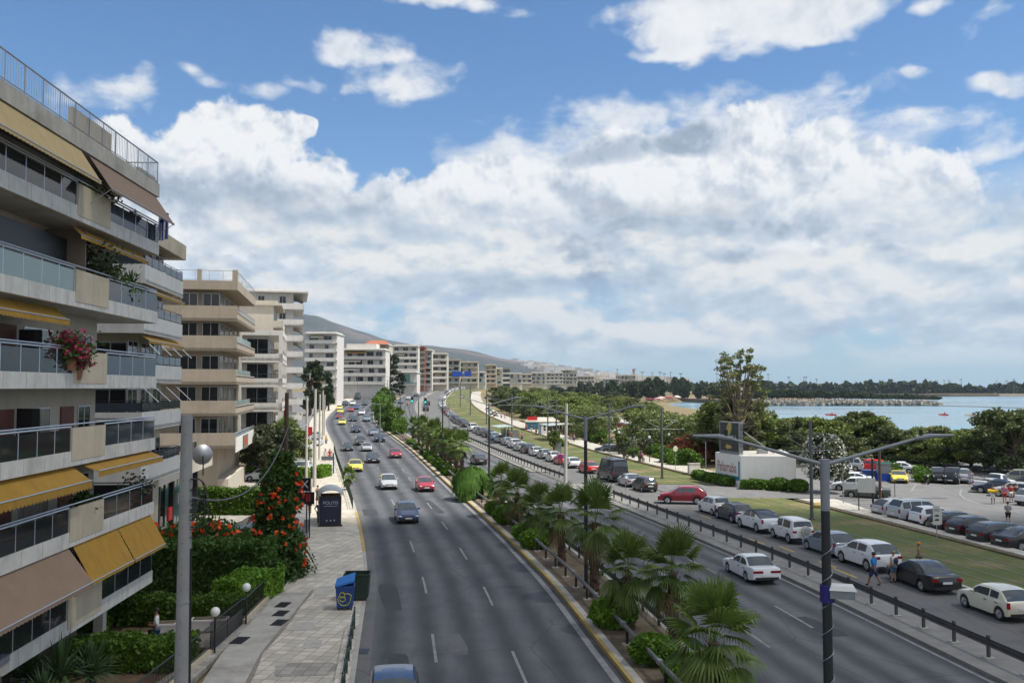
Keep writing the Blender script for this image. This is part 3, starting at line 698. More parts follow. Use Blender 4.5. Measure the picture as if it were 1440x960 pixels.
# bigger green shrubs further along the median
for k,(px,py,s) in enumerate([(556,607,1.9),(549,601,2.1),(544,595,2.2),(541,589,2.1),(538,583,2.3),(535,577,2.2),(531,571,2.2),(535,566,2.4),(562,611,1.5)]):
    x,y=G(px,py); x=max(xAr(y)+1.3,min(x,xBl(y)-1.2))
    tree('median_shrub','shrub',x,y,'bushy green shrub filling the far end of the median','shrub','shrubs at the far end of the median',s,s*1.25)
# ---------------------------------------------------------------- buildings
MAT.update(
 plaster=M('plaster_cream',(.54,.455,.325),.85,var=.10,scale=1.2,stain=(.34,.29,.2),streak=.35),
 beige=M('plaster_beige',(.36,.30,.23),.9,var=.10,scale=1,stain=(.25,.21,.165),streak=.3),
 beige2=M('plaster_pale_beige',(.50,.45,.37),.9,var=.08,scale=1,streak=.3),
 white=MAT['white'], wplaster=M('plaster_white',(.66,.635,.585),.8,var=.07,scale=1.2,stain=(.5,.48,.44),streak=.3),
 marble=M('facing_grey_white',(.62,.59,.53),.75,var=.14,scale=2.5,stain=(.40,.38,.34),streak=.5),
 grime=M('concrete_grimy',(.47,.43,.36),.9,var=.15,scale=1.5,stain=(.2,.18,.15),streak=.5),
 brown=M('plaster_brown',(.17,.135,.10),.9,var=.12,scale=1),
 dark=M('dark_metal',(.03,.03,.033),.45,.3,var=0), black=M('black_paint',(.012,.012,.014),.4,var=0),
 glass=M('window_glass',(.012,.016,.02),.06,0,var=0,spec=.6),
 alu=M('aluminium',(.52,.56,.60),.35,.7,var=.06,scale=4), steel=M('galvanised_steel',(.38,.39,.40),.45,.75,var=.15,scale=3),
 shutter=M('shutter_maroon',(.17,.065,.05),.7,var=.12,scale=3), shutterw=M('shutter_white',(.62,.62,.60),.6,var=.05),
 awny=M('awning_ochre',(.37,.20,.022),.9,var=.15,scale=2,stain=(.34,.20,.04),streak=.4), awnb=M('awning_sand',(.44,.32,.15),.85,var=.12,scale=2), awnp=M('awning_rose',(.25,.165,.11),.85,var=.10,scale=2), awnc=M('awning_cream',(.62,.57,.46),.85,var=.08,scale=2),
 teal=M('teal_glass',(.12,.30,.28),.12,0,var=.1), brick=M('red_cladding',(.22,.085,.05),.8,var=.15,scale=2), tile=M('roof_tile_red',(.36,.12,.06),.85,var=.2,scale=3),
 red=M('red_panel',(.65,.02,.02),.5,var=.05), blue=M('blue_panel',(.01,.07,.45),.45,var=.06), wood=M('brown_timber',(.10,.06,.04),.85,var=.35,scale=5,sc3=(1,1,.2)),
 greenglass=M('green_glass',(.20,.36,.33),.1,0,var=.05))
def glassmat(name,c,alpha,rough=.05):
    m,nt,b=newmat(name); b.inputs['Base Color'].default_value=(*c,1); b.inputs['Roughness'].default_value=rough; b.inputs['Specular IOR Level'].default_value=.6
    t=N(nt,'ShaderNodeBsdfTransparent'); t.inputs[0].default_value=(*[.55+.45*x for x in c],1); mx=N(nt,'ShaderNodeMixShader'); mx.inputs[0].default_value=alpha
    nt.links.new(t.outputs[0],mx.inputs[1]); nt.links.new(b.outputs[0],mx.inputs[2]); nt.links.new(mx.outputs[0],nt.nodes['Material Output'].inputs[0]); return m
MAT['smoke']=glassmat('smoked_glass_panel',(.03,.032,.034),.86); MAT['clearg']=glassmat('frosted_glass_panel',(.32,.44,.44),.62,.15); MAT['blueg']=glassmat('blue_glass_panel',(.045,.06,.078),.84)
MAT['curtain']=M('curtained_glass',(.27,.25,.215),.15,var=.25,scale=6,sc3=(1,1,.05))
class Bld:
    """a building in its own frame: u along the street away from the bridge, v away from the street, z up"""
    def __init__(s,name,x,y,h,z,label,group=None,cat='building'):
        s.h=h; s.e=empty(name,(x,y,z),-h,label,cat,group)
    # local axes of the empty: +y along street, -x away from street
    def mb(s): return MB()
    def box(s,nm,u0,u1,v0,v1,z0,z1,mat,par=None):
        b=MB(); b.box(-v1,-v0,u0,u1,z0,z1); return b.build(nm,mat,par or s.e)
    def prism(s,nm,poly,z0,z1,mat,par=None):
        b=MB(); b.prism([(-v,u) for u,v in poly],z0,z1); return b.build(nm,mat,par or s.e)
    def win(s,u0,u1,v,z0,z1,side='street',par=None,mat=None,nm='window',fr='alu',mull=1):
        """glass with a frame standing proud; side 'street' faces -v, 'near' faces -u"""
        b=MB(); g=MB(); t=.05
        def bx(B,a0,a1,d0,d1,c0,c1):
            if side=='street': B.box(-v+d0,-v+d1,a0,a1,c0,c1)
            else: B.box(-a1,-a0,v-d1,v-d0,c0,c1)
        bx(b,u0,u1,.0,.02,z0,z1)
        w=b.build(nm,mat or MAT['glass'],par or s.e)
        for k in range(mull+2):
            a=u0+(u1-u0)*k/(mull+1); bx(g,a-t/2,a+t/2,.0,.05,z0,z1)
        bx(g,u0,u1,.0,.045,z1-t,z1); bx(g,u0,u1,.0,.045,z0,z0+t)
        g.build('frame',MAT[fr],w); return w
    def rail(s,path,z,h,mat,nm='railing',bars=.13,solid=None,par=None,top=.03):
        """railing along (u,v) path: top rail, posts, bars or panel"""
        b=MB()
        for (u0,v0),(u1,v1) in zip(path,path[1:]):
            L=math.hypot(u1-u0,v1-v0)
            if L<.05: continue
            p=lambda t,zz:(-(v0+(v1-v0)*t),u0+(u1-u0)*t,zz)
            b.tube([p(0,z+h),p(1,z+h)],top,6)
            if not solid: b.tube([p(0,z+.1),p(1,z+.1)],.018,5)
            n=max(1,int(L/1.2))
            for i in range(n+1): b.tube([p(i/n,z),p(i/n,z+h)],.022,5)
            if bars and not solid:
                n=int(L/bars)
                for i in range(1,n): b.tube([p(i/n,z+.1),p(i/n,z+h)],.010,4,caps=False)
        r=b.build(nm,mat,par or s.e)
        if solid:
            g=MB()
            for (u0,v0),(u1,v1) in zip(path,path[1:]):
                a=Vector((-v0,u0,0)); c=Vector((-v1,u1,0)); d=(c-a)
                if d.length<.05: continue
                n=Vector((d.y,-d.x,0)).normalized()*.008
                o=[]
                for zz in (z+.06,z+h-.09):
                    for q in (a-n,c-n,c+n,a+n): o.append((q.x,q.y,zz))
                g.add(o,[(0,3,2,1),(4,5,6,7),(0,1,5,4),(1,2,6,5),(2,3,7,6),(3,0,4,7)])
            g.build('panel',solid,r)
        return r
    def awning(s,u0,u1,v,z,out,drop,mat,val=.22,arms=True,nm='awning'):
        b=MB(); n=max(2,int((u1-u0)/.25)); T=.012
        zo=z-drop; vo=v-out
        for k in (0,1):
            d=T*k; b.quad((-v,u0,z-d),(-v,u1,z-d),(-vo,u1,zo-d),(-vo,u0,zo-d))
        vs=[];fs=[]
        for i in range(n*4+1):
            u=u0+(u1-u0)*i/(n*4); sc_=abs(math.sin(math.pi*i/4)); vs+=[(-vo+.004,u,zo),(-vo+.012,u,zo-val*(.72+.28*sc_))]
        b.add(vs,[(2*i,2*i+2,2*i+3,2*i+1) for i in range(n*4)])
        a=b.build(nm,mat,s.e)
        g=MB(); g.tube([(-vo,u0,zo+.02),(-vo,u1,zo+.02)],.025,6)
        if arms:
            for u in (u0+.05,u1-.05): g.tube([(-v,u,z-drop-.6),(-vo,u,zo)],.018,5)
        g.build('frame',MAT['alu'],a); return a
# ======== the near apartment block on the left
H1=math.atan(-.056)
B=Bld('apartment_block',-16.42,41.0,H1,0,'near white banded apartment block with smoked glass balconies and ochre awnings')
ZB=[1.84,4.95,7.86,10.67,13.65,16.83]; ZR=19.5; UN=-24.
# walls (set back from the balcony line)
for k,z in enumerate(ZB):
    zt1=(ZB+[ZR])[k+1]
    B.box('wall',UN,-2.1,1.85,11.8,z+.36,zt1-.003,MAT['plaster'] if k in(4,) else MAT['beige2'])
B.box('wall',UN,-4,1.6,11.8,-.2,1.8,MAT['brown'])
B.box('column',-2.4,-2.0,1.2,1.6,-.2,1.84,MAT['marble']); B.box('column',-9.4,-9.0,1.2,1.6,-.2,1.84,MAT['marble'])
for k,z in enumerate(ZB):
    top=(ZB+[ZR])[k+1]
    b=MB(); b.box(-9.5,-.10,UN,0,z,z+.36); 
    sl_=b.build('balcony',MAT['grime'] if k==5 else MAT['marble'],B.e)
    b=MB(); b.box(-.098,0,UN,0.02,z-.02,z+.52); b.box(-9.5,0,.003,.10,z-.02,z+.52); 
    for q in range(17): b.box(0,.0025,-1.45*q-.6,-1.45*q-.588,z+.0,z+.5,1)
    b.build('fascia',[MAT['marble'],MAT['brown']],sl_)
    zc=z+.52
    # solid cream parapet between the glazed stretches
    b=MB(); b.box(-.13,.022,-8.7,-5.7,zc-.35,zc+.83); b.build('parapet',MAT['plaster'],sl_)
    pm=MAT['clearg'] if k==4 else (MAT['smoke'] if k!=4 else MAT['smoke'])
    B.rail([(UN,.04),(-8.72,.04)],zc-.12,1.0,MAT['alu'],solid=pm if k!=5 else MAT['smoke'],top=.035)
    B.rail([(-5.68,.04),(0,.04),(0,4)],zc-.12,.98,MAT['alu'],solid=MAT['blueg'] if k>1 else MAT['smoke'],top=.035)
    b=MB(); b.tube([(-.04,UN,zc+.97),(-.04,0,zc+.97)],.03,6); b.build('handrail',MAT['alu'],B.e)
    # openings behind
    zf=z+.38
    for (u0,u1,kind_) in ((-23.2,-20.6,'s'),(-19.8,-17.4,'w'),(-15.8,-14.4,'s'),(-13.9,-11.6,'w'),(-10.6,-9.2,'s'),(-8.6,-6.4,'w'),(-5.5,-4.3,'s'),(-3.9,-2.7,'w')):
        if kind_=='w': B.win(u0,u1,1.85,zf+.05,top-.75,'street',mat=MAT['curtain' if (k*3+int(u1))%3==0 else 'glass'],nm='balcony_door',mull=1)
        else:
            b=MB(); b.box(-1.85,-1.80,u0,u1,zf+.05,top-.75)
            n=16
            for i in range(n): b.box(-1.80,-1.785,u0+.04,u1-.04,zf+.1+(top-.9-zf)*i/n,zf+.1+(top-.9-zf)*(i+.7)/n)
            b.build('shutter',MAT['shutter'],B.e)
    # screens dividing neighbouring balconies
    if k in (2,3): 
        b=MB(); b.box(-1.7,-.9,-9.25,-9.2,zf,zf+1.7); b.build('divider',MAT['smoke'],B.e)
        B.box('planter',-12.2,-9.3,.35,.8,zf,zf+.5,MAT['dark'])
    if k==4:
        B.box('divider',-7.2,-7.15,.3,1.85,zf,top-.1,MAT['brown']); B.box('divider',-12.2,-7.2,1.0,1.06,zf+1.1,top-.5,MAT['dark'])
# roof slab with fascia and railings
B.box('roof',UN,0,0,9.5,ZR,ZR+.62,MAT['grime'])
B.box('parapet',-9.0,-5.4,.12,.3,ZR+.62,ZR+1.42,MAT['plaster']); B.box('parapet',-2.2,-.15,.14,.3,ZR+.62,ZR+.9,MAT['grime']); B.box('parapet',-.3,-.12,.3,6,ZR+.62,ZR+.95,MAT['grime'])
B.rail([(UN,.08),(-.08,.08),(-.08,8)],ZR+.62,1.0,MAT['steel'],bars=.17,top=.03)
# awnings
B.awning(-24,-8.4,.05,ZR-.05,.75,1.15,MAT['awnb'],val=.12,arms=False)
B.awning(-7.7,-.3,.05,ZR-.05,.85,1.25,MAT['awnp'],val=.08,arms=True)
B.awning(-20,-8.9,.6,ZB[4]-.1,.5,.45,MAT['awny'],val=.2,arms=False)
B.awning(-8.0,-.8,.5,ZB[5]-.1,.35,.35,MAT['awny'],val=.15,arms=False)
B.awning(-24,-8.1,.25,ZB[2]-.05,.75,.55,MAT['awny'],val=.3,arms=False)
B.awning(-7.4,-.2,.25,ZB[2]-.05,.7,.28,MAT['awny'],val=.24,arms=False)
B.awning(-20.5,-8.6,.10,ZB[1]-.02,.95,1.25,MAT['awnp'],val=.14)
B.awning(-8.2,-4.05,.10,ZB[1]-.02,.75,1.35,MAT['awny'],val=.12)
B.awning(-3.95,-.15,.10,ZB[1]-.02,.75,1.35,MAT['awny'],val=.12)
# flags are things of their own
def flag(x,y,z,h,label,droop):
    e=empty('flag',(x,y,z),h,label,'flag'); fm=[M('flag_blue',(.02,.07,.34),.8,var=.1),M('flag_white',(.72,.72,.74),.8,var=.05)]
    b=MB(); nx,nz=12,9
    W,Hh=(1.15,.8) if not droop else (.42,1.25)
    vs=[]
    for j in range(nz+1):
        for i in range(nx+1):
            s=i/nx; t=j/nz
            vs.append((s*W,.09*math.sin(s*9+t*2)*(s+.2),-t*Hh-(.12*s if not droop else .05*math.sin(s*6))))
    for j in range(nz):
        for i in range(nx):
            a=j*(nx+1)+i
            m=j%2
            if droop: m=i//2%2 if j>3 else (0 if (i//2+j//2)%2 else m)
            elif j<5 and i<5: m=1 if (j==2 or i==2) else 0
            b.add([vs[a],vs[a+1],vs[a+nx+2],vs[a+nx+1]],[(0,1,2,3)],m)
    b.build('cloth',fm,e); g=MB(); g.tube([(0,0,.15),(0,0,-Hh-.1)],.02,6); g.build('pole',MAT['alu'],e)
def lw(u,v,z):   # a point of the near block in world space
    c,s=math.cos(-H1),math.sin(-H1); x,y=-v,u; return (-16.42+c*x-s*y,41+s*x+c*y,z)
flag(*lw(-.15,-.05,18.75),R(20),'blue and white striped flag hanging limp from the top balcony corner',True)
p=PD(2,848,29.5); flag(p[0]-.65,p[1],p[2],R(8),'blue and white striped flag on the lowest balcony at the left edge',False)
# plants on its balconies
def potplant(u,v,z,n,s,label,leaf='vine',spiky=False,fl=None):
    rn=random.Random(int(abs(u*77+z*13))); e=empty('potted_plant',lw(u,v,z),rn.uniform(0,6),label,'plant'); b=MB()
    b.cyl(0,0,0,.38,.16,.22,10); b.build('pot',M('pot_clay',(.30,.14,.08),.8,var=.1) if 'pot' not in MAT else MAT['pot'],e)
    c=MB()
    if spiky:
        c.tube([(0,0,.3),(0,0,s*.7)],.05,6)
        for i in range(70):
            a=rn.uniform(0,6.28); el=rn.uniform(-.5,1.4); d=Vector((math.cos(a)*math.cos(el),math.sin(a)*math.cos(el),math.sin(el))); sd=Vector((-math.sin(a),math.cos(a),0))*.022; p0=Vector((0,0,s*.7)); q=p0+d*s*.32; r=p0+d*s*.6+Vector((0,0,-.1*s))
            c.add([p0-sd,p0+sd,q+sd,q-sd,r],[(0,1,2,3),(3,2,4)])
    else:
        for i in range(n):
            d=Vector((rn.gauss(0,1),rn.gauss(0,1),rn.gauss(0,.8)))*.42*s; leafquad(c,Vector((d.x,d.y,.35+s*.6+d.z)),.13,rn,m=1 if fl and rn.random()<.4 else 0)
    c.build('leaves',[LF['yucca' if spiky else leaf]]+([LF[fl]] if fl else []),e)
MAT['pot']=M('pot_clay',(.30,.14,.08),.8,var=.1)
potplant(-5.3,.7,ZB[4]+.9,900,1.15,'large leafy pine-like bush on the fourth floor balcony','olive')
potplant(-4.0,.7,ZB[4]+.7,500,.9,'second leafy bush beside the pine-like one on the balcony','vine')
potplant(-1.9,.5,ZB[4]+.5,0,1.5,'spiky dracaena at the corner of the fourth floor balcony',spiky=True)
potplant(-3.0,.5,ZB[4]+.5,350,.6,'low green pot plant next to the spiky dracaena','lime')
potplant(-9.0,.02,ZB[3]+.62,900,.75,'magenta bougainvillea spilling over the third floor parapet','vine',fl='magenta')
potplant(-8.3,.05,ZB[3]+.3,400,.55,'trailing magenta blossom below the parapet top','vine',fl='magenta')
potplant(-6.8,.6,ZB[5]+.6,400,.7,'green plant on the top balcony behind the rail','vine')
potplant(-4.9,.5,ZB[5]+.8,250,.55,'dark purple leaved plant on the top balcony rail','red')
potplant(-2.0,.5,ZB[5]+.7,200,.4,'small plant at the far end of the top balcony','vine')
potplant(-3.0,.4,ZB[1]+.6,0,.9,'small cactus-like plant on the first floor balcony',spiky=True)
potplant(-1.2,.3,ZB[1]+.6,160,.75,'upright succulent at the end of the first floor balcony','olive')
potplant(-6.2,.6,ZB[1]+.6,350,.6,'leafy pot plant under the ochre awning','vine')
# air conditioner etc. belongs to the wall
B.box('air_conditioner',-14,-13.2,1.5,1.84,ZB[5]+1.2,ZB[5]+1.8,MAT['shutterw'])
# ======== generic street block with projecting balconies
def block(name,x,y,h,z,L,D,floors,fh,label,mat,band,bal=1.4,ub=(0,1),parap=.95,railm='alu',solid=None,roofover=.5,near=True,pitch=3.2,topset=0,bandh=.2,sideb=False,awn=0,ground=3.6,roofrail=False,seed=1,glassm='glass',wrap=0):
    rn=random.Random(seed); B=Bld(name,x,y,h,z,label)
    B.box('wall',0,L,bal,D,-1,ground+floors*fh,MAT[mat])
    for k in range(floors):
        zz=ground+k*fh; u0=-wrap if wrap else L*ub[0]; u1=L*ub[1]
        sb=B.prism('balcony',[(u0,0),(u1,0),(u1,bal-.003),(.0,bal-.003)]+([(-.003,D*.8),(-wrap,D*.8)] if wrap else []),zz-bandh,zz,MAT[band])
        path=[(u1-.05,bal),(u1-.05,.05),(u0+.05,.05)]+([(u0+.05,D*.8)] if wrap else [(u0+.05,bal)])
        if solid:
            b=MB()
            for (a0,b0),(a1,b1) in zip(path,path[1:]):
                lo=(min(a0,a1)-.05,max(a0,a1)+.05); lv=(min(b0,b1)-.045,max(b0,b1)+.04)
                b.box(-lv[1],-lv[0],lo[0],lo[1],zz-bandh-.004,zz+parap)
            b.build('parapet',MAT[solid],sb)
        else: B.rail(path,zz,parap,MAT[railm],bars=.0,solid=MAT['clearg'] if railm=='alu' else None,par=B.e)
        n=max(1,int(L*(ub[1]-ub[0])/pitch))
        for i in range(n):
            a=L*ub[0]+L*(ub[1]-ub[0])*(i+.5+rn.uniform(-.15,.15))/n; wv=pitch*rn.uniform(.3,.85)/2
            if rn.random()<.9: B.win(a-wv,a+wv,bal,zz+.08,zz+fh-.55,'street',mat=MAT[glassm],mull=1)
        if near:
            n=max(1,int((D-bal)/3.6))
            for i in range(n):
                a=bal+(D-bal)*(i+.5)/n; B.win(a-.6,a+.6,0,zz+.3,zz+fh-.6,'near',mat=MAT[glassm],mull=1)
        if awn and rn.random()<awn:
            a=L*ub[0]+rn.uniform(.05,.3)*L; B.awning(a,min(L*ub[1],a+L*.4),bal-.1,zz+fh-.25,bal*.9,.9,MAT[rn.choice(['awnc','awnc','awny'])],arms=False)
    zz=ground+floors*fh
    B.box('roof',-.3-roofover*.3-wrap*.7,L+.3,-roofover+.1,D+.2,zz+.002,zz+.28,MAT[band])
    B.box('parapet',.3,L-.3,bal*.6,D-.4,zz+.28,zz+.75,MAT[mat])
    if topset: B.box('penthouse',L*.2,L*.8,bal+2,D-2,zz+.28,zz+topset,MAT[mat])
    if roofrail: B.rail([(L,bal*.6),(0,bal*.6),(0,D-.5)],zz+.75,.5,MAT['steel'],bars=0)
    rn2=random.Random(seed+50)
    for i in range(3):
        b=MB(); u=rn2.uniform(1,L-1); v=rn2.uniform(bal+1,D-1); hh=rn2.uniform(1.5,3.2)
        b.tube([(-v,u,zz+.28),(-v,u,zz+hh)],.03,5)
        for q in range(4): b.tube([(-v,u-.5+.06*q,zz+hh-.12*q),(-v,u+.5-.06*q,zz+hh-.12*q)],.012,4)
        b.build('antenna',MAT['steel'],B.e)
    return B
# ======== second wing, cream, behind the near block (its balconies step past the near block's corner)
x0,y0,_=PD(262,544,58)
b2=Bld('cream_apartment_block',x0-.35,y0+.4,math.atan(-.12),0,'narrow cream apartment block with glazed balconies tucked behind the near block')
for k,(za,zb_) in enumerate(((545+51,545+35),(545-15,545-40+0),(475-2,475-30),(418,378))): pass
LV=[16.55,13.75,11.0,8.3,5.3]
b2.box('wall',-7,-.6,1.6,14,-.2,19.0,MAT['plaster'])
b2.box('wall',-7,-2,.9,1.6,-.2,18.9,MAT['plaster'])
for k,z in enumerate(LV):
    s_=b2.box('balcony',-9,-.5,0,9,z,z+.18,MAT['wplaster'])
    b=MB(); b.box(-.12,0,-9,-.5,z-.05,z+1.0); b.box(-9,0,-9.1,-9.0,z-.05,z+1.0); b.build('parapet',MAT['wplaster'],s_)
    b2.rail([(-.55,3),(-.55,.06),(-8.95,.06),(-8.95,6)],z+1.0,.62,MAT['dark'],solid=MAT['blueg'],top=.02)
    for u in (-8,-5.5,-3): b2.win(u-.9,u+.9,1.6 if u>-2 else .9,z+.25,z+2.3,'street',mat=MAT['glass'])
    for v in (2.4,5,7.6): b2.win(v-.9,v+.9,-7,z+.25,z+2.3,'near',mat=MAT['glass'])
    if k in (2,3):
        b=MB()
        for q in range(4):
            u=-8.6+2.5*q; b.tube([(-.3,u,z+2.55),(.75,u,z+1.55)],.025,5)
        b.build('awning_arm',MAT['alu'],b2.e)
b2.box('roof',-9.2,-.3,-.1,14,19.0,19.35,MAT['plaster']); b2.box('parapet',-9.2,-8.9,-.1,14,19.35,19.95,MAT['plaster']); b2.box('parapet',-8.9,-.3,-.1,.1,19.35,19.95,MAT['plaster'])
b2.awning(-8.8,-.9,.3,LV[1]-.1,.5,.35,MAT['awny'],val=.15,arms=False); b2.awning(-8.8,-.9,.3,LV[0]-.1,.5,.35,MAT['awny'],val=.15,arms=False)
# ======== beige block with deep solid balconies
x0,y0,_=PD(332,544,84)
B3=Bld('beige_apartment_block',x0,y0,math.atan(-.19),0,'beige apartment block with deep solid balconies and an open railed roof terrace')
TOPS=[430,472,519,563,608]; Z3=[10.7+(544-t)*84/F for t in TOPS]; ND=16
B3.box('wall',1.6,20,1.8,ND+4,-.2,19.88,MAT['beige'])
for k,zt_ in enumerate(Z3):
    bt=zt_-1.42
    s_=B3.prism('balcony',[(0,0),(17.5,0),(17.5,3),(5,3),(5,ND+4),(0,ND+4)],bt,bt+.25,MAT['beige'])
    b=MB(); b.prism([(-0,0),(-0,17.5),(-.14,17.5),(-.14,.14),(-ND-4,.14),(-ND-4,0)],bt-.01,zt_-(.55 if k<1 else .5)); b.build('parapet',MAT['beige'],s_)
    b=MB(); b.box(-.14,.006,.02,17.5,zt_-.72,zt_-.60); b.build('groove',MAT['black'],s_)
    if k>0: 
        b=MB(); b.box(-.12,-.02,.2,13,zt_-.5+.0,zt_); b.build('glass_guard',MAT['clearg'],s_)
        b=MB(); b.prism([(-0,0),(-0,.3),(-.14,.3),(-.14,.14),(-ND-4,.14),(-ND-4,0)],zt_-.5,zt_); b.build('parapet',MAT['beige'],s_)
    else: 
        B3.rail([(17.4,.07),(.3,.07)],zt_-.55,.5,MAT['alu'],bars=.5); b=MB(); b.prism([(-0,0),(-0,.3),(-.14,.3),(-.14,.14),(-ND-4,.14),(-ND-4,0)],zt_-.55,zt_); b.build('parapet',MAT['beige'],s_)
    for v in (2.6,4.6,8.5,12.5): B3.win(v-.75,v+.75,1.6,bt+.3,bt+2.75,'near',mat=MAT['glass'])
    for u in (3.2,6.8,10.5,14.5): B3.win(u-1.1,u+1.1,1.8,bt+.3,bt+2.75,'street',mat=MAT['glass'])
s_=B3.prism('roof',[(0,0),(17.5,0),(17.5,ND),(0,ND+4)],19.9,20.75,MAT['beige'])
B3.rail([(17.3,.1),(.1,.1),(.1,ND+3)],20.75,.95,MAT['steel'],bars=.0); B3.box('pillar',.02,.3,.02,.5,20.75,21.8,MAT['beige']); B3.box('pillar',.02,.3,3.3,3.7,20.75,21.8,MAT['beige'])
B3.box('wall',2,17,.8,ND,-.2,1.9,MAT['beige2'])
# lowest white faced balcony with a sign
b=MB(); b.box(0,.1,-.02,17.5,Z3[4]-1.85,Z3[4]-.5); b.build('fascia',MAT['wplaster'],B3.e)
B3.rail([(17.4,-.02),(.2,-.02)],Z3[4]-.5,.45,MAT['alu'],bars=.9)
sg=B3.box('sign_board',5.5,9.5,-.22,-.11,Z3[4]-1.9,Z3[4]-.55,MAT['brown'])
def text(body,size,M4,mat,parent=None,nm='lettering',ext=.01,align='CENTER'):
    cu=bpy.data.curves.new(nm,'FONT'); cu.body=body; cu.size=size; cu.extrude=ext; cu.align_x=align; cu.align_y='CENTER'
    o=bpy.data.objects.new(nm,cu); T_=bpy.data.scenes.new('t'); T_.collection.objects.link(o)
    with bpy.context.temp_override(scene=T_,view_layer=T_.view_layers[0]): dg=bpy.context.evaluated_depsgraph_get()
    me=bpy.data.meshes.new_from_object(o.evaluated_get(dg))
    bpy.data.objects.remove(o); bpy.data.curves.remove(cu); bpy.data.scenes.remove(T_); me.materials.clear(); me.materials.append(mat)
    q=obj(nm,me,parent); q.matrix_local=M4; return q
MAT['signred']=M('sign_letters_red',(.55,.08,.03),.6,var=0)
text('Miramare',.85,Matrix.Translation((.24,7.5,Z3[4]-1.25))@Matrix.Rotation(R(90),4,'Z')@Matrix.Rotation(R(90),4,'X'),MAT['signred'],sg) if False else None
b=MB()
for i in range(6): b.box(.221,.24,6.2+.42*i,6.45+.42*i,Z3[4]-1.45,Z3[4]-1.0+.12*(i%3))
b.build('lettering',MAT['signred'],sg)
# ======== low shop pavilion with a terrace roof in front of the cream block
xs0=PD(247,544,62)
BS=Bld('shop_pavilion',-22.9,56.5,math.atan(-.125),0,'low shop pavilion with a pale terrace roof, dark glazing and grey sign band')
BS.prism('roof',[(0,0),(19,0),(19,10),(0,12)],4.15,5.25,MAT['beige2'])
BS.box('wall',1.0,18,2.0,10,-.2,4.14,MAT['brown']); 
for u in (1.4,5.2,9.0,12.8,16.6): BS.box('pillar',u,u+.35,.7,1.05,-.2,4.15,MAT['dark'])
BS.win(1.8,9,1.4,.5,4.0,'street',mat=MAT['glass'],nm='shop_window',fr='dark',mull=4); BS.win(9.4,16.5,1.4,.2,4.0,'street',mat=MAT['teal'],nm='shop_window',fr='alu',mull=3)
BS.win(1.2,9,1.0,.9,4.0,'near',mat=MAT['glass'],nm='shop_window',fr='dark',mull=3)
BS.box('sign_band',9.5,13.5,.5,.68,2.1,2.9,MAT['steel']); BS.box('sill',1.8,9,.95,1.4,.3,.55,MAT['beige2']); 
text('MEX',.75,Matrix.Translation((-.49,11.6,2.48))@Matrix.Rotation(R(90),4,'Z')@Matrix.Rotation(R(90),4,'X'),MAT['wplaster'],BS.e,'sign_lettering')
BS.box('sign_panel',6.6,7.6,.4,.55,1.3,2.2,MAT['red']); BS.box('sign_panel',.75,.95,2.2,2.7,.7,2.0,MAT['blue'])
BS.box('parapet',11,11.2,.1,9,5.25,5.8,MAT['beige2'])
BS.rail([(18.5,1.2),(5,1.2),(1.2,1.6),(1.2,9)],5.25,1.0,MAT['steel'],solid=MAT['smoke'],top=.03)
b=MB()
for u in (1.2,4.5): 
    for v in (1.6,6): b.tube([(-v,u,5.25),(-v,u,7.9)],.04,6)
b.tube([(-1.6,1.2,7.9),(-1.6,4.5,7.9)],.035,6); b.tube([(-6,1.2,7.9),(-1.6,1.2,7.9)],.035,6); b.tube([(-6,4.5,7.9),(-1.6,4.5,7.9)],.035,6); b.build('pergola',MAT['steel'],BS.e)
# satellite dish on its roof
cx,cy=BS.e.matrix_world.translation.xy if False else (-22.9,56.5)
e=empty('satellite_dish',PD(285,639,66),R(-150),'grey round satellite dish on the terrace of the shop pavilion','satellite dish')
b=MB(); k=14; vs=[(0,.18,0)]; fs=[]
for q in range(1,4):
    r=.75*q/3
    for i in range(k): a=6.283*i/k; vs.append((r*math.cos(a),.18-.32*(q/3)**2,r*math.sin(a)+.0))
for i in range(k): fs.append((0,1+i,1+(i+1)%k))
for q in range(2):
    for i in range(k): fs.append((1+q*k+i,1+(q+1)*k+i,1+(q+1)*k+(i+1)%k,1+q*k+(i+1)%k))
b.add(vs,fs); b.build('dish',MAT['steel'],e,True); b=MB(); b.tube([(0,.1,0),(0,.25,-.5),(0,.25,-1.5)],.05,6); b.build('mount',MAT['dark'],e); b=MB(); b.tube([(0,-.14,-.7),(0,-.75,-.1)],.02,5); b.box(-.06,.06,-.85,-.72,-.16,-.04); b.build('receiver',MAT['dark'],e)
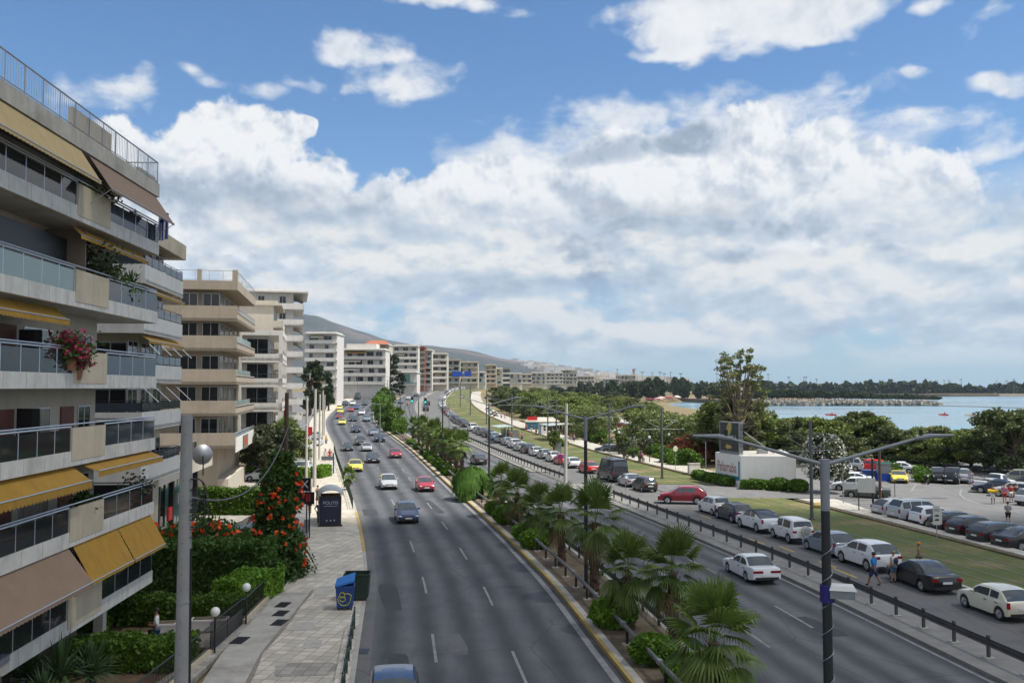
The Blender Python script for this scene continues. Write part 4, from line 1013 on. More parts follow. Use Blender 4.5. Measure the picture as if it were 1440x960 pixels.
# ======== white framed building
x0,y0,_=PD(397,544,113)
B4=Bld('white_framed_building',x0,y0,math.atan(-.22),0,'white framed building with square open loggias beyond the beige block')
W4=14
B4.box('wall',1.8,16,1.8,W4+4,-.2,17.4,MAT['wplaster'])
ZF=[1.0,4.6,8.2,11.3,14.4,17.6]
for k in range(len(ZF)-1):
    z0,z1=ZF[k],ZF[k+1]
    s_=B4.box('slab',0,16,0,W4,z0-.35,z0,MAT['wplaster'] if k not in(1,) else MAT['plaster'])
    b=MB(); b.box(-.2,0,0,16,z0-.6,z0+.5); b.box(-W4,-.2,0,.2,z0-.6,z0+.5); b.build('parapet',MAT['wplaster'] if k>1 else MAT['plaster'],s_)
    for (u,v) in ((0,0),(0,5),(0,9.6),(5.2,0),(10.5,0),(15.6,0)): B4.box('pillar',u,u+.5,v,v+.5,z0,z1-.35,MAT['wplaster'])
    B4.rail([(15.8,.1),(.1,.1),(.1,W4-4)],z0+.5,.55,MAT['dark'],bars=.25)
    for v in (3.2,7.4,11.8): B4.win(v-1.3,v+1.3,1.8,z0+.1,z1-.7,'near',mat=MAT['glass'])
    for u in (3.2,8,13): B4.win(u-1.4,u+1.4,1.8,z0+.1,z1-.7,'street',mat=MAT['glass'])
B4.box('roof',0,16,0,W4+2,17.25,17.9,MAT['wplaster']); B4.box('wall',3,16,9.6,W4+6,10,15.5,MAT['beige2'])
# ======== taller beige slab with chimneys
x0,y0,_=PD(402,544,131)
B5=block('beige_tower_block',x0-.6,y0,math.atan(-.23),0,14,17,6,3.15,'tall plain beige block with a chimney stack above the white framed building','beige2','beige2',bal=1.3,solid='beige2',parap=.9,near=False,ground=3.8,roofover=.0,seed=4)
for i in range(3): 
    B5.box('chimney',2+.9*i,2.5+.9*i,6+1.2*i,6.6+1.2*i,23.4,26.2,MAT['beige2'])
B5.box('stair_tower',1.2,7,5,10,22.9,24.2,MAT['beige2'])
# ======== white block with many thin balconies
x0,y0,_=PD(426,544,172)
B6=block('white_balcony_block',x0,y0,math.atan(-.25),.5,18,14,8,3.05,'white block with many thin curved looking balconies below the hill','wplaster','wplaster',bal=2.0,solid='wplaster',parap=.95,wrap=1.6,ground=3.9,awn=.5,roofover=.9,seed=6)
# ======== buildings at the bend, facing the bridge
def facing(px,D,h=0): 
    x,y,_=PD(px,544,D); return x,y,f(D)
def front_block(name,pxl,pxr,top,D,floors,label,mat,band,solid=None,railm='alu',seed=1,awn=0,depth=14,skew=0,bal=1.8,glassm='glass',gr=1.25,topset=0):
    """block whose street face looks towards the bridge; pxl/pxr/top fix its real width and height at distance D"""
    xl,_,_=PD(pxl,544,D); xr,_,_=PD(pxr,544,D); z0=f(D); H=CH+(544-top)*D/F-z0; W=xr-xl
    fh=H/(floors+gr); 
    return block(name,xl,D,R(90)+skew,z0-.4,W,depth,floors,fh,label,mat,band,bal=bal,solid=solid,railm=railm,near=False,ground=fh*gr-.3+.4,seed=seed,awn=awn,pitch=3.6,parap=.9,roofover=.6,topset=topset,glassm=glassm,bandh=.3)
front_block('pale_grey_block',427,472,468,300,6,'pale grey block with long balconies and a tall aerial at the bend','wplaster','wplaster',seed=11,solid='wplaster',awn=.3,gr=2.2)
front_block('curved_front_block',470,541,491,345,4,'wide apartment block with banded balconies and cream awnings facing down the road','wplaster','wplaster',seed=12,solid='marble',awn=.9,gr=1.9,topset=2.6)
front_block('red_roofed_block',512,546,484,385,6,'pale block showing a red tiled roof above the banded block','beige2','wplaster',solid='wplaster',awn=.4,seed=13)
bb_=MB(); xl,_,_=PD(511,544,381); xr,_,_=PD(544,544,381); zz=CH+(544-480)*381/F; bb_.add([(xl,381,zz-1.2),(xr,381,zz-1.2),(xr,397,zz-1.2),(xl,397,zz-1.2),(xl+2,388,zz+.8),(xr-2,388,zz+.8)],[(0,1,5,4),(1,2,5),(2,3,4,5),(3,0,4),(0,3,2,1)])
par=[o for o in COL.objects if o.name=='red_roofed_block'][0]; q=bb_.build('tiled_roof',MAT['tile']); q.parent=par; bpy.context.view_layer.update(); q.matrix_parent_inverse=par.matrix_world.inverted()
front_block('white_stepped_block',552,587,486,430,6,'white stepped block behind the tall dark tree','wplaster','wplaster',solid='wplaster',seed=14,gr=1.6,awn=.4)
front_block('brown_stair_tower',584,597,488,440,7,'narrow block with a red brown stair tower and blue glass strip','brick','brick',seed=15,bal=.4,glassm='blueg')
front_block('glass_balcony_block',597,607,492,445,6,'slim white block with pale glass balconies beside the red brown tower','wplaster','wplaster',seed=16)
front_block('grey_banded_block',606,628,497,452,5,'grey banded block with wide balconies right of the red brown tower','beige2','wplaster',solid='wplaster',seed=17,awn=.4)
front_block('glass_showroom',563,586,523,380,1,'low showroom with pale green glass front at the bend','wplaster','wplaster',seed=18,glassm='teal',bal=.6,gr=1.0)
for i,(l,r,t,D,n,lab,m,bd) in enumerate([(627,646,506,520,4,'beige block left of the blue road signs','beige','beige2'),(645,672,509,560,4,'beige block with a flat parapet behind the blue road signs','beige2','beige2'),
  (671,683,523,610,2,'low white block between the beige and yellow blocks','wplaster','wplaster'),(681,698,513,640,4,'yellow block carrying three white flagpoles','plaster','plaster'),(697,707,518,655,4,'white office block next to the yellow block','wplaster','wplaster'),(706,717,518,665,3,'dark blue glass tower front with a red banner','blueg','wplaster'),
  (716,734,525,720,2,'long low white block behind the park trees','wplaster','wplaster'),(733,748,526,760,2,'pale block behind the park, second of the low ones','beige2','wplaster'),(747,768,524,800,3,'pale block with a roof room behind the park trees','wplaster','wplaster'),(768,792,524,850,3,'white block with dark balconies behind the park','wplaster','wplaster'),
  (790,812,520,900,4,'modern white block with a glass top floor behind the park','wplaster','marble'),(812,836,529,950,2,'low pale block right of the modern white one','beige2','wplaster'),(850,872,533,1010,2,'low grey building with long dark window bands','conc','wplaster'),(868,894,528,1020,2,'unfinished grey concrete frame building above the trees','conc','conc'),(895,912,535,1100,1,'low sand coloured hall past the concrete frame','plaster','plaster')]):
    front_block('distant_building',l,r,t,D,n,lab,m,bd,seed=30+i,bal=1.2,solid=bd if i%2 else None,awn=.35)
# ---------------------------------------------------------------- cars
PAINT=paintmat('car_paint'); CGLASS=M('car_glass',(.07,.085,.10),.05,.22,var=.3,scale=1.5); TYRE=M('tyre_rubber',(.018,.018,.018),.85,var=.1); RIM=M('wheel_rim',(.42,.43,.44),.3,.8,var=0); RIMD=M('wheel_cover_dark',(.10,.10,.105),.4,.6,var=0)
HEADL=M('headlight_lens',(.72,.75,.78),.08,.25,var=0); TAIL=M('taillight_lens',(.26,.008,.01),.15,0,var=0); PLATE=M('number_plate',(.75,.75,.74),.5,var=0); CTRIM=M('black_trim',(.022,.022,.024),.55,var=0); CHROME=M('chrome',(.6,.6,.6),.15,1,var=0); INDI=M('indicator_lens',(.75,.25,.02),.15,var=0)
def car_kind(name,cat,L,W,H,wb,fo,r,top,ws,rf,rr,rw,belt,pill,tum=.30,zs=.22,wr=.06,mirror=True,lamps='round',spare=False,rack=False,twotone=None,tail='low',boxy=.0,bed=None,dark=None):
    """top: shoulder line [(s,z)], s metres behind the nose; ws/rf/rr/rw: screen foot, roof front, roof rear, rear screen foot"""
    e=bpy.data.objects.new(name,None); COL.objects.link(e); e['category']=cat; e.location=(0,-500,0)
    wf,wR=fo,fo+wb; za=r; AR=r+.055
    S=sorted(set([0,.04,.10,.2,L-.18,L-.08,L-.03,L]+[i*.085 for i in range(int(L/.085)+1)]+[ws,rw]+[c+AR*q for c in (wf,wR) for q in (-1,-.97,-.9,-.7,-.4,0,.4,.7,.9,.97,1)]))
    S=[s for s in S if 0<=s<=L]; S=[s for i,s in enumerate(S) if i==0 or s-S[i-1]>.008]
    def hw(s):
        k=1
        if s<.75: k-=(.13-.06*boxy)*((.75-s)/.75)**2.2
        if s>L-.6: k-=(.085-.05*boxy)*((s-L+.6)/.6)**2.2
        return W/2*k
    def ztop(s):
        z=lerp(top,s)
        return z
    def zlow(s):
        z=zs+ (.05*((.4-s)/.4) if s<.4 else 0)+(.09*((s-L+.5)/.5) if s>L-.5 else 0)
        for c in (wf,wR):
            d=abs(s-c)
            if d<AR: z=max(z,za+math.sqrt(AR*AR-d*d)*.98)
        return z
    b=MB(); trim=MB(); rows=[]
    for s in S:
        w_=hw(s); t=ztop(s); l=min(zlow(s),t-.07); q=t-l
        pull=0
        if s<.04: pull=.05
        if s>L-.03: pull=.04
        w_-=pull; l+=pull*.4; t-=pull*.8
        half=[(w_*.90,l-.004),(w_*.985,l+.0),(w_*1.0,l+q*.22),(w_*1.0,l+q*.52),(w_*.985,l+q*.80),(w_*.945,t-.012),(w_*.86,t+.012),(w_*.45,t+.03),(0,t+.035)]
        rows.append([(x,-s+L/2,z) for x,z in half]+[(-x,-s+L/2,z) for x,z in half[-2::-1]])
    n=len(rows[0]); off=0
    b.v=[p for r_ in rows for p in r_]
    for i in range(len(rows)-1):
        for j in range(n-1):
            b.f.append((i*n+j,i*n+j+1,(i+1)*n+j+1,(i+1)*n+j)); b.m.append(0)
    b.f+= [tuple(range(n))[::-1],tuple(range((len(rows)-1)*n,len(rows)*n))]; b.m+=[0,0]
    # greenhouse
    G_=sorted(set([ws+(rf-ws)*i/5 for i in range(6)]+[rf+(rr-rf)*i/8 for i in range(9)]+[rr+(rw-rr)*i/5 for i in range(6)]+[x for p in pill for x in p]))
    gl={'windscreen':MB(),'rear_window':MB()}; sides=[]
    def zr(s):
        if s<rf:
            t=(s-ws)/(rf-ws); return belt(s)*(1-t)+ (H-.05)*t+.035*math.sin(math.pi*t)
        if s>rr:
            t=(s-rr)/(rw-rr); return (H-.06)*(1-t)+belt(s)*t+.04*math.sin(math.pi*t)
        t=(s-rf)/(rr-rf); return H-.05-.01*t+.045*math.sin(math.pi*t)
    grow=[]
    for s in G_:
        zb=belt(s)-.015; z=max(zr(s),zb+.012); wB=hw(s)*.955; hgt=z-zb
        def ww(zz): return wB-tum*(zz-zb)
        z1=zb+min(.035,hgt*.2); z2=max(z1,z-.085-(.02 if hgt>.3 else 0)); z3=z-.022
        half=[(wB,zb),(ww(z1),z1),(ww(z2)-.004,z2),(ww(z3)-.05,z3),(ww(z3)*.55,z+.012),(0,z+.02)]
        grow.append([(x,-s+L/2,zz) for x,zz in half]+[(-x,-s+L/2,zz) for x,zz in half[-2::-1]])
    gn=len(grow[0]); side_b=[]
    for i in range(len(G_)-1):
        sm_=(G_[i]+G_[i+1])/2
        pi_=[k for k,p in enumerate(pill) if p[0]<=sm_<=p[1]]
        for j in range(gn-1):
            q=[grow[i][j],grow[i][j+1],grow[i+1][j+1],grow[i+1][j]]; tgt=b; m=0
            if j in (1,gn-3) and pi_: 
                key=('side',pi_[0],j); tgt=gl.setdefault(key,MB())
            elif 3<=j<=gn-5 and sm_<rf-.03 and sm_>ws+.04: tgt=gl['windscreen']
            elif 3<=j<=gn-5 and sm_>rr+.03 and sm_<rw-.05: tgt=gl['rear_window']
            elif twotone is not None and j>=2 and j<=gn-4: m=1
            tgt.quad(*q,m)
    if twotone is not None and False: pass
    bo=b.build('body',[PAINT]+([twotone] if twotone is not None else []),e,38); bo['paint']=1
    for k,g in gl.items():
        if g.f: g.build(k if isinstance(k,str) else 'side_window',CGLASS,e,True)
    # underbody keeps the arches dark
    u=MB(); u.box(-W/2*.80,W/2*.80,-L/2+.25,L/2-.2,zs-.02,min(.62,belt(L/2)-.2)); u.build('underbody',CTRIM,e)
    # trim: sills, bumpers, grille
    t_=MB(); t_.box(-W/2*.78,W/2*.78,L/2-.10,L/2+.012,.27,.40); t_.box(-W/2*.42,W/2*.42,L/2-.10,L/2+.008,.50,.60); t_.build('grille',CTRIM,e)
    t_=MB(); t_.box(-W/2*.80,W/2*.80,-L/2-.012,-L/2+.08,.28,.42); t_.build('rear_bumper',CTRIM if dark else CTRIM,e)
    for sx in (-1,1):
        t_=MB(); zf=ztop(.12)-.10
        if lamps=='round': t_.sph((sx*hw(.12)*.78,L/2-.11,zf-.02),1,10,6,sx=.11,sy=.13,sz=.10)
        else: t_.sph((sx*hw(.16)*.80,L/2-.15,zf-.0),1,10,6,sx=.19,sy=.17,sz=.075)
        t_.build('headlight',HEADL,e,True)
        t_=MB(); zb=ztop(L-.1)
        if tail=='high': t_.box(min(sx*(W/2*.80),sx*W/2*.955),max(sx*(W/2*.80),sx*W/2*.955),-L/2-.008,-L/2+.07,zb-.30,zb-.02)
        elif tail=='wide': t_.box(min(sx*.22,sx*W/2*.93),max(sx*.22,sx*W/2*.93),-L/2-.012,-L/2+.10,zb-.26,zb-.13)
        else: t_.box(min(sx*(W/2*.60),sx*W/2*.952),max(sx*(W/2*.60),sx*W/2*.952),-L/2-.008,-L/2+.09,zb-.25,zb-.10)
        t_.build('taillight',TAIL,e)
        if mirror:
            t_=MB(); t_.sph((sx*(W/2+.07),L/2-ws-.42,belt(ws+.4)+.08),1,8,5,sx=.12,sy=.07,sz=.075); o=t_.build('mirror',PAINT,e,True); o['paint']=1
        t_=MB()
        for s in ((pill[0][0]+pill[0][1])/2+.35, ) + (((pill[1][0]+pill[1][1])/2+.2,) if len(pill)>1 else ()):
            t_.box(min(sx*W/2*.99,sx*(W/2+.018)),max(sx*W/2*.99,sx*(W/2+.018)),-s+L/2-.09,-s+L/2+.09,belt(s)-.17,belt(s)-.14)
        t_.build('door_handle',CTRIM,e)
    for y,nm in ((L/2+.014,'number_plate'),(-L/2-.014,'number_plate')):
        t_=MB(); zq=.46 if y>0 else (.62 if tail!='wide' else .5); t_.box(-.26,.26,y-.008,y+.008,zq-.055,zq+.055); t_.build(nm,PLATE,e)
    if spare:
        t_=MB(); t_.tube([(.15,-L/2-.20,.92),(.15,-L/2+.02,.92)],.34,16); t_.tube([(.15,-L/2-.215,.92),(.15,-L/2-.19,.92)],[.2,.3],16,1); t_.build('spare_wheel',[M('spare_cover',(.55,.50,.42),.6,var=.05),RIM],e,30)
    if rack:
        t_=MB()
        for sx in (-1,1): t_.tube([(sx*W*.36,L/2-rf-.2,H+.05),(sx*W*.36,L/2-rr+.2,H+.05)],.02,6)
        for s in (rf+.5,rr-.5): t_.tube([(-W*.38,L/2-s,H+.06),(W*.38,L/2-s,H+.06)],.018,6)
        t_.build('roof_rack',CTRIM,e)
    if bed:
        t_=MB(); t_.box(-W/2*.82,W/2*.82,-L/2+.12,L/2-rw-.12,ztop(L-.5)-.02,ztop(L-.5)+.045); t_.build('load_bed',CTRIM,e)
    for (yy) in (L/2-wf,L/2-wR):
        for sx in (-1,1):
            t_=MB(); x0,x1=sx*(W/2-.215),sx*(W/2-.012)
            t_.tube([(x0,yy,r),(x0+.02*sx,yy,r),(x1-.03*sx,yy,r),(x1,yy,r)],[r*.94,r,r,r*.93],20); w_=t_.build('wheel',TYRE,e,40)
            q=MB(); q.tube([(x1-.02*sx,yy,r),(x1+.006*sx,yy,r)],[r*.68,r*.64],20)
            for k in range(5):
                a=k*1.2566; q.tube([(x1+.01*sx,yy+.06*math.cos(a),r+.06*math.sin(a)),(x1+.008*sx,yy+r*.60*math.cos(a),r+r*.60*math.sin(a))],.028,4)
            q.build('rim',RIM if not dark else RIMD,w_,40)
    e['L_']=L; 
    dims=dict(L=L,W=W,fo=fo,wb=wb,e=e); del e['L_']
    CARS[name]=dims; return dims
CARS={}
def bl(*k): return lambda s:lerp(k,s)
NT=[(0,.58)]
car_kind('hatchback','car',4.05,1.72,1.47,2.52,.80,.31,[(0,.60),(.12,.70),(.6,.82),(1.05,.93),(2.2,.95),(3.4,.97),(3.95,.96),(4.05,.86)],1.02,1.85,3.35,3.98,bl((1,.93),(4,.97)),[(1.45,2.42),(2.50,3.30)],lamps='oval',tail='high')
car_kind('old_hatchback','car',3.85,1.65,1.38,2.45,.72,.28,[(0,.60),(.10,.70),(.55,.79),(1.15,.88),(2.2,.90),(3.7,.92),(3.85,.82)],1.12,1.85,3.05,3.80,bl((1,.88),(4,.92)),[(1.55,2.50),(2.58,3.35)],lamps='oval',tail='low')
car_kind('saloon','car',4.55,1.76,1.43,2.66,.88,.315,[(0,.60),(.12,.70),(.7,.80),(1.25,.92),(2.5,.94),(3.6,.96),(4.4,.97),(4.55,.86)],1.22,2.05,3.10,3.92,bl((1.2,.92),(3.9,.96)),[(1.65,2.62),(2.70,3.50)],lamps='oval',tail='low')
car_kind('boxy_saloon','car',4.35,1.68,1.36,2.55,.82,.29,[(0,.58),(.06,.68),(.6,.77),(1.30,.86),(2.5,.88),(3.6,.90),(4.3,.90),(4.35,.82)],1.28,2.05,3.05,3.72,bl((1.2,.86),(3.8,.90)),[(1.66,2.52),(2.59,3.36)],lamps='oval',tail='wide',boxy=.7)
car_kind('estate','car',4.70,1.80,1.47,2.75,.88,.32,[(0,.62),(.12,.72),(.7,.83),(1.25,.94),(2.5,.96),(4.0,.98),(4.6,.97),(4.7,.86)],1.22,2.05,4.05,4.62,bl((1.2,.94),(4.7,.98)),[(1.65,2.62),(2.70,3.52),(3.60,4.25)],lamps='oval',tail='low')
car_kind('suv','car',4.40,1.83,1.62,2.65,.88,.35,[(0,.72),(.12,.84),(.6,.95),(1.15,1.05),(2.4,1.07),(3.8,1.10),(4.3,1.08),(4.4,.95)],1.12,1.95,3.70,4.32,bl((1.1,1.05),(4.4,1.10)),[(1.52,2.50),(2.58,3.45)],lamps='oval',tail='low',zs=.30)
car_kind('coupe_suv','car',4.36,1.80,1.56,2.64,.86,.35,[(0,.72),(.12,.82),(.6,.93),(1.15,1.03),(2.4,1.06),(3.6,1.11),(4.25,1.10),(4.36,.96)],1.12,1.95,3.05,4.18,bl((1.1,1.03),(4.3,1.11)),[(1.52,2.48),(2.56,3.20)],lamps='oval',tail='high',zs=.30,twotone=CTRIM)
car_kind('mini','car',3.72,1.69,1.41,2.47,.66,.31,[(0,.62),(.10,.74),(.5,.86),(1.0,.92),(2.2,.935),(3.4,.95),(3.62,.94),(3.72,.84)],.98,1.60,3.10,3.62,bl((1,.92),(3.7,.95)),[(1.32,2.40),(2.48,3.05)],lamps='round',tail='high',boxy=.4)
car_kind('small_car','car',3.55,1.60,1.50,2.34,.66,.28,[(0,.60),(.10,.74),(.5,.86),(.9,.95),(2.2,.96),(3.4,.97),(3.55,.86)],.86,1.50,3.15,3.50,bl((.8,.95),(3.6,.97)),[(1.22,2.15),(2.22,3.05)],lamps='round',tail='high',boxy=.4)
car_kind('jeep','car',3.62,1.64,1.68,2.20,.72,.34,[(0,.80),(.05,.92),(.5,.99),(1.05,1.04),(2.2,1.05),(3.5,1.05),(3.62,1.0)],1.10,1.45,3.35,3.60,bl((1,1.04),(3.7,1.05)),[(1.35,2.05),(2.20,3.15)],lamps='round',tail='low',boxy=.9,spare=True,zs=.36,tum=.18)
car_kind('minivan','car',4.55,1.82,1.72,2.75,.88,.32,[(0,.66),(.12,.78),(.6,.92),(1.0,1.02),(2.4,1.04),(4.0,1.05),(4.45,1.03),(4.55,.9)],.92,1.80,4.05,4.48,bl((.9,1.02),(4.6,1.05)),[(1.35,2.40),(2.48,3.40),(3.48,4.15)],lamps='oval',tail='high',zs=.25)
car_kind('large_van','van',5.95,1.99,2.62,3.66,.98,.36,[(0,.80),(.10,.98),(.5,1.12),(.85,1.22),(2.4,1.26),(5.6,1.28),(5.9,1.28),(5.95,1.2)],.80,1.75,5.78,5.93,bl((.7,1.22),(6,1.28)),[(1.45,2.35),(2.50,3.95),(4.05,5.55)],lamps='oval',tail='high',zs=.30,tum=.10,boxy=.8,rack=True,dark=True)
car_kind('pickup','pickup truck',4.95,1.78,1.66,2.95,.85,.34,[(0,.76),(.08,.88),(.6,.97),(1.2,1.04),(2.7,1.06),(2.9,1.02),(4.85,1.02),(4.95,.95)],1.18,1.75,2.35,2.72,bl((1.1,1.04),(2.8,1.06)),[(1.45,2.25)],lamps='oval',tail='high',zs=.34,boxy=.7,bed=True)
car_kind('sports_coupe','car',4.30,1.72,1.28,2.58,.86,.30,[(0,.50),(.12,.62),(.7,.73),(1.3,.84),(2.5,.87),(3.6,.90),(4.2,.90),(4.3,.80)],1.28,2.05,2.65,3.95,bl((1.2,.84),(4,.90)),[(1.62,2.65),(2.73,3.2)],lamps='oval',tail='low')
car_kind('open_jeep','car',3.9,1.70,1.75,2.35,.70,.36,[(0,.92),(.05,1.0),(.6,1.03),(1.25,1.06),(3.8,1.06),(3.9,1.0)],1.25,1.45,3.3,3.75,bl((1,1.06),(4,1.06)),[(1.42,2.15),(2.28,3.4)],lamps='round',tail='low',boxy=.9,spare=True,zs=.42,tum=.1)
PAL=dict(white=(.74,.75,.76,1),cream=(.72,.68,.54,1),silver=(.42,.44,.46,1),grey=(.17,.18,.19,1),slate=(.19,.24,.29,1),black=(.010,.010,.012,1),navy=(.012,.022,.055,1),blue=(.02,.07,.22,1),dblue=(.014,.040,.115,1),red=(.40,.015,.03,1),bred=(.60,.02,.02,1),wine=(.24,.012,.025,1),yellow=(.80,.62,.03,1),taxi=(.82,.66,.07,1),green=(.24,.27,.20,1),sgreen=(.40,.45,.42,1),lblue=(.25,.38,.5,1),charcoal=(.035,.037,.04,1),gold=(.38,.33,.22,1),olive=(.06,.065,.05,1))
USED=set()
def car(kind_,px,py,anchor,h,col,label,group=None,z=None,par=None,x=None,y=None):
    d=CARS[kind_]; L,W=d['L'],d['W']; hw_=W/2-.1
    A={'fc':(0,L/2),'rc':(0,-L/2),'c':(0,0),'fl':(-hw_,L/2-d['fo']),'fr':(hw_,L/2-d['fo']),'rl':(-hw_,L/2-d['fo']-d['wb']),'rr':(hw_,L/2-d['fo']-d['wb'])}[anchor]
    if x is None: x,y=G(px,py,z)
    c,s=math.cos(-h),math.sin(-h); X=x-(c*A[0]-s*A[1]); Y=y-(s*A[0]+c*A[1])
    e=d['e']; Z=(zt(X,Y) if z is None else z)+.012
    if kind_ not in USED:
        USED.add(kind_); e.location=(X,Y,Z); e.rotation_euler=(0,0,-h); e['label']=label
        if group: e['group']=group
        for ch in e.children:
            if 'paint' in ch: ch.color=PAL[col]
        r=e
    else: r=ctree(e,(X,Y,Z),-h,label,group,paint=PAL[col])
    # the slope of the road
    sl_=(f(Y+1)-f(Y-1))/2
    if abs(sl_)>.004 and X<xs(Y)+12: r.rotation_euler.x=math.atan(sl_)*(1 if abs(h)<1.5 else -1)
    return r
GA='cars driving towards the bridge on the main road'; GC='cars parked along the tram line'; GB='cars driving away on the second road'; GP='cars in the seaside car park'; GL='cars parked in front of the shops'
for k,px,py,c,l in [('hatchback',553,1052,'dblue','dark metallic blue hatchback nearest the bridge, cut by the frame'),('hatchback',574.8,737,'dblue','dark blue hatchback driving alone in the middle lane'),('hatchback',548,689,'silver','silver hatchback with a wide black grille in the middle lane'),
 ('old_hatchback',600.5,692,'red','older red hatchback driving beside the median'),('saloon',500.7,664,'taxi','yellow taxi nearest the bridge, just past the bus shelter'),('saloon',526,651.5,'charcoal','black saloon just behind the nearest yellow taxi'),
 ('old_hatchback',557.5,644.5,'red','red hatchback close to the median, farther than the older red one'),('old_hatchback',516.5,635,'silver','pale silver compact car with a dark van right behind it'),('minivan',507.5,626.5,'charcoal','dark van following the pale silver compact'),
 ('saloon',489.5,634.5,'charcoal','black saloon in the lane next to the pavement'),('suv',535,622,'navy','dark navy jeep with round lights next to the median'),('saloon',526.5,613,'slate','blue grey car behind the dark navy jeep'),
 ('minivan',501.5,608.5,'navy','navy people carrier alone in the middle lane'),('suv',516,593,'slate','grey off-roader farther up beside the median'),('saloon',496.5,592.5,'charcoal','dark saloon beside the grey off-roader'),
 ('saloon',481.2,597.5,'taxi','yellow taxi leading the far group by the kerb'),('saloon',477.2,589,'wine','dark red car between the far yellow taxis'),('saloon',478.2,581.5,'taxi','yellow taxi directly behind the dark red car'),('saloon',476.8,576.5,'taxi','last yellow taxi in the far line by the kerb'),
 ('saloon',508.7,583.5,'white','white saloon in the far traffic near the median'),('saloon',493,579,'red','red car in the middle of the far traffic'),('saloon',500.5,575.8,'blue','bright blue car beside the red car in the far traffic'),('saloon',512.5,570,'charcoal','dark car far away next to the green shrubs'),
 ('suv',495.5,570,'white','white off-roader in the far traffic'),('suv',481.5,570.5,'navy','dark blue car by the kerb behind the last taxi'),('large_van',486.5,562,'black','black van standing at the bend'),('saloon',501.5,560,'lblue','pale blue saloon coming round the bend')]:
    x,y=G(px,py); x=max(xAl(y)+1.1,min(xAr(y)-1.0,x)); car(k,0,0,'fc',hd(y)+math.pi,PAL and c,l,GA,x=x,y=y)
for k,px,py,c,l in [('boxy_saloon',1079,823,'white','older white saloon driving away next to the guardrail'),('saloon',677,654,'charcoal','dark saloon driving away behind the palms with red tail lights'),('old_hatchback',563.8,582,'bred','red car far along the second road'),('saloon',573.5,562,'white','white car far along the second road'),
 ('saloon',584.5,557.5,'navy','dark car farthest along the second road'),('saloon',563,567.5,'slate','grey car ahead of the red one on the second road')]:
    x,y=G(px,py); x=max(xBl(y)+1.1,min(xSl(y)-1.1,x)); car(k,0,0,'rc',hd(y),c,l,GB,x=x,y=y)
for k,px,py,c,l in [('suv',599,578,'black','black off-roader parked at the end of the separator'),('suv',601,570,'black','second black off-roader parked beyond the first at the separator')]:
    x,y=G(px,py); car(k,0,0,'rc',hd(y),c,l,'dark cars at the separator',x=x,y=y)
CR=[('small_car',36.2,'bred','red small car at the right edge behind the cream hatchback'),('mini',40.9,'cream','cream small hatchback with a black window band'),('saloon',46.3,'black','black saloon with the bare chested man beside it'),('suv',51.6,'white','white crossover with two people standing behind it'),
 ('hatchback',56.2,'slate','blue grey hatchback behind the lamp post'),('jeep',61.0,'white','white short jeep carrying a spare wheel on its door'),('coupe_suv',65.3,'white','white coupe crossover with a black roof edge'),('hatchback',70.2,'navy','dark navy hatchback between two white cars'),('small_car',74.4,'white','small white boxy car at the head of the near row'),
 ('small_car',91.0,'black','black little car parked behind the silver hatchback'),('old_hatchback',95.4,'silver','silver old hatchback tucked in behind the black van'),('large_van',100.0,'black','large black van with a roof rack'),('hatchback',110.2,'bred','bright red hatchback just beyond the black van'),
 ('mini',117.5,'white','white small car between the two red ones'),('hatchback',122.3,'bred','red hatchback hidden behind the concrete pole'),('small_car',127.2,'white','white boxy hatchback past the concrete pole'),('hatchback',132.4,'sgreen','silver green hatchback in the parked row'),('saloon',137.6,'white','white saloon parked before the black car with a roof box'),
 ('suv',143,'black','black off-roader with a roof box'),('hatchback',148.4,'sgreen','pale green grey hatchback next to the black off-roader'),('suv',153.7,'white','white crossover parked by the tram stop sign'),('hatchback',159.2,'silver','silver hatchback near the tram stop end'),('saloon',164.8,'silver','pale silver saloon opposite the tram shelter'),
 ('hatchback',170.8,'lblue','pale blue hatchback before the tram shelter'),('suv',176.6,'charcoal','dark crossover at the tram shelter'),('suv',182.2,'grey','grey crossover beside the tram shelter'),('hatchback',188,'silver','silver car just past the tram shelter'),('minivan',194,'white','white van past the tram shelter'),
 ('saloon',206,'charcoal','dark saloon first of the four beyond the white van'),('suv',212,'navy','dark blue car second beyond the white van'),('saloon',218,'charcoal','dark car third beyond the white van'),('suv',224,'navy','dark car fourth beyond the white van'),('hatchback',230,'green','olive green car behind the dark group'),
 ('hatchback',237,'silver','silver car farther than the olive green one'),('saloon',243.5,'white','white car farther than the olive green one'),('hatchback',249.5,'bred','red car in the far parked row'),('saloon',256,'charcoal','dark car next to the far red one'),('suv',263,'wine','dark red car in the far parked row'),('hatchback',271,'grey','grey car in the far parked row'),
 ('minivan',283,'white','white van far along the parked row'),('minivan',297,'white','second white van far along the parked row'),('hatchback',312,'wine','red car after the far white vans'),('saloon',330,'silver','silver car where the parked row bends')]
for k,D,c,l in CR:
    x=xCr(D)-1.5-(.35 if D<66 else 0)+rnd.uniform(-.12,.1); car(k,0,0,'rc',hd(D+2)+rnd.uniform(-.02,.02),c,l,GC,x=x,y=D)
rc=random.Random(8)
for i in range(26):
    D=340+i*11+rc.uniform(0,3); car(rc.choice(['saloon','hatchback','suv','minivan']),0,0,'rc',hd(D),rc.choice(['white','white','silver','grey','charcoal','white','lblue']),'tiny far car at the end of the long parked row','cars at the far end of the parked row',x=xCr(D)-1.2,y=D)
car('suv',938.7,708.5,'fl',R(-90)+math.atan((955-720)/F),'wine','dark red crossover turning across the service road')
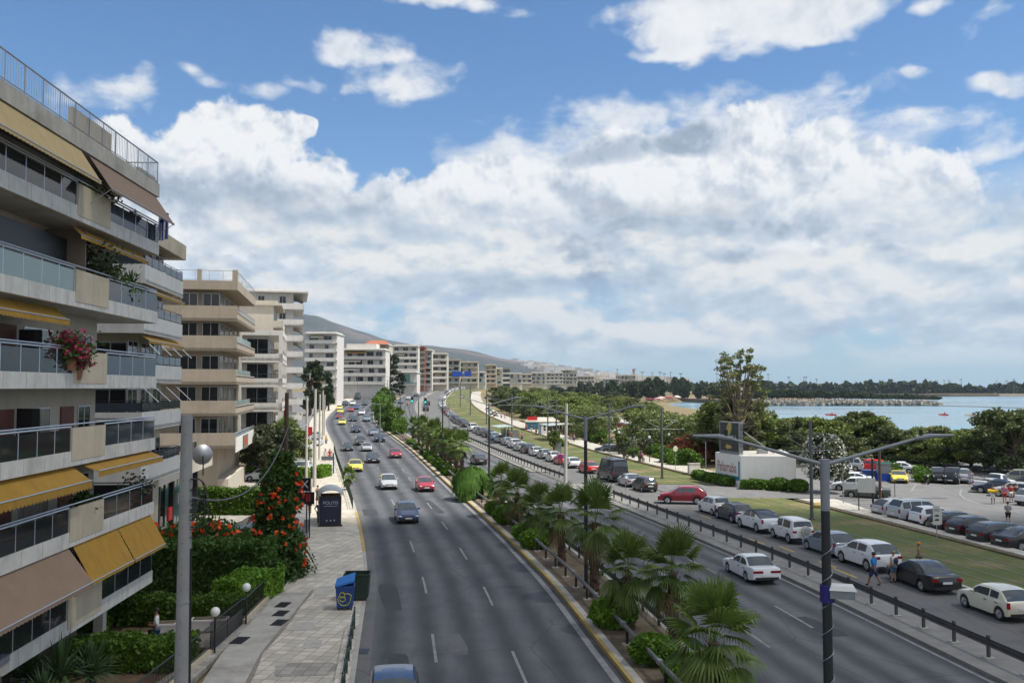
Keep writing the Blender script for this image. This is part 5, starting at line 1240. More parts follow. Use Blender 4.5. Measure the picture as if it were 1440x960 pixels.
# roof box on the black off-roader
# seaside car park
for k,px,py,an,h,c,l in [('hatchback',1252,728,'rr',78,'silver','silver blue hatchback first in the angled row by the promenade'),('minivan',1279,734,'rr',78,'silver','silver people carrier second in the angled row'),('small_car',1303,741,'rr',78,'white','white round backed hatchback third in the angled row'),
 ('hatchback',1336,749,'rr',78,'black','black hatchback fourth in the angled row'),('hatchback',1362,757,'rr',78,'black','black car fifth in the angled row'),('estate',1401,767,'rr',78,'charcoal','dark grey estate car near the end of the angled row'),('saloon',1436,775,'rr',78,'black','black saloon last in the angled row by the frame edge'),
 ('boxy_saloon',1197,699.5,'fl',-66,'olive','dark olive saloon parked side on behind the white board'),('hatchback',1180,690,'fl',-64,'white','white hatchback parked side on behind the olive saloon'),('saloon',1178,681.5,'fl',-64,'white','white saloon parked side on, third from the white board'),
 ('suv',1188.5,670,'rc',14,'white','white off-roader seen from behind near the green bush'),('hatchback',1163,672.5,'rc',18,'navy','dark navy hatchback seen from behind near the lamp post'),('minivan',1171,661,'fl',-62,'silver','silver van parked under the trees'),('estate',1204,661.5,'fl',-64,'bred','bright red estate car parked under the trees'),
 ('saloon',1246,664.5,'fl',-60,'white','white saloon behind the yellow coupe'),('sports_coupe',1266.5,680,'fc',198,'yellow','yellow sports coupe facing the bridge'),
 ('suv',1355.5,680.5,'rc',20,'silver','silver off-roader with its back to us beside the trees'),('pickup',1378,688,'rl',60,'white','white pickup truck with a dark load bed'),('saloon',1379,693,'fl',-58,'navy','dark blue saloon nose out of the far parking row'),('hatchback',1404,698,'fl',-58,'silver','silver hatchback nose out of the far parking row'),
 ('hatchback',1433,709,'rl',62,'white','white hatchback at the frame edge behind the bathers'),('minivan',1412,681,'fl',-56,'green','green van behind the white pickup'),('open_jeep',1336,681,'fc',215,'black','black open jeep under the trees'),('jeep',1322,680,'fc',200,'black','black jeep beside the open one under the trees'),
 ('hatchback',1436,698,'fl',-58,'grey','grey car at the edge of the far parking row'),('saloon',1424,686,'fl',-58,'charcoal','dark car in the far row by the sea trees')]:
    car(k,px,py,an,R(h),c,l,GP,z=.0)
for i,(k,px,py,an,h,c,l) in enumerate([('saloon',842,636,'fl',-50,'slate','dark blue saloon in the park lot under the trees'),('saloon',853,637,'fl',-50,'charcoal','dark saloon beside the tree trunk in the park lot'),('hatchback',876,608,'fl',-60,'lblue','pale blue car at the back of the park lot'),('saloon',880,612,'fl',-60,'white','white car with a blue glass roof in the park lot'),
  ('saloon',862,602,'fl',-60,'wine','dark red car at the back of the park lot'),('hatchback',884,600,'fl',-60,'silver','silver car at the back of the park lot'),('hatchback',873,619,'rc',10,'white','white car in the middle of the park lot'),('saloon',886,617,'fl',-60,'navy','navy car in the middle of the park lot'),
  ('hatchback',897,615,'fl',-60,'white','white hatchback between trees in the park lot'),('saloon',906,617,'rc',20,'wine','red saloon between trees in the park lot'),('hatchback',907,624,'fl',-60,'lblue','turquoise grey car by the big tree trunk'),('saloon',895,622,'fl',-70,'silver','silver car by the shrubs in the park lot'),('minivan',868,622,'fl',-60,'white','white van by the shrubs in the park lot'),
  ('saloon',955,628,'fl',-60,'white','white car seen through the shrubs by the red bushes'),('hatchback',1003,640,'fl',-60,'silver','silver car seen behind the white wall'),('saloon',993,641,'fl',-60,'white','white car seen left of the white wall')]):
    car(k,px,py,an,R(h),c,l,'cars in the park lot')
# in front of the shops on the left
for k,px,py,an,h,c,l in [('hatchback',350.5,677,'fl',-128,'white','white hatchback parked side on before the low shop'),('suv',355.5,664,'rc',-35,'gold','pale gold off-roader seen from behind at the tree'),('hatchback',326,686,'rc',-50,'black','dark car with one red tail light beside the shop window'),
  ('suv',424,668,'rc',-5,'white','white and blue off-roader behind the vine'),('saloon',398,668,'fl',-110,'silver','silver car half hidden behind the flowering vine'),('saloon',352,752,'fl',-125,'charcoal','dark car roof showing over the low wall'),('saloon',340,757,'fl',-125,'slate','blue grey car roof nearest over the low wall'),
  ('hatchback',429,622,'rc',-8,'white','white car in the far forecourt by the red sign'),('hatchback',426,628,'rc',-8,'bred','red car in the far forecourt by the red sign'),('saloon',430,634,'rc',-8,'white','white saloon in the forecourt before the hedge'),('suv',444,628,'rc',-6,'white','white off-roader between the two pale poles'),('saloon',442,618,'rc',-6,'silver','silver car farther behind the pale poles')]:
    car(k,px,py,an,R(h),c,l,GL)
for d in CARS.values():
    if d['e'].name not in USED:
        for ch in list(d['e'].children_recursive): bpy.data.objects.remove(ch)
        bpy.data.objects.remove(d['e'])
# ---------------------------------------------------------------- street furniture
def guardrail(name,xf_,y0,y1,z,step,label,h=.75,beam=.3,cap=None,mat='steel',postm='dark',feet=True):
    e=empty(name,(xf_((y0+y1)/2),(y0+y1)/2,zt(xf_((y0+y1)/2),(y0+y1)/2)+z),0,label,'guardrail'); o=e.location
    ys=[y0+(y1-y0)*i/max(2,int((y1-y0)/3)) for i in range(max(2,int((y1-y0)/3))+1)]
    b=MB(); prof=[(-.02,h-.31),(.04,h-.27),(.04,h-.21),(-.02,h-.16),(.04,h-.11),(.04,h-.04),(-.02,h)] if not cap else [(-.06,h-.14),(.06,h-.14),(.07,h-.02),(0,h+.02),(-.07,h-.02),(-.06,h-.14)]
    vs=[]
    for y in ys:
        hh=hd(y); x=xf_(y); zz=zt(x,y)+z
        for (d,q) in prof: vs.append((x+d*math.cos(hh)-o.x,y-d*math.sin(hh)-o.y,zz+q-o.z))
    n=len(prof); b.add(vs,[(i*n+j,i*n+j+1,(i+1)*n+j+1,(i+1)*n+j) for i in range(len(ys)-1) for j in range(n-1)])
    b.build('rail',MAT[mat],e,True)
    pm=MB(); pm.box(-.05,.05,-.06,.06,0,h-.03 if cap else h+.09); 
    if feet: pm.box(-.19,.19,-.17,.17,-.02,.05,1)
    me=pm.mesh('post',[MAT[postm],MAT['kerb']]); k=int((y1-y0)/step)
    for i in range(k+1):
        y=y0+.3+(y1-y0-.6)*i/k; x=xf_(y)+(.0 if cap else .06); p=obj('post',me,e,(x-o.x,y-o.y,zt(x,y)+z-o.z),-hd(y))
    if cap:
        cm=MB(); cm.box(-.09,.09,-.16,.16,h-.15,h+.03); me2=cm.mesh('reflector',MAT['white'])
        for i in range(0,k+1,2):
            y=y0+1.2+(y1-y0-2)*i/k; x=xf_(y); obj('reflector',me2,e,(x-o.x,y-o.y,zt(x,y)+z-o.z),-hd(y))
    return e
MAT['raild']=M('guardrail_grimy',(.085,.08,.075),.6,.2,var=.3,scale=2); MAT['raill']=M('guardrail_grey',(.20,.195,.19),.5,.5,var=.25,scale=2)
guardrail('guardrail',lambda y:xAr(y)+1.05,-10,232,.16,2.6,'grey guardrail with white patches along the yellow kerb of the median',cap=True,mat='raill')
guardrail('guardrail',lambda y:xBl(y)-.45,-10,150,.17,2.6,'dark low guardrail between the palms and the second road',h=.62,mat='raild',feet=False)
guardrail('guardrail',xSm,-8,85,.14,2.15,'grey brown guardrail between second road and parked cars, near stretch',mat='raild',postm='raild',h=.8)
guardrail('guardrail',xSm,101,176,.14,2.0,'guardrail stretch beyond the concrete pole on the separator',mat='raild',postm='raild',h=.8)
# low stone wall in the gap of the separator
b=MB()
for y in range(87,92):
    x=xSm(y); b.box(x-.35,x+.25,y,y+.92,0,.55+.05*(y%2))
o=b.build('low_wall',MAT['conc']); tag(o,'short row of low concrete blocks closing the guardrail end','wall')
# double arm lamp posts in the median
MAT['lampg']=M('lamp_grey',(.24,.26,.28),.5,.3,var=.12); MAT['lampd']=M('lamp_dark',(.025,.027,.03),.55,.2,var=.2,scale=4)
def lamp(x,y,zj,label,armx=2.4,head=.85,rise=.62,base=None,grey=1.15,r=.105,wraps=False):
    z0=zt(x,y)+.13; H=zj-z0; e=empty('street_lamp',(x,y,z0),-hd(y)*.3,label,'street lamp','double armed street lamps in the median')
    b=MB(); b.tube([(0,0,0),(0,0,H-grey)],[r,r*.85],14); b.cyl(0,0,0,.35,r*1.5,r*1.3,12); b.build('pole',MAT['lampd'],e,30)
    b=MB(); b.tube([(0,0,H-grey),(0,0,H+.1)],[r*.87,r*.95],14); b.build('pole_top',MAT['lampg'],e,30)
    for s in (-1,1):
        b=MB(); b.tube([(s*.05,0,H-.03),(s*armx,0,H+rise)],[.050,.034],10); a=b.build('arm',MAT['lampg'],e,30)
        b=MB(); b.tube([(s*(armx-.12),0,H+rise-.02),(s*(armx+.25),0,H+rise+.04)],[.052,.066],10); b.tube([(s*(armx+.2),0,H+rise+.04),(s*(armx+head),0,H+rise+.055)],[.06,.026],10); hq=b.build('lamp_head',MAT['lampg'],e,30)
        hq.scale.z=1
        b=MB(); b.cyl(s*(armx+.02),0,H+rise+.06,H+rise+.2,.045,.045,8); b.build('photocell',MAT['black'],hq)
    if wraps:
        b=MB(); pts=[]
        for i in range(220):
            a=i*.30; z=.5+i/220*(H-grey-1); pts.append((math.cos(a)*(r+.012),math.sin(a)*(r+.012),z))
        b.tube(pts,.008,4); b.build('cable_wrap',MAT['steel'],e)
    return e
D_=21.9; X_=(1157-720)/F*D_
lamp(X_,D_,8.84,'nearest double armed lamp post, cable wound round it, cut by the frame bottom',wraps=True,r=.125)
LAMPS=[(823,47.3,'second lamp post, black with grey top, among the palms'),(688,85.7,'third lamp post, beside the weeping bush'),(622.8,122,'fourth lamp post, past the tight palm cluster'),(589,160,'fifth lamp post, before the green traffic lights'),(563,196,'sixth lamp post, over the far traffic'),(548,236,'seventh lamp post by the far shrubs'),(545,275,'eighth lamp post by the far shrubs'),(548,320,'farthest lamp post of the median')]
for px,D,l in LAMPS: lamp((px-720)/F*D,D,9.03+f(D),l)
# box strapped to the near lamp post
bx_=empty('sensor_box',(X_,D_-.02,5.62),R(-15),'white lidded box with blue strap fixed to the nearest lamp post','box')
b=MB(); b.box(.05,.62,-.2,.2,.0,.2); b.build('body',MAT['lampg'],bx_); b=MB(); b.add([(.03,-.24,.2),(.66,-.24,.2),(.66,.24,.2),(.03,.24,.2),(.08,-.18,.3),(.6,-.18,.3),(.6,.18,.3),(.08,.18,.3)],[(0,1,5,4),(1,2,6,5),(2,3,7,6),(3,0,4,7),(4,5,6,7)]); b.build('lid',MAT['shutterw'],bx_)
b=MB(); b.tube([(-.0,0,-.12),(-.0,0,.28)],.17,12); b.build('strap',M('strap_blue',(.02,.02,.16),.7,var=0),bx_)
# utility poles
MAT['pole']=M('pole_concrete',(.26,.258,.255),.85,var=.14,scale=2.2,stain=(.2,.2,.2),bump=.15); MAT['polew']=M('pole_pale',(.50,.475,.42),.85,var=.12,scale=2,stain=(.3,.28,.24))
def upole(x,y,zt_,r0,r1,label,mat,name='utility_pole',group=None,lean=0,holes=False):
    z0=zt(x,y)+.1; e=empty(name,(x,y,z0),0,label,'pole',group); b=MB(); b.tube([(0,0,0),(lean*.5,0,(zt_-z0)*.5),(lean,0,zt_-z0)],[r0,(r0+r1)/2,r1],16); b.build('pole',MAT[mat],e,30); return e
D_=21.; xp=(264.5-720)/F*D_
p_=upole(xp,D_,10.7-39*D_/F,.215,.125,'thick grey concrete pole standing nearest on the left pavement','pole')
b=MB(); H_=10.7-39*D_/F
for i in range(26): b.sph((.0,-.215+.09*i/26,.5+i*.36),.012,6,4)
b.build('step_hole',MAT['black'],p_)
b=MB(); b.tube([(.20,-.04,0),(.155,-.03,H_-3.2)],.035,6); b.build('conduit',MAT['black'],p_)
b=MB(); b.tube([(.0,0,2.95),(0,0,2.99)],.205,16); b.tube([(.0,0,5.6),(0,0,5.63)],.178,16); b.build('band',MAT['steel'],p_)
rn=random.Random(9); b=MB()
for i in range(9):
    z=H_-1.6-.25*(i%3); k=rn.uniform(.35,.85); pts=[]
    for j in range(15):
        t=j/14; pts.append((.13+k*.72*math.sin(math.pi*t)*rn.uniform(.85,1.05),rn.uniform(-.05,.05)-.05,z-k*1.3*t+.35*math.sin(2*math.pi*t)*.4))
    b.tube(pts,.012,4,caps=False)
b.build('cable_coil',MAT['black'],p_)
upole((404-720)/F*56,56,10.7-8*56/F,.155,.12,'dark brown wooden pole overgrown by the orange flowering vine','wood')
GPOLE='pale concrete poles along the left pavement'
for px,pb,pt,l in [(430.5,676,559,'pale concrete pole left of the fattest pale one'),(442,686,547,'fattest pale concrete pole standing on the pavement'),(449,647,554,'thin pale pole behind the fattest one'),(453.5,625,549,'thin pale pole, third behind the fattest one'),(456,613,555,'farthest thin pale pole by the pavement edge')]:
    x,y=G(px,pb); upole(x,y,CH+(544-pt)*y/F,.21 if px==442 else .16,.13,l,'polew',group=GPOLE)
x,y=G(795,682); upole(x,y,CH-23*y/F,.20,.15,'pale concrete pole at the end of the separator gap','polew',lean=.15)
x,y=G(1228,722); upole(x,y,CH-100*y/F,.09,.09,'tall black pole beside the white board','lampd',name='lamp_pole')
x,y=G(1238,704,0); upole(x,y,CH-88*y/F,.14,.12,'brown timber pole behind the white board','wood')
x,y=G(873,642); 
# slack cable from the thick pole towards the brown one, and along the row
def cable(p0,p1,sag,label,r=.02,name='overhead_cable',mat='black'):
    b=MB(); p0=Vector(p0); p1=Vector(p1); b.tube([p0.lerp(p1,i/16)-Vector((0,0,4*sag*(i/16)*(1-i/16))) for i in range(17)],r,5); return tag(b.build(name,MAT[mat]),label,'cable')
pv=((404-720)/F*56,56,9.6); pp=(xp,D_,H_-1.9); a5=(*G(442,686),9.4)
cable(pp,((404-720)/F*56+.1,56,8.2),1.5,'thick black cable sagging from the grey concrete pole to the brown pole',.028)
cable(((404-720)/F*56,56,9.0),(a5[0],a5[1],9.0),1.6,'grey cable sagging from the brown pole to the fattest pale pole',.03,mat='pole')
cable((a5[0],a5[1],9.6),(*G(453.5,625),9.9),.8,'cable between the pale poles',.02)
# tram overhead line
TR=lambda y:(xCr(y)+xTr(y))/2
GT='tram line masts between the tracks'
MAT['mast']=M('mast_grey',(.13,.135,.14),.5,.4,var=.1)
def mast(x,y,h,label):
    e=empty('tram_mast',(x,y,zt(x,y)+.08),-hd(y),label,'tram mast',GT); b=MB(); b.tube([(0,0,0),(0,0,h)],[.14,.12],12); b.cyl(0,0,0,.12,.25,.25,10); b.build('pole',MAT['mast'],e,30)
    for s in (-1,1):
        b=MB(); b.tube([(0,0,h-2.4),(s*2.0,0,h-2.4)],.03,6); b.tube([(s*.1,0,h-1.5-.9+.05),(s*2.0,0,h-1.35)],.028,6); b.tube([(0,0,h-1.32),(s*2.05,0,h-1.32)],.012,5); b.tube([(s*2.0,0,h-2.4),(s*2.9,0,h-2.4)],.018,6); b.sph((s*1.1,0,h-2.4),.07,8,5); b.build('bracket',MAT['lampg'],e)
for D,h,l in [(72,7.9,'nearest tram mast with bracket arms, by the white walled building'),(104,8.1,'tram mast opposite the benches on the promenade'),(152,8.6,'tram mast before the white ticket kiosk'),(186,8.4,'tram mast by the tram shelter canopies'),(216,8.3,'tram mast beyond the tram shelter'),(250,8.3,'tram mast far along the grass track'),(290,8.3,'farthest tram mast on the grass bend')]:
    mast(TR(D),D,h,l)
x,y=G(857,638); mast(x,y,CH-22*y/F-zt(x,y),'tram mast standing on the promenade paving')
x,y=G(763,620); mast(x+1,y,9,'tram mast beside the canopy roof of the kiosk')
for s in (-1,1):
    b=MB(); pts=[(TR(y)+s*2.3,y,zt(TR(y),y)+5.6) for y in [20+4*i for i in range(72)]]; b.tube(pts,.016,4); tag(b.build('contact_wire',MAT['black']),'thin tram wire over the '+('track next to the parked cars' if s<0 else 'track next to the promenade'),'wire')
b=MB(); pts=[(TR(y)+.3*math.sin(y),y,zt(TR(y),y)+6.9) for y in [20+4*i for i in range(72)]]; b.tube(pts,.012,4); tag(b.build('support_wire',MAT['black']),'thin carrier wire above the tram track wires','wire')
# bus shelter
D_=68.2; x=(467-720)/F*D_
e=empty('bus_shelter',(x,D_,.13),-hd(70),'glass bus shelter with grey barrel roof and dark advert panel','bus shelter')
b=MB(); k=12; vs=[]
for yy in (-.25,4.2):
    for i in range(k+1):
        a=math.pi*(.12+.76*i/k); vs.append((-.98*math.cos(a)/math.cos(math.pi*.12),yy,1.95+.78*math.sin(a)))
b.add(vs,[(i,i+1,k+2+i,k+1+i) for i in range(k)]); rf_=b.build('roof',MAT['lampg'],e,True)
b=MB(); b.box(-.80,.80,-.08,.08,.12,2.26); b.box(-.9,.9,-.1,.1,0,.12); ad=b.build('advert_case',MAT['black'],e)
b=MB(); b.box(-.74,.74,-.095,-.081,.2,2.2); b.build('poster',M('poster_navy',(.012,.016,.05),.25,var=0),ad)
MAT['ltr']=M('poster_lettering',(.42,.45,.52),.5,var=0)
text('POLITIS',.34,Matrix.Translation((0,-.098,1.78))@Matrix.Rotation(R(90),4,'X'),MAT['ltr'],ad,'lettering',.002)
text('luxury city suites',.11,Matrix.Translation((0,-.098,1.55))@Matrix.Rotation(R(90),4,'X'),MAT['ltr'],ad,'lettering',.002) if False else None
b=MB(); b.box(-.5,.5,-.1,-.096,1.53,1.56); 
for q in (-.28,0,.28): b.sph((q,-.1,.46),.055,8,5,sy=.1)
b.build('emblem',MAT['ltr'],ad)
b=MB()
for yy in (.3,2.2,4.0):
    b.tube([(-.85,yy,0),(-.85,yy,2.2)],.035,8); b.tube([(.85,yy,0),(.85,yy,2.2)],.035,8) if yy>3 else None
b.build('frame',MAT['steel'],e); b=MB(); b.box(-.86,-.845,.3,4.0,.3,2.1); b.build('glass_wall',MAT['clearg'],e); b=MB(); b.box(-.75,-.35,.8,3.4,.42,.47); b.build('bench',MAT['wood'],e)
b=MB(); b.box(-.8,.8,4.0,4.06,.6,2.05); b.build('timetable',MAT['wood'],e)
x2,y2=G(448,668); e=empty('information_stand',(x2+1.6,y2+1,.13),0,'slim blue information post behind the bus shelter','sign'); b=MB(); b.box(-.08,.08,-.05,.05,0,2.5); b.build('post',M('post_blue',(.05,.11,.25),.5,var=0),e); b=MB(); b.box(-1.5,-.1,-.03,.03,1.6,2.1); b.build('board',MAT['lampg'],e)
palm(2,*G(490,690),'small potted looking palm beside the bus shelter at the kerb',.62,group=None)
# bins
D_=42.7; x=(486.5-720)/F*D_
def bin_(name,x,y,h,W,Dp,H,mat,label,lid=None,openlid=True):
    e=empty(name,(x,y,.14),h,label,'bin'); b=MB(); t=.86
    b.add([(-W/2*t,-Dp/2*t,.12),(W/2*t,-Dp/2*t,.12),(W/2*t,Dp/2*t,.12),(-W/2*t,Dp/2*t,.12),(-W/2,-Dp/2,H),(W/2,-Dp/2,H),(W/2,Dp/2,H),(-W/2,Dp/2,H)],[(0,3,2,1),(0,1,5,4),(1,2,6,5),(2,3,7,6),(3,0,4,7)])
    b.box(-W/2-.03,W/2+.03,-Dp/2-.03,-Dp/2+.02,H-.07,H); b.box(-W/2-.03,-W/2+.02,-Dp/2,Dp/2,H-.07,H); b.box(W/2-.02,W/2+.03,-Dp/2,Dp/2,H-.07,H); b.box(-W/2-.03,W/2+.03,Dp/2-.02,Dp/2+.03,H-.07,H)
    bo=b.build('body',mat,e)
    for sx in (-1,1):
        for sy in (-1,1):
            b=MB(); b.tube([(sx*W*.36-.03,sy*Dp*.36,.06),(sx*W*.36+.03,sy*Dp*.36,.06)],.06,10); b.build('wheel',MAT['black'],e)
    return e
MAT['binb']=M('bin_blue',(.010,.055,.24),.5,var=.12,scale=3,stain=(.03,.05,.12)); MAT['binl']=M('bin_lid_blue',(.02,.16,.50),.45,var=.1); MAT['bing']=M('bin_green',(.02,.045,.028),.55,var=.15,scale=3)
e=bin_('recycling_bin',x,D_+.4,R(6),.86,.8,1.12,MAT['binb'],'blue recycling bin with yellow scrawl and its lid ajar')
b=MB(); b.add([(-.46,-.38,1.16),(.46,-.38,1.42),(.44,.42,1.62),(-.44,.42,1.34),(-.46,-.40,1.08),(.46,-.40,1.32),(.44,.44,1.56),(-.44,.44,1.28)],[(0,1,2,3),(4,7,6,5),(0,4,5,1),(1,5,6,2),(2,6,7,3),(3,7,4,0)]); b.build('lid',MAT['binl'],e)
b=MB()
def loop(cx,cz,rx,rz,a0,a1,n=14): 
    t=lambda z:-.40*(.86+.14*(z-.12)/1.0)-.012
    b.tube([(cx+rx*math.cos(a0+(a1-a0)*i/n),t(cz+rz*math.sin(a0+(a1-a0)*i/n)),cz+rz*math.sin(a0+(a1-a0)*i/n)) for i in range(n+1)],.018,4)
loop(-.02,.52,.30,.30,2.6,6.6); loop(-.12,.72,.12,.12,0,6.28); loop(-.10,.52,.13,.11,0,6.28); loop(.1,.62,.22,.16,.1,2.2); b.build('graffiti',M('spray_yellow',(.55,.50,.03),.6,var=0),e)
bin_('waste_container',x+.25,D_+2.3,R(4),1.25,1.0,1.3,MAT['bing'],'open dark green waste container behind the blue bin')
# kerbside railings
def kerbrail(y0,y1,label,off=.28):
    e=empty('pedestrian_railing',(xAl(y0)-off,y0,.13+f(y0)),0,label,'railing'); o=e.location; ys=[y0+1.5*i for i in range(int((y1-y0)/1.5)+1)]
    P=[(xAl(y)-off-o.x,y-o.y,f(y)-f(y0)) for y in ys]; b=MB(); b.tube([(p[0],p[1],p[2]+.92) for p in P],.03,6); b.tube([(p[0],p[1],p[2]+.5) for p in P],.022,6); b.build('rail',MAT['grn'],e)
    for p in P: b=MB(); b.tube([p,(p[0],p[1],p[2]+.98)],.035,6); b.build('post',MAT['grn'],e)
MAT['grn']=M('railing_green',(.02,.045,.038),.5,.2,var=.1)
kerbrail(14,40,'dark green pedestrian railing at the kerb before the bins'); kerbrail(78,96,'dark railing at the kerb past the bus shelter'); kerbrail(100,150,'long dark railing at the kerb beside the far pavement')
# garden of the near block: path, fence, gate, planters
b=MB(); b.prism([(-20.5,37.2),(-12.0,37.0),(-12.0,39.2),(-20.5,39.3)],-.1,.06); kind(b.build('garden_path',MAT['paveG']))
b=MB(); b.prism([(-13.6,14),(-11.35,14),(-11.75,47),(-12.0,47),(-12.1,38.5),(-13,30)],-.1,.135); kind(b.build('forecourt',MAT['paveG']))
b=MB(); b.prism([(-24,15),(-13.4,15),(-13.0,30),(-12.2,48),(-24,48)],-.16,.0); kind(b.build('garden_soil',M('garden_soil',(.13,.085,.05),.95,var=.35,scale=2)))
def ironfence(x0,y0,x1,y1,label,wall=.3,h=1.15):
    L=math.hypot(x1-x0,y1-y0); e=empty('iron_fence',(x0,y0,.0),math.atan2(y1-y0,x1-x0),label,'fence'); b=MB(); b.box(0,L,-.12,.12,-.1,wall); b.build('base_wall',MAT['plaster'],e); b=MB()
    n=int(L/.13)
    for i in range(n+1): b.tube([(i*L/n,0,wall),(i*L/n,0,wall+h-.3)],.011,4,caps=False)
    b.tube([(0,0,wall+h-.28),(L,0,wall+h-.28)],.03,6); b.tube([(0,0,wall+.1),(L,0,wall+.1)],.02,5); b.build('bars',MAT['black'],e)
ironfence(-12.2,18,-12.05,35.9,'black iron fence on a low cream wall before the garden gate'); ironfence(-12.05,40.4,-12.3,46.3,'short black iron fence between the garden gate and the vine')
e=empty('garden_gate',(-12.05,36.0,.05),R(90),'black double garden gate between two globe lamps','gate')
for k in (0,1):
    b=MB(); L=2.1; x0=.05+k*2.15; n=15
    for i in range(n+1): b.tube([(x0+L*i/n,0,.06),(x0+L*i/n,0,1.25+.12*(1-abs(i/n*2-1)))],.014,4)
    for z in (.1,.7,1.2): b.tube([(x0,0,z),(x0+L,0,z)],.025,5)
    b.box(x0+.02,x0+L-.02,-.012,.012,.1,.8); b.build('gate_leaf',MAT['black'],e)
GLB=M('globe_glass',(.78,.78,.75),.25,var=0)
for x,y,l in ((-11.95,36.0,'white globe lamp on the near side of the garden gate'),(-12.0,40.35,'white globe lamp on the far side of the garden gate')):
    e=empty('globe_lamp',(x+.1,y,.13),0,l,'lamp','globe lamps at the garden gate'); b=MB(); b.cyl(0,0,0,1.45,.04,.03,8); b.build('post',MAT['dark'],e); b=MB(); b.sph((0,0,1.62),.19,16,10); b.build('globe',GLB,e,True)
for px,py,w_,l in ((234,893,.85,'white square planter behind the walking man'),(295,887,1.5,'long white planter by the garden hedge')):
    x,y=G(px,py); e=empty('planter',(x,y,.05),R(8),l,'planter'); b=MB(); b.box(-w_/2,w_/2,-.28,.28,0,.42); b.box(-w_/2-.04,w_/2+.04,-.32,.32,.42,.5); b.build('trough',MAT['wplaster'],e); b=MB(); b.box(-w_/2+.06,w_/2-.06,-.22,.22,.5,.52); b.build('soil',MAT['soil'],e)
# annex roof at the lower left corner
e=empty('entrance_annex',(-17.2,27.6,0),R(2),'low annex with a flat grey rimmed roof at the foot of the near block','annex'); b=MB(); b.box(-6,1.6,-9,.0,-.1,2.0); b.build('wall',MAT['brown'],e); b=MB(); b.box(-6,1.75,-9,.15,2.0,2.3); b.build('roof',MAT['conc'],e); b=MB(); b.box(-6,1.75,.0,.18,2.3,2.5); b.box(1.6,1.78,-9,.0,2.3,2.5); b.build('roof_rim',MAT['lampg'],e)
# hedges and yuccas
hedge(-14.6,34.6,R(2),4.6,1.5,1.05,'low clipped hedge nearest in the garden, in front of the walking man','hedge',260,.11,3,z=.0)
hedge(-15.0,41.0,R(0),5.4,1.3,1.1,'clipped hedge behind the garden path and planters','hedge',240,.11,4,z=.0)
hedge(-19.3,40.2,R(0),2.6,2.0,1.5,'bushier hedge under the near block balcony end','lime',200,.12,5,z=.0)
hedge(-16.4,47.2,R(-4),7.4,2.2,2.6,'tall dark hedge below the orange flowers','vine',200,.14,6,z=.0)
def yucca(x,y,s,label,seed):
    rn=random.Random(seed); e=empty('yucca',(x,y,0),0,label,'plant','yuccas in the garden'); b=MB(); b.tube([(0,0,0),(0,0,.55*s)],[.1,.08],7); b.build('stem',BARK,e); c=MB()
    for i in range(95):
        a=rn.uniform(0,6.28); el=rn.uniform(-.25,1.45); d=Vector((math.cos(a)*math.cos(el),math.sin(a)*math.cos(el),math.sin(el))); sd=Vector((-math.sin(a),math.cos(a),0))*.032*s; p0=Vector((0,0,.5*s)); L=rn.uniform(.75,1.1)*s; q=p0+d*L*.55; r=p0+d*L+Vector((0,0,-.18*L*math.cos(el)))
        c.add([p0-sd*.6,p0+sd*.6,q+sd,q-sd,r],[(0,1,2,3),(3,2,4)])
    c.build('leaves',LF['yucca'],e)
for i,(px,py,s,l) in enumerate([(40,985,1.5,'spiky yucca at the lower left corner'),(84,985,1.6,'tall spiky yucca in the middle of the garden group'),(128,975,1.35,'spiky yucca beside the low clipped hedge'),(60,1010,1.2,'smaller yucca in front of the tall ones')]):
    x,y=G(px,py); yucca(x,y,s,l,20+i)
# trumpet vine climbing the brown pole, and the flowering bush
def flower(b,p,rn,m=1,s=.11):
    for k in range(5): leafquad(b,p+Vector((rn.gauss(0,.05),rn.gauss(0,.05),rn.gauss(0,.05))),s,rn,m=m,elong=1.1)
vx,vy=(404-720)/F*54,53.
e=empty('trumpet_vine',(vx,vy,0),0,'dark green trumpet vine with orange flowers climbing the brown pole','vine'); rn=random.Random(31); b=MB(); fb=MB(); st=MB()
for i in range(19000):
    t=rn.random(); z=6.8*t**1.15; w_=(1.55*(1-z/7.4)**.8+.42)*(1+.25*math.sin(z*2.6)*math.cos(z*1.1)); 
    a=rn.uniform(0,6.28); r=w_*math.sqrt(rn.random())*rn.uniform(.7,1.15)
    p=Vector((r*math.cos(a)*.95,r*math.sin(a)-2.9*max(0,1-z/6.6)**1.3,z)); leafquad(b,p,.19,rn)
for i in range(62):
    z=rn.uniform(.7,5.6); w_=(1.55*(1-z/7.4)**.8+.5); a=rn.uniform(-2.9,.5); flower(fb,Vector((w_*math.cos(a)+.15,w_*math.sin(a)-2.9*max(0,1-z/6.6)**1.3,z)),rn,0,.2)
for i in range(7):
    a=rn.uniform(-1.3,.6); q=Vector((math.cos(a)*1.0,math.sin(a)-2.2,rn.uniform(1.6,2.6)))
    for j in range(26): p=q+Vector((.065*j,rn.gauss(0,.03),.012*j-.0032*j*j)); leafquad(b,p,.14,rn)
b.build('foliage',LF['vine'],e); fb.build('blossom',LF['orange'],e); st.tube([(0,0,0),(.1,-.3,2),(0,.2,6)],[.08,.05,.03],6); st.tube([(0,-2.5,0),(.2,-2,1.2),(0,-.5,3)],[.06,.05,.03],6); st.build('stem',BARK,e)
x,y=-17.6,49.0
e=empty('flowering_bush',(x,y,0),0,'wide bush covered with orange trumpet flowers above the tall hedge','bush'); b=MB(); fb=MB()
for i in range(9000):
    p=Vector((rn.uniform(-3.4,3.2),rn.gauss(0,.75),0)); zz=2.6+1.1*math.sin(p.x*1.1+1)*.35+.5; p.z=rn.uniform(.6,zz)+rn.gauss(0,.12); leafquad(b,p,.17,rn)
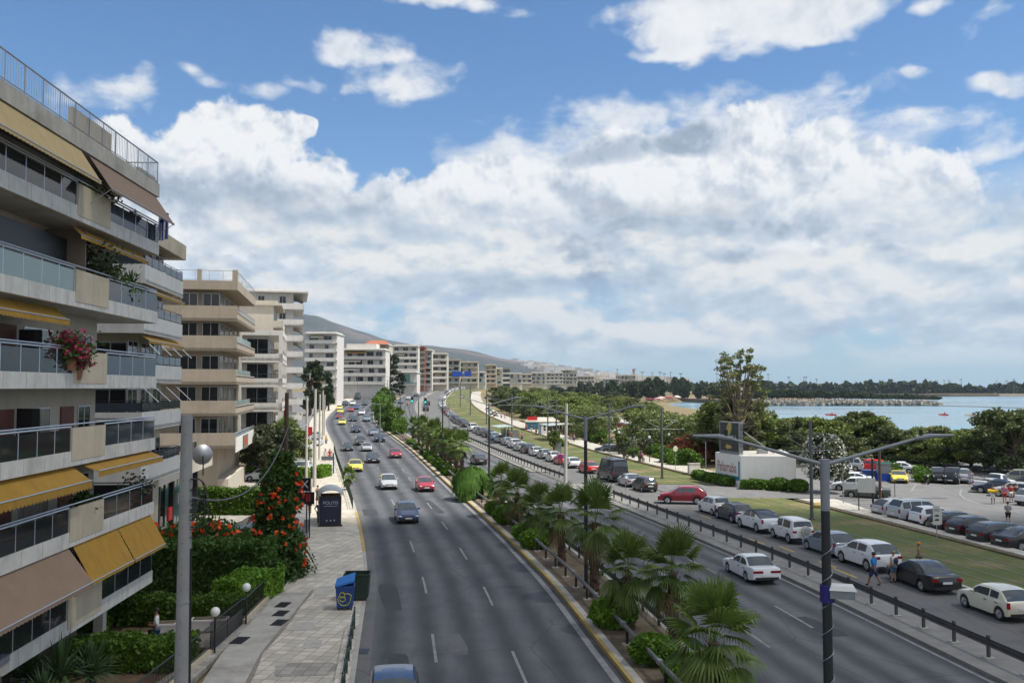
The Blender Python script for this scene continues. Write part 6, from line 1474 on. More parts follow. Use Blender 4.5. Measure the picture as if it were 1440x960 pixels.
for i in range(70):
    px_=rn.uniform(-3.3,3.1); flower(fb,Vector((px_,-.95+rn.gauss(0,.2),2.4+rn.uniform(-.9,1.1))),rn,0,.23)
b.build('foliage',LF['vine'],e); fb.build('blossom',LF['orange'],e); b=MB(); b.tube([(0,0,0),(.2,0,1),(0,0,2)],.06,6); b.build('stem',BARK,e)
hedge(-13.0,44.6,R(80),4.6,1.4,1.5,'loose green hedge at the foot of the vine','lime',220,.14,8,z=.0)
hedge(-12.9,46.6,R(0),1.5,1.6,1.7,'ivy like clump where the vine reaches the pavement','vine',240,.14,9,z=.0)
# car yard behind: low wall, hedge, signs
b=MB(); b.box(-4,2.6,-.15,.15,-.1,1.5); o=b.build('yard_wall',MAT['conc'],None,(-19.3,57.5,0),R(-8)); tag(o,'low stained concrete wall in front of the two dark car roofs','wall')
hedge(-24.2,75.5,R(0),8.6,1.6,2.1,'tall clipped hedge between the yard and the shop forecourt','hedge',150,.16,10,z=.0)
for k,(px,py,D,W,H_,txt,l) in enumerate([(409,681,66,2.9,.95,'I      X','black sign board with white letters behind the vine'),(408,700,63,3.4,.85,'flo     ll','second black sign board with blue and red letters behind the vine')]):
    x,_,z=PD(px,py,D); e=empty('sign_board',(x,D,z),R(0),l,'sign'); b=MB(); b.box(-W/2,W/2,-.06,.06,-H_/2,H_/2); b.build('panel',MAT['black'],e); b=MB()
    for sx in (-1,1): b.tube([(sx*W*.4,.1,-z),(sx*W*.4,.1,H_/2)],.05,6)
    b.build('post',MAT['dark'],e)
    for t,dx,mm in (((txt[0],-W*.42,MAT['wplaster']),(txt[-1],W*.36,MAT['wplaster'])) if k==0 else ((txt[:3],-W*.36,MAT['blue']),(txt[-2:],W*.38,MAT['red']))): text(t,.8,Matrix.Translation((dx,-.07,0))@Matrix.Rotation(R(90),4,'X'),mm,e,'lettering',.003)
hedge(*G(452,672),R(80),3.4,1.2,1.25,'small clipped hedge at the pavement behind the pale poles','lime',200,.12,12,z=.1)
hedge(-28,103,R(0),9,1.6,1.3,'long low hedge at the edge of the shop forecourt','lime',130,.16,13,z=.0)
x,y,z=PD(435,606,125); e=empty('banner_sign',(x,y,0),0,'red square sign on a thin pole in the shop forecourt','sign'); b=MB(); b.tube([(0,0,0),(0,0,z-.5)],.06,6); b.build('post',MAT['lampg'],e); b=MB(); b.box(-.42,.42,-.05,.05,z-.6,z+.6); b.build('panel',MAT['red'],e)
x,y,z=PD(402,583,122); e=empty('banner_sign',(x,y,0),R(-10),'tall narrow red banner on the white framed building','sign'); b=MB(); b.box(-.35,.35,-.06,.06,z-1.6,z+1.3); b.build('panel',MAT['red'],e); b=MB(); b.tube([(0,.15,0),(0,.15,z)],.05,6); b.build('post',MAT['dark'],e)
# forecourt paving on the left
b=MB(); b.prism([(-46,60),(-17.2,60),(-20,86),(-30,128),(-46,128)],-.1,.05); kind(b.build('forecourt',MAT['paveG']))
# trees on the left
for k,px,py,s,l,c in [('olive1',372,676,1.25,'bushy olive tree in front of the white framed building','tree'),('olive1',350,670,1.05,'olive tree with a dark crooked trunk by the gold car','tree'),('park3',394,664,.95,'round green tree just behind the flowering vine','tree')]:
    x,y=G(px,py); tree('olive_tree' if k=='olive1' else 'street_tree',k,x,y,l,c,None,s)
for k,D,px,s,sz,l in [('tallgreen',250,437,.95,1.0,'dark tall evergreen in front of the pale grey block'),('cyp',270,463,1.0,1.25,'bright green narrow tree by the bend'),('tallgreen',375,548,1.05,1.15,'tall dark eucalyptus at the bend, biggest tree of the far left'),('tallgreen',380,562,.62,.62,'shorter dark tree right of the tall eucalyptus'),('dark1',300,455,.8,.8,'dark round tree under the pale grey block'),('palmtree',112,400,1,1,''),('dark1',392,530,.8,.7,'low dark tree at the foot of the banded block')]:
    if k=='palmtree': continue
    tree('street_tree',k,(px-720)/F*D,D,l,'tree',None,s,sz)
palm(1,(399-720)/F*110,110,'palm with a crooked trunk by the white framed building',1.5,group=None); palm(0,(405-720)/F*118,118,'second palm by the white framed building',1.6,group=None)
# the white building with signs
WB=[(24.4,95.2),(22.9,100.6),(31.5,104.6),(30.0,94.4)]
e=empty('white_walled_building',(24.4,95.2,0),0,'low white walled building with a painted red name and teal bar','building')
ox,oy=24.4,95.2; P=[(p[0]-ox,p[1]-oy) for p in WB]
b=MB(); b.prism(P,-.1,3.4); wl=b.build('wall',M('wall_whitewash',(.80,.79,.76),.8,var=.05,scale=1,streak=.15),e)
b=MB(); b.prism([(P[0][0]+.25,P[0][1]+.5),(P[1][0]+.35,P[1][1]-.3),(P[2][0]-.4,P[2][1]-.4),(P[3][0]-.3,P[3][1]+.3)],3.4,3.42); b.build('roof',MAT['conc'],e)
b=MB(); b.box(2.6,3.6,2.5,3.4,3.42,3.9); b.build('air_conditioner',MAT['steel'],e)
b=MB(); b.prism([(4.5,-4.2),(5.85,-5.1),(7.0,2),(5.6,3)],3.4,2.7) if False else b.box(4.55,4.6,-4.2,-4.15,3.4,3.5); b.build('roof_vent',MAT['steel'],e)
d=Vector((P[0][0]-P[1][0],P[0][1]-P[1][1],0)).normalized(); nrm=Vector((d.y,-d.x,0)); 
if nrm.x>0: nrm=-nrm
def facem(t,z,off): # frame on the road face: x along d, y up, z out
    p=Vector((P[1][0],P[1][1],0))+d*t+nrm*off+Vector((0,0,z)); m=Matrix((( d.x,0,nrm.x,p.x),(d.y,0,nrm.y,p.y),(0,1,0,p.z),(0,0,0,1))); return m
MAT['sgn_r']=M('painted_letters_red',(.30,.045,.05),.7,var=.1); MAT['sgn_t']=M('painted_teal',(.02,.22,.28),.7,var=.08)
tx=text('Peñarrubia',1.55,facem(2.55,1.95,.012)@Matrix.Diagonal((.62,1,1,1)),MAT['sgn_r'],e,'lettering',.004)
b=MB(); L_=6.0
for (a0,a1,z0,z1) in ((.5,5.3,.72,1.12),(5.0,5.3,1.12,2.75)):
    q=[Vector((P[1][0],P[1][1],0))+d*a+nrm*.012 for a in (a0,a1)]
    b.quad((q[0].x,q[0].y,z0),(q[1].x,q[1].y,z0),(q[1].x,q[1].y,z1),(q[0].x,q[0].y,z1))
b.build('teal_bar',MAT['sgn_t'],e)
hs=empty('box_sign',(23.25,100.0,3.42),0,'dark boxed hotel style sign with a gold emblem on the white building roof','sign')
sp=Vector((23.62,101.4,0)); L_=4.3
q0=Vector((0,0,0)); q1=d*L_; n2=-nrm*.9
def sbox(b,t0,t1,o0,o1,z0,z1):
    b.prism([((d*t0-nrm*o0).x,(d*t0-nrm*o0).y),((d*t1-nrm*o0).x,(d*t1-nrm*o0).y),((d*t1-nrm*o1).x,(d*t1-nrm*o1).y),((d*t0-nrm*o1).x,(d*t0-nrm*o1).y)],z0,z1)
b=MB(); sbox(b,0,L_,.03,.42,.25,3.35); sbox(b,0,L_,.0,.45,3.35,3.47); sbox(b,0,L_,.0,.45,0,.28); sbox(b,0,.18,0,.44,.28,3.35); sbox(b,L_-.18,L_,0,.44,.28,3.35); b.build('case',MAT['lampg'],hs)
b=MB(); sbox(b,.2,L_-.2,-.004,.02,.3,3.33); b.build('face',M('sign_face_dark',(.02,.028,.03),.35,var=0),hs)
def sfm(t,z,off): p=d*t+nrm*off+Vector((0,0,z)); return Matrix(((d.x,0,nrm.x,p.x),(d.y,0,nrm.y,p.y),(0,1,0,p.z),(0,0,0,1)))
text('CAPE SVA',.72,sfm(L_/2,1.75,.012),M('sign_letters_silver',(.5,.52,.52),.4,var=0),hs,'lettering',.004)
MAT['gold']=M('sign_gold',(.52,.42,.12),.4,.4,var=.1)
b=MB(); b.sph((0,0,0),1,16,8,sx=.78,sy=.52,sz=.02); g=b.build('emblem',MAT['gold'],hs,True); g.matrix_local=sfm(L_/2,2.72,.014)@Matrix.Rotation(R(62),4,'Z')
b=MB(); b.sph((0,0,0),1,12,6,sx=.55,sy=.2,sz=.02); b.add([(-.85,0,.02),(-.25,-.35,.02),(-.25,.35,.02)],[(0,1,2)]); g=b.build('arrow',MAT['gold'],hs); g.matrix_local=sfm(L_/2,.75,.014)
b=MB(); b.tube([tuple(d*L_*.9-nrm*.9+Vector((0,0,2.4))),tuple(d*L_*.9-nrm*4.5)],.05,6); b.build('brace',MAT['steel'],hs)
# hedges in front of it
hh=math.atan2(91.8-105,25.2-22.1)
hedge(22.4,100.2,R(-77),8.4,1.2,.72,'long clipped hedge at the foot of the painted wall','hedge',150,.14,15,z=.2)
hedge(26.3,93.4,R(-14),4.6,1.3,.8,'clipped hedge block round the corner of the white wall','hedge',170,.14,16,z=.1)
for px,py,s,l in ((1096,690,1.0,'small clipped cube bush before the white wall end'),(1122,692,.95,'small clipped bush under the white flowering tree')):
    x,y=G(px,py); o=obj('clipped_bush',bush_mesh(1.05,.9,1.25,2600,'hedge',.12,int(px)),None,(x,y,.05)); tag(o,l,'bush')
x,y=31.6,90.5
e=tree('oleander_tree','bloom',x,y,'white flowering oleander tree at the end of the white wall','tree'); obj('blossom',BLOOM,e)
for px,py,s,l in ((975,650,1.0,'red brown shrub left of the boxed sign'),(958,646,.8,'smaller red brown shrub left of the boxed sign'),(998,648,1.0,'red brown shrub directly behind the painted wall'),(1085,640,.9,'red brown shrub behind the white building roof'),(1068,640,.9,'red brown shrub farther behind the white building')):
    x,y=G(px,py,0); tree('red_shrub','redshrub',x,y,l,'shrub','red brown shrubs around the white building',s*1.15)
# park furniture along the promenade
def bench(px,py,l):
    x,y=G(px,py); e=empty('park_bench',(x,y,.27),-hd(y)+R(90),l,'bench','benches on the promenade'); b=MB(); b.box(-.85,.85,-.22,.22,.42,.48); b.build('seat',MAT['wood'],e); b=MB(); b.box(-.85,.85,.2,.25,.5,.9); b.build('backrest',MAT['wood'],e)
    for s in (-1,1): b=MB(); b.box(s*.7-.06,s*.7+.06,-.2,.2,0,.42); b.build('leg',MAT['conc'],e)
bench(880,647,'wooden bench on the promenade without a sitter'); bench(902,651,'wooden bench with a person in pink sitting on it')
x,y=G(890.5,647); e=empty('litter_bin',(x,y,.27),0,'dark litter bin between the two promenade benches','bin'); b=MB(); b.cyl(0,0,.1,1.0,.24,.27,12); b.build('body',MAT['dark'],e,30); b=MB(); b.cyl(0,0,1.0,1.06,.29,.29,12); b.build('lid',MAT['black'],e)
for px,py,l in ((870.5,641.5,'slim black lamp post near the empty bench'),(913.5,652,'slim black lamp post beside the sitter in pink'),(835,612,'slim black lamp post near the kiosk'),(941,643,'slim lamp post with a white head among the shrubs')):
    x,y=G(px,py); e=empty('park_lamp',(x,y,.25 if px!=941 else 0),0,l,'lamp','slim lamps along the promenade'); b=MB(); b.cyl(0,0,0,3.3,.06,.045,8); b.build('post',MAT['black'],e); b=MB(); b.sph((0,0,3.42),.2,10,6); b.cyl(0,0,3.55,3.65,.22,.05,10); b.build('globe',GLB,e,True)
x,y=G(950,664); e=empty('round_sign',(x,y,.26),R(30),'round pale sign disc on a thin post at the promenade','sign'); b=MB(); b.tube([(0,0,0),(0,0,2.9)],.03,6); b.build('post',MAT['lampg'],e); b=MB(); b.tube([(0,-.03,2.7),(0,.0,2.7)],.36,18); b.build('disc',M('sign_disc',(.55,.52,.42),.5,var=.1),e)
x,y=G(976,668); e=empty('utility_cabinet',(x,y,.1),R(10),'grey white utility cabinet at the end of the promenade','cabinet'); b=MB(); b.box(-.7,.7,-.3,.3,0,1.3); b.build('body',MAT['marble'],e); b=MB(); b.box(-.75,.75,-.35,.35,1.3,1.36); b.build('lid',MAT['conc'],e)
x,y=G(986,664); upole(x+.6,y,CH-76*y/F,.05,.05,'thin pale pole left of the white building','lampg',name='thin_pole')
# signs
def roundsign(px,py,h,l,face,size=.33,z=.02,post=2.2):
    x,y=G(px,py); e=empty('traffic_sign',(x,y,zt(x,y)+z),-.1,l,'traffic sign'); b=MB(); b.tube([(0,0,0),(0,0,post+.3)],.028,6); b.build('post',MAT['steel'],e); b=MB(); b.tube([(0,-.05,post),(0,-.03,post)],size,20); b.build('rim',MAT['red'],e); b=MB(); b.tube([(0,-.06,post),(0,-.052,post)],size*.82,20); b.build('face',MAT[face],e); b=MB(); 
    for a in (45,-45): 
        c,s=math.cos(R(a)),math.sin(R(a)); w=.045; L=size*.8; b.quad((-c*L-s*w,-.064-.002*(a>0),post-s*L+c*w),(-c*L+s*w,-.064-.002*(a>0),post-s*L-c*w),(c*L+s*w,-.064-.002*(a>0),post+s*L-c*w),(c*L-s*w,-.064-.002*(a>0),post+s*L+c*w))
    b.build('bars',MAT['red'],e)
roundsign(788,668,0,'round blue and red no stopping sign beside the concrete pole','blue')
x,y=G(839,691); upole(x,y,2.4,.035,.035,'thin grey sign post near the black van','steel',name='sign_post')
x,y=G(880,705); e=empty('traffic_sign',(x,y,.1),0,'thin post with a small white cap by the guardrail end','traffic sign'); b=MB(); b.tube([(0,0,0),(0,0,2.1)],.03,6); b.build('post',MAT['steel'],e); b=MB(); b.cyl(0,0,2.1,2.3,.24,.02,10); b.build('cap',MAT['lampg'],e)
x,y=G(1318,772); e=empty('notice_sign',(x,y,.1),-.25,'white notice sign with black symbols standing on the tram grass','sign'); b=MB(); b.tube([(0,0,0),(0,0,2.3)],.03,6); b.build('post',MAT['steel'],e); b=MB(); b.box(-.22,.22,-.05,-.02,1.5,2.75); b.box(.24,.34,.0,.05,1.55,2.6); b.build('board',MAT['wplaster'],e)
b=MB()
for z in (2.05,1.78): b.add([(-.13,-.055,z),(.13,-.055,z),(.13,-.055,z+.12),(-.02,-.055,z+.12),(-.13,-.055,z+.06)],[(0,1,2,3,4)])
b.box(-.16,.16,-.056,-.051,2.42,2.45); b.box(-.16,.16,-.056,-.051,2.5,2.53); b.build('symbols',MAT['black'],e)
x,y=G(1219,722); z0=0
e=empty('white_board',(x,y,0),R(-22),'blank white board carried by a thin black post in the car park','sign board'); 
D2=y; b=MB(); b.box(-.68,.72,-.04,.04,CH-127*y/F-zt(x,y)-1.22,CH-127*y/F-zt(x,y)); b.build('board',MAT['wplaster'],e); b=MB(); b.tube([(-.62,.06,0),(-.62,.06,CH-127*y/F)],.05,6); b.build('post',MAT['lampd'],e)
x,y=G(1186,711); upole(x,y,3.0,.04,.04,'thin grey post at the car park entrance','steel',name='sign_post')
x,y=G(1143,702); upole(x,y,3.4,.035,.035,'thin dark post beside the access road','dark',name='sign_post')
x,y=G(1258.5,699,0); e=empty('traffic_sign',(x,y,0),0,'thin brown post with a small cross bar in the car park','traffic sign'); b=MB(); b.tube([(0,0,0),(0,0,1.55)],.035,6); b.build('post',MAT['wood'],e); b=MB(); b.box(-.22,.22,-.02,.02,1.5,1.58); b.build('bar',MAT['wood'],e)
x,y=G(1205,718); o=obj('rock',None) if False else None
b=MB(); b.sph((0,0,.2),.6,8,5,sx=1.1,sy=.8,sz=.55); o=b.build('painted_rock',MAT['yellow'],None,(*G(1151,715),.05)); tag(o,'yellow painted rock at the tram crossing','rock')
b=MB(); b.box(-1.1,1.1,-.5,.5,0,1.0); b.box(-1.15,1.15,-.55,.55,1.0,1.08); o=b.build('blue_container',M('container_blue',(.02,.06,.26),.6,var=.15),None,(*G(1227,674,0),0),R(-15)); tag(o,'blue container beside the red estate car','container')
x,y=G(1243,676,0); e=empty('drinks_kiosk',(x,y,0),R(-15),'small blue and white kiosk box behind the yellow coupe','kiosk'); b=MB(); b.box(-.7,.7,-.5,.5,0,.9); b.build('base',MAT['blue'],e); b=MB(); b.box(-.72,.72,-.52,.52,.9,2.0); b.build('body',MAT['lampg'],e); b=MB(); b.box(-.78,.78,-.58,.58,2.0,2.1); b.build('roof',MAT['teal'],e)
for px,py,s,l in ((1172,668,.95,'round green bush between the navy hatchback and the white off-roader'),(1297,677,.95,'round dark green bush right of the yellow coupe'),(1253,672,1.0,'small green bush behind the yellow coupe')):
    x,y=G(px,py,0); tree('round_bush','shrub',x,y,l,'bush',None,s*1.1)
# kiosk, tram stop
x,y=G(752,606); e=empty('tram_kiosk',(x,y,.2),R(8),'white ticket kiosk with two dark square windows','kiosk'); 
x,y=G(769,612); e.location=(x-.8,y,.26); b=MB(); b.box(-.85,.85,-.8,.8,0,2.9); b.build('wall',MAT['wplaster'],e); b=MB(); b.box(-.95,.95,-.9,.9,2.9,3.05); b.build('roof',MAT['steel'],e)
for z in (1.6,2.15): b=MB(); b.box(.0,.42,-.815,-.8,z,z+.4); b.build('window',MAT['glass'],e)
b=MB(); b.box(-.86,-.5,-.82,-.79,.2,2.7); b.build('door',M('kiosk_blue',(.12,.22,.38),.5,var=.05),e)
x,y=G(748,606); e=empty('snack_bar',(x+1,y+2,.1),R(5),'snack bar with a blue side panel and pale pitched roof','kiosk'); b=MB(); b.box(-2,5,0,4,0,2.9); b.build('wall',MAT['brown'],e); b=MB(); b.box(-2.1,.4,-.12,.0,.3,3.0); b.build('panel',M('panel_teal_blue',(.06,.24,.36),.5,var=.15),e); b=MB(); b.add([(-2.4,-.8,2.95),(5.3,-.8,2.95),(5.3,4.4,2.95),(-2.4,4.4,2.95),(-1.2,1.8,3.9),(4,1.8,3.9)],[(0,1,5,4),(1,2,5),(2,3,4,5),(3,0,4),(0,3,2,1)]); b.build('roof',MAT['beige2'],e)
b=MB(); b.box(-2,.2,-.5,-.4,3.3,4.1); b.build('sign',MAT['red'],e)
x,y=G(805,612); e=empty('cafe_pavilion',(x,y+3,.1),R(5),'open pavilion with a flat pale roof and cream wall by the trees','pavilion'); b=MB(); b.box(-4,3.2,0,3.5,2.7,2.95); b.build('roof',MAT['marble'],e); b=MB(); b.box(.8,3.0,.3,3.2,0,1.5); b.box(2.6,3.0,.3,3.2,1.5,2.7); b.build('wall',MAT['plaster'],e)
for u in (-3.8,-1.6,.8): b=MB(); b.tube([(u,.2,0),(u,.2,2.7)],.07,6); b.build('column',MAT['dark'],e)
def canopy(px,py,l,n=2,rz=None):
    x,y=G(px,py); e=empty('tram_shelter',(x,y,zt(x,y)+.2),-hd(y) if rz is None else rz,l,'tram shelter')
    for i in range(n):
        b=MB(); o=i*3.6
        b.add([(-1.5,o,2.75),(1.3,o,2.95),(1.3,o+3.3,2.95),(-1.5,o+3.3,2.75),(-1.5,o,2.85),(1.3,o,3.07),(1.3,o+3.3,3.07),(-1.5,o+3.3,2.85)],[(0,3,2,1),(4,5,6,7),(0,1,5,4),(1,2,6,5),(2,3,7,6),(3,0,4,7)]); b.build('canopy',M('canopy_pale',(.38,.46,.44),.5,var=.05) if 'cano' not in MAT else MAT['cano'],e)
        for yy in (.4,2.9): b=MB(); b.tube([(.7,o+yy,0),(.5,o+yy,2.9)],.06,6); b.build('column',MAT['dark'],e)
        b=MB(); b.box(.72,.76,o+.4,o+2.9,.4,2.3); b.build('glass_wall',MAT['blueg'],e)
    b=MB(); b.box(-.2,.3,1,3,.4,.47); b.build('bench',MAT['dark'],e)
MAT['cano']=M('canopy_pale',(.38,.46,.44),.5,var=.05)
canopy(712,624,'tram shelter with two pale canopies next to the parked cars'); canopy(783,621,'second tram shelter with pale canopies across the tracks')
b=MB(); kind(ribbon('tram_platform',lambda y:xCr(y)+.1,lambda y:xCr(y)+2.4,156,196,.24,MAT['paveP'],1,.2))
x,y=G(725,620); e=empty('route_totem',(x,y,.2),0,'grey information totem at the end of the tram platform','totem'); b=MB(); b.box(-.55,.55,-.12,.12,0,2.3); b.build('panel',MAT['mast'],e); b=MB(); b.box(-.5,.5,-.14,-.125,.8,2.2); b.build('poster',MAT['lampg'],e)
x,y=G(785,640); e=empty('route_totem',(x,y,.1),0,'pale information totem on the grass before the kiosk','totem'); b=MB(); b.box(-.5,.5,-.12,.12,0,2.4); b.build('panel',MAT['steel'],e); b=MB(); b.box(-.45,.45,-.14,-.125,1.0,2.3); b.build('poster',MAT['lampg'],e)
# small bus shelter on the service road side
x,y=G(641,612); e=empty('stop_shelter',(x,y,.15),-hd(y),'small dark bus shelter on the separator strip','bus shelter'); b=MB(); b.box(-.7,.8,-1.2,2.6,2.5,2.62); b.build('roof',MAT['lampg'],e)
for k in range(4): b=MB(); b.box(-.05,.05,-1.1+1.15*k,-.75+1.15*k,0,2.5); b.build('panel',MAT['dark'],e)
# traffic lights
def tlight(px,py,D,l):
    x,_,z=PD(px,py,D); z0=zt(x,D); e=empty('traffic_light',(x,D,z0),0,l,'traffic light','green traffic lights at the junction'); b=MB(); b.tube([(.0,.2,0),(0,.2,z-z0+.9)],.06,6); b.build('pole',MAT['lampg'],e); b=MB(); b.box(-.28,.28,-.12,.12,z-z0-.25,z-z0+1.0); b.build('case',MAT['black'],e); b=MB(); b.tube([(0,-.16,z-z0),(0,-.13,z-z0)],.19,14); b.build('green_lens',M('signal_green',(.02,.6,.4),.3,var=0,emit=((.05,.9,.6),1.4)),e)
    for k in (.35,.7): b=MB(); b.tube([(0,-.15,z-z0+k),(0,-.13,z-z0+k)],.17,14); b.build('dark_lens',MAT['dark'],e)
tlight(579.7,563.5,215,'green traffic light above the second road'); tlight(598.3,565,215,'green traffic light beside the service road')
x,_,z=PD(535,558,250); 
def lightpole(px,D,top,l,arm=0):
    x=(px-720)/F*D; z0=zt(x,D); H=CH+(544-top)*D/F-z0; e=empty('light_pole',(x,D,z0),0,l,'pole'); b=MB(); b.tube([(0,0,0),(0,0,H)],[.11,.07],8); b.build('pole',MAT['lampg'],e)
    if arm: b=MB(); b.tube([(0,0,H),(arm,0,H+.25)],.06,6); b.build('arm',MAT['lampg'],e)
for px,D,top,l,a in [(535,150,568,'pale signal mast with a box on the median, arm over the road',-2.6),(596.5,300,532,'thin white pole past the green lights',-1),(477,330,530,'white pole by the bend',0),(531,340,528,'white pole before the banded block',-2),(503,340,529,'second white pole before the banded block',0),(632,185,566,'pale pole at the edge of the grass bend',0)]: lightpole(px,D,top,l,a)
# blue direction gantry
e=empty('direction_sign',((655-720)/F*520,520,f(520)),0,'pair of large blue direction boards over the far road','road sign')
for px0,px1 in ((636,650),(653,663)):
    b=MB(); x0,_,z0=PD(px0,529,520); x1,_,z1=PD(px1,522,520); b.box(x0-e.location.x,x1-e.location.x,-.1,.1,z0-e.location.z,z1-e.location.z); b.build('board',MAT['blue'],e)
b=MB()
for q in (-7.5,-2,2.6): b.tube([(q,.2,0),(q,.2,9)],.15,6)
b.build('post',MAT['steel'],e)
# drain grates on the pavement
for px,py,l in ((398,850,'upper dark drain grate in the pavement'),(395,862,'middle dark drain grate in the pavement'),(393,875,'lower dark drain grate in the pavement'),(337,900,'black door mat before the garden gate')):
    x,y=G(px,py,.13); e=empty('drain_grate' if px!=337 else 'door_mat',(x,y,.135),R(-5),l,'grate' if px!=337 else 'mat','drain grates' if px!=337 else None); b=MB(); b.box(-.28,.28,-.52,.52,0,.012); b.build('frame',MAT['dark'],e); b=MB()
    for k in range(9): b.box(-.24,.24,-.48+k*.11,-.44+k*.11,.012,.018)
    b.build('bars',MAT['black'],e)
for px,py in ((506,833),(508,916)):
    x,y=G(px,py); b=MB(); b.box(-.3,.3,-.35,.35,0,.01); o=b.build('gully_grate',MAT['dark'],None,(x,y,.012)); tag(o,'iron gully grate in the gutter '+('near the bins' if py<850 else 'below the kerb railing'),'grate')
# bougainville / ground lumps
# ---------------------------------------------------------------- people
SKIN=M('skin',(.42,.24,.16),.6,var=.05); SKIND=M('skin_tan',(.26,.13,.08),.6,var=.05); HAIR=M('hair_dark',(.025,.018,.014),.7,var=0); HAIRG=M('hair_grey',(.3,.29,.28),.7,var=0)
def cloth(n,c): return M('cloth_'+n,c,.85,var=.12,scale=12)
CL=dict(blue=cloth('blue',(.01,.17,.50)),navy=cloth('navy',(.02,.035,.09)),white=cloth('white',(.70,.70,.70)),jeans=cloth('jeans',(.05,.11,.22)),brown=cloth('brown',(.07,.055,.035)),black=cloth('black',(.012,.012,.015)),red=cloth('red',(.45,.03,.04)),pink=cloth('pink',(.50,.16,.30)),grey=cloth('grey',(.30,.29,.32)),yellow=cloth('yellow',(.62,.40,.02)),lilac=cloth('lilac',(.40,.40,.55)),denim=cloth('denim_short',(.10,.18,.28)),orange=cloth('orange',(.60,.20,.01)),green=cloth('green',(.10,.16,.08)))
TMP=bpy.data.scenes.new('tmp')
def skin_mesh(pts,edges,root=0,sub=1):
    me=bpy.data.meshes.new('tmp'); me.from_pydata([p[:3] for p in pts],edges,[]); o=bpy.data.objects.new('tmp',me); TMP.collection.objects.link(o)
    md=o.modifiers.new('s','SKIN'); md.use_smooth_shade=True
    for i,p in enumerate(pts):
        s=me.skin_vertices[0].data[i]; s.radius=(p[3],p[4] if len(p)>4 else p[3]); s.use_root=(i==root)
    sd=o.modifiers.new('d','SUBSURF'); sd.levels=sub; sd.render_levels=sub
    TMPctx=bpy.context.temp_override(scene=TMP,view_layer=TMP.view_layers[0])
    with TMPctx: dg=bpy.context.evaluated_depsgraph_get()
    r=bpy.data.meshes.new_from_object(o.evaluated_get(dg)); bpy.data.objects.remove(o); bpy.data.meshes.remove(me); return r
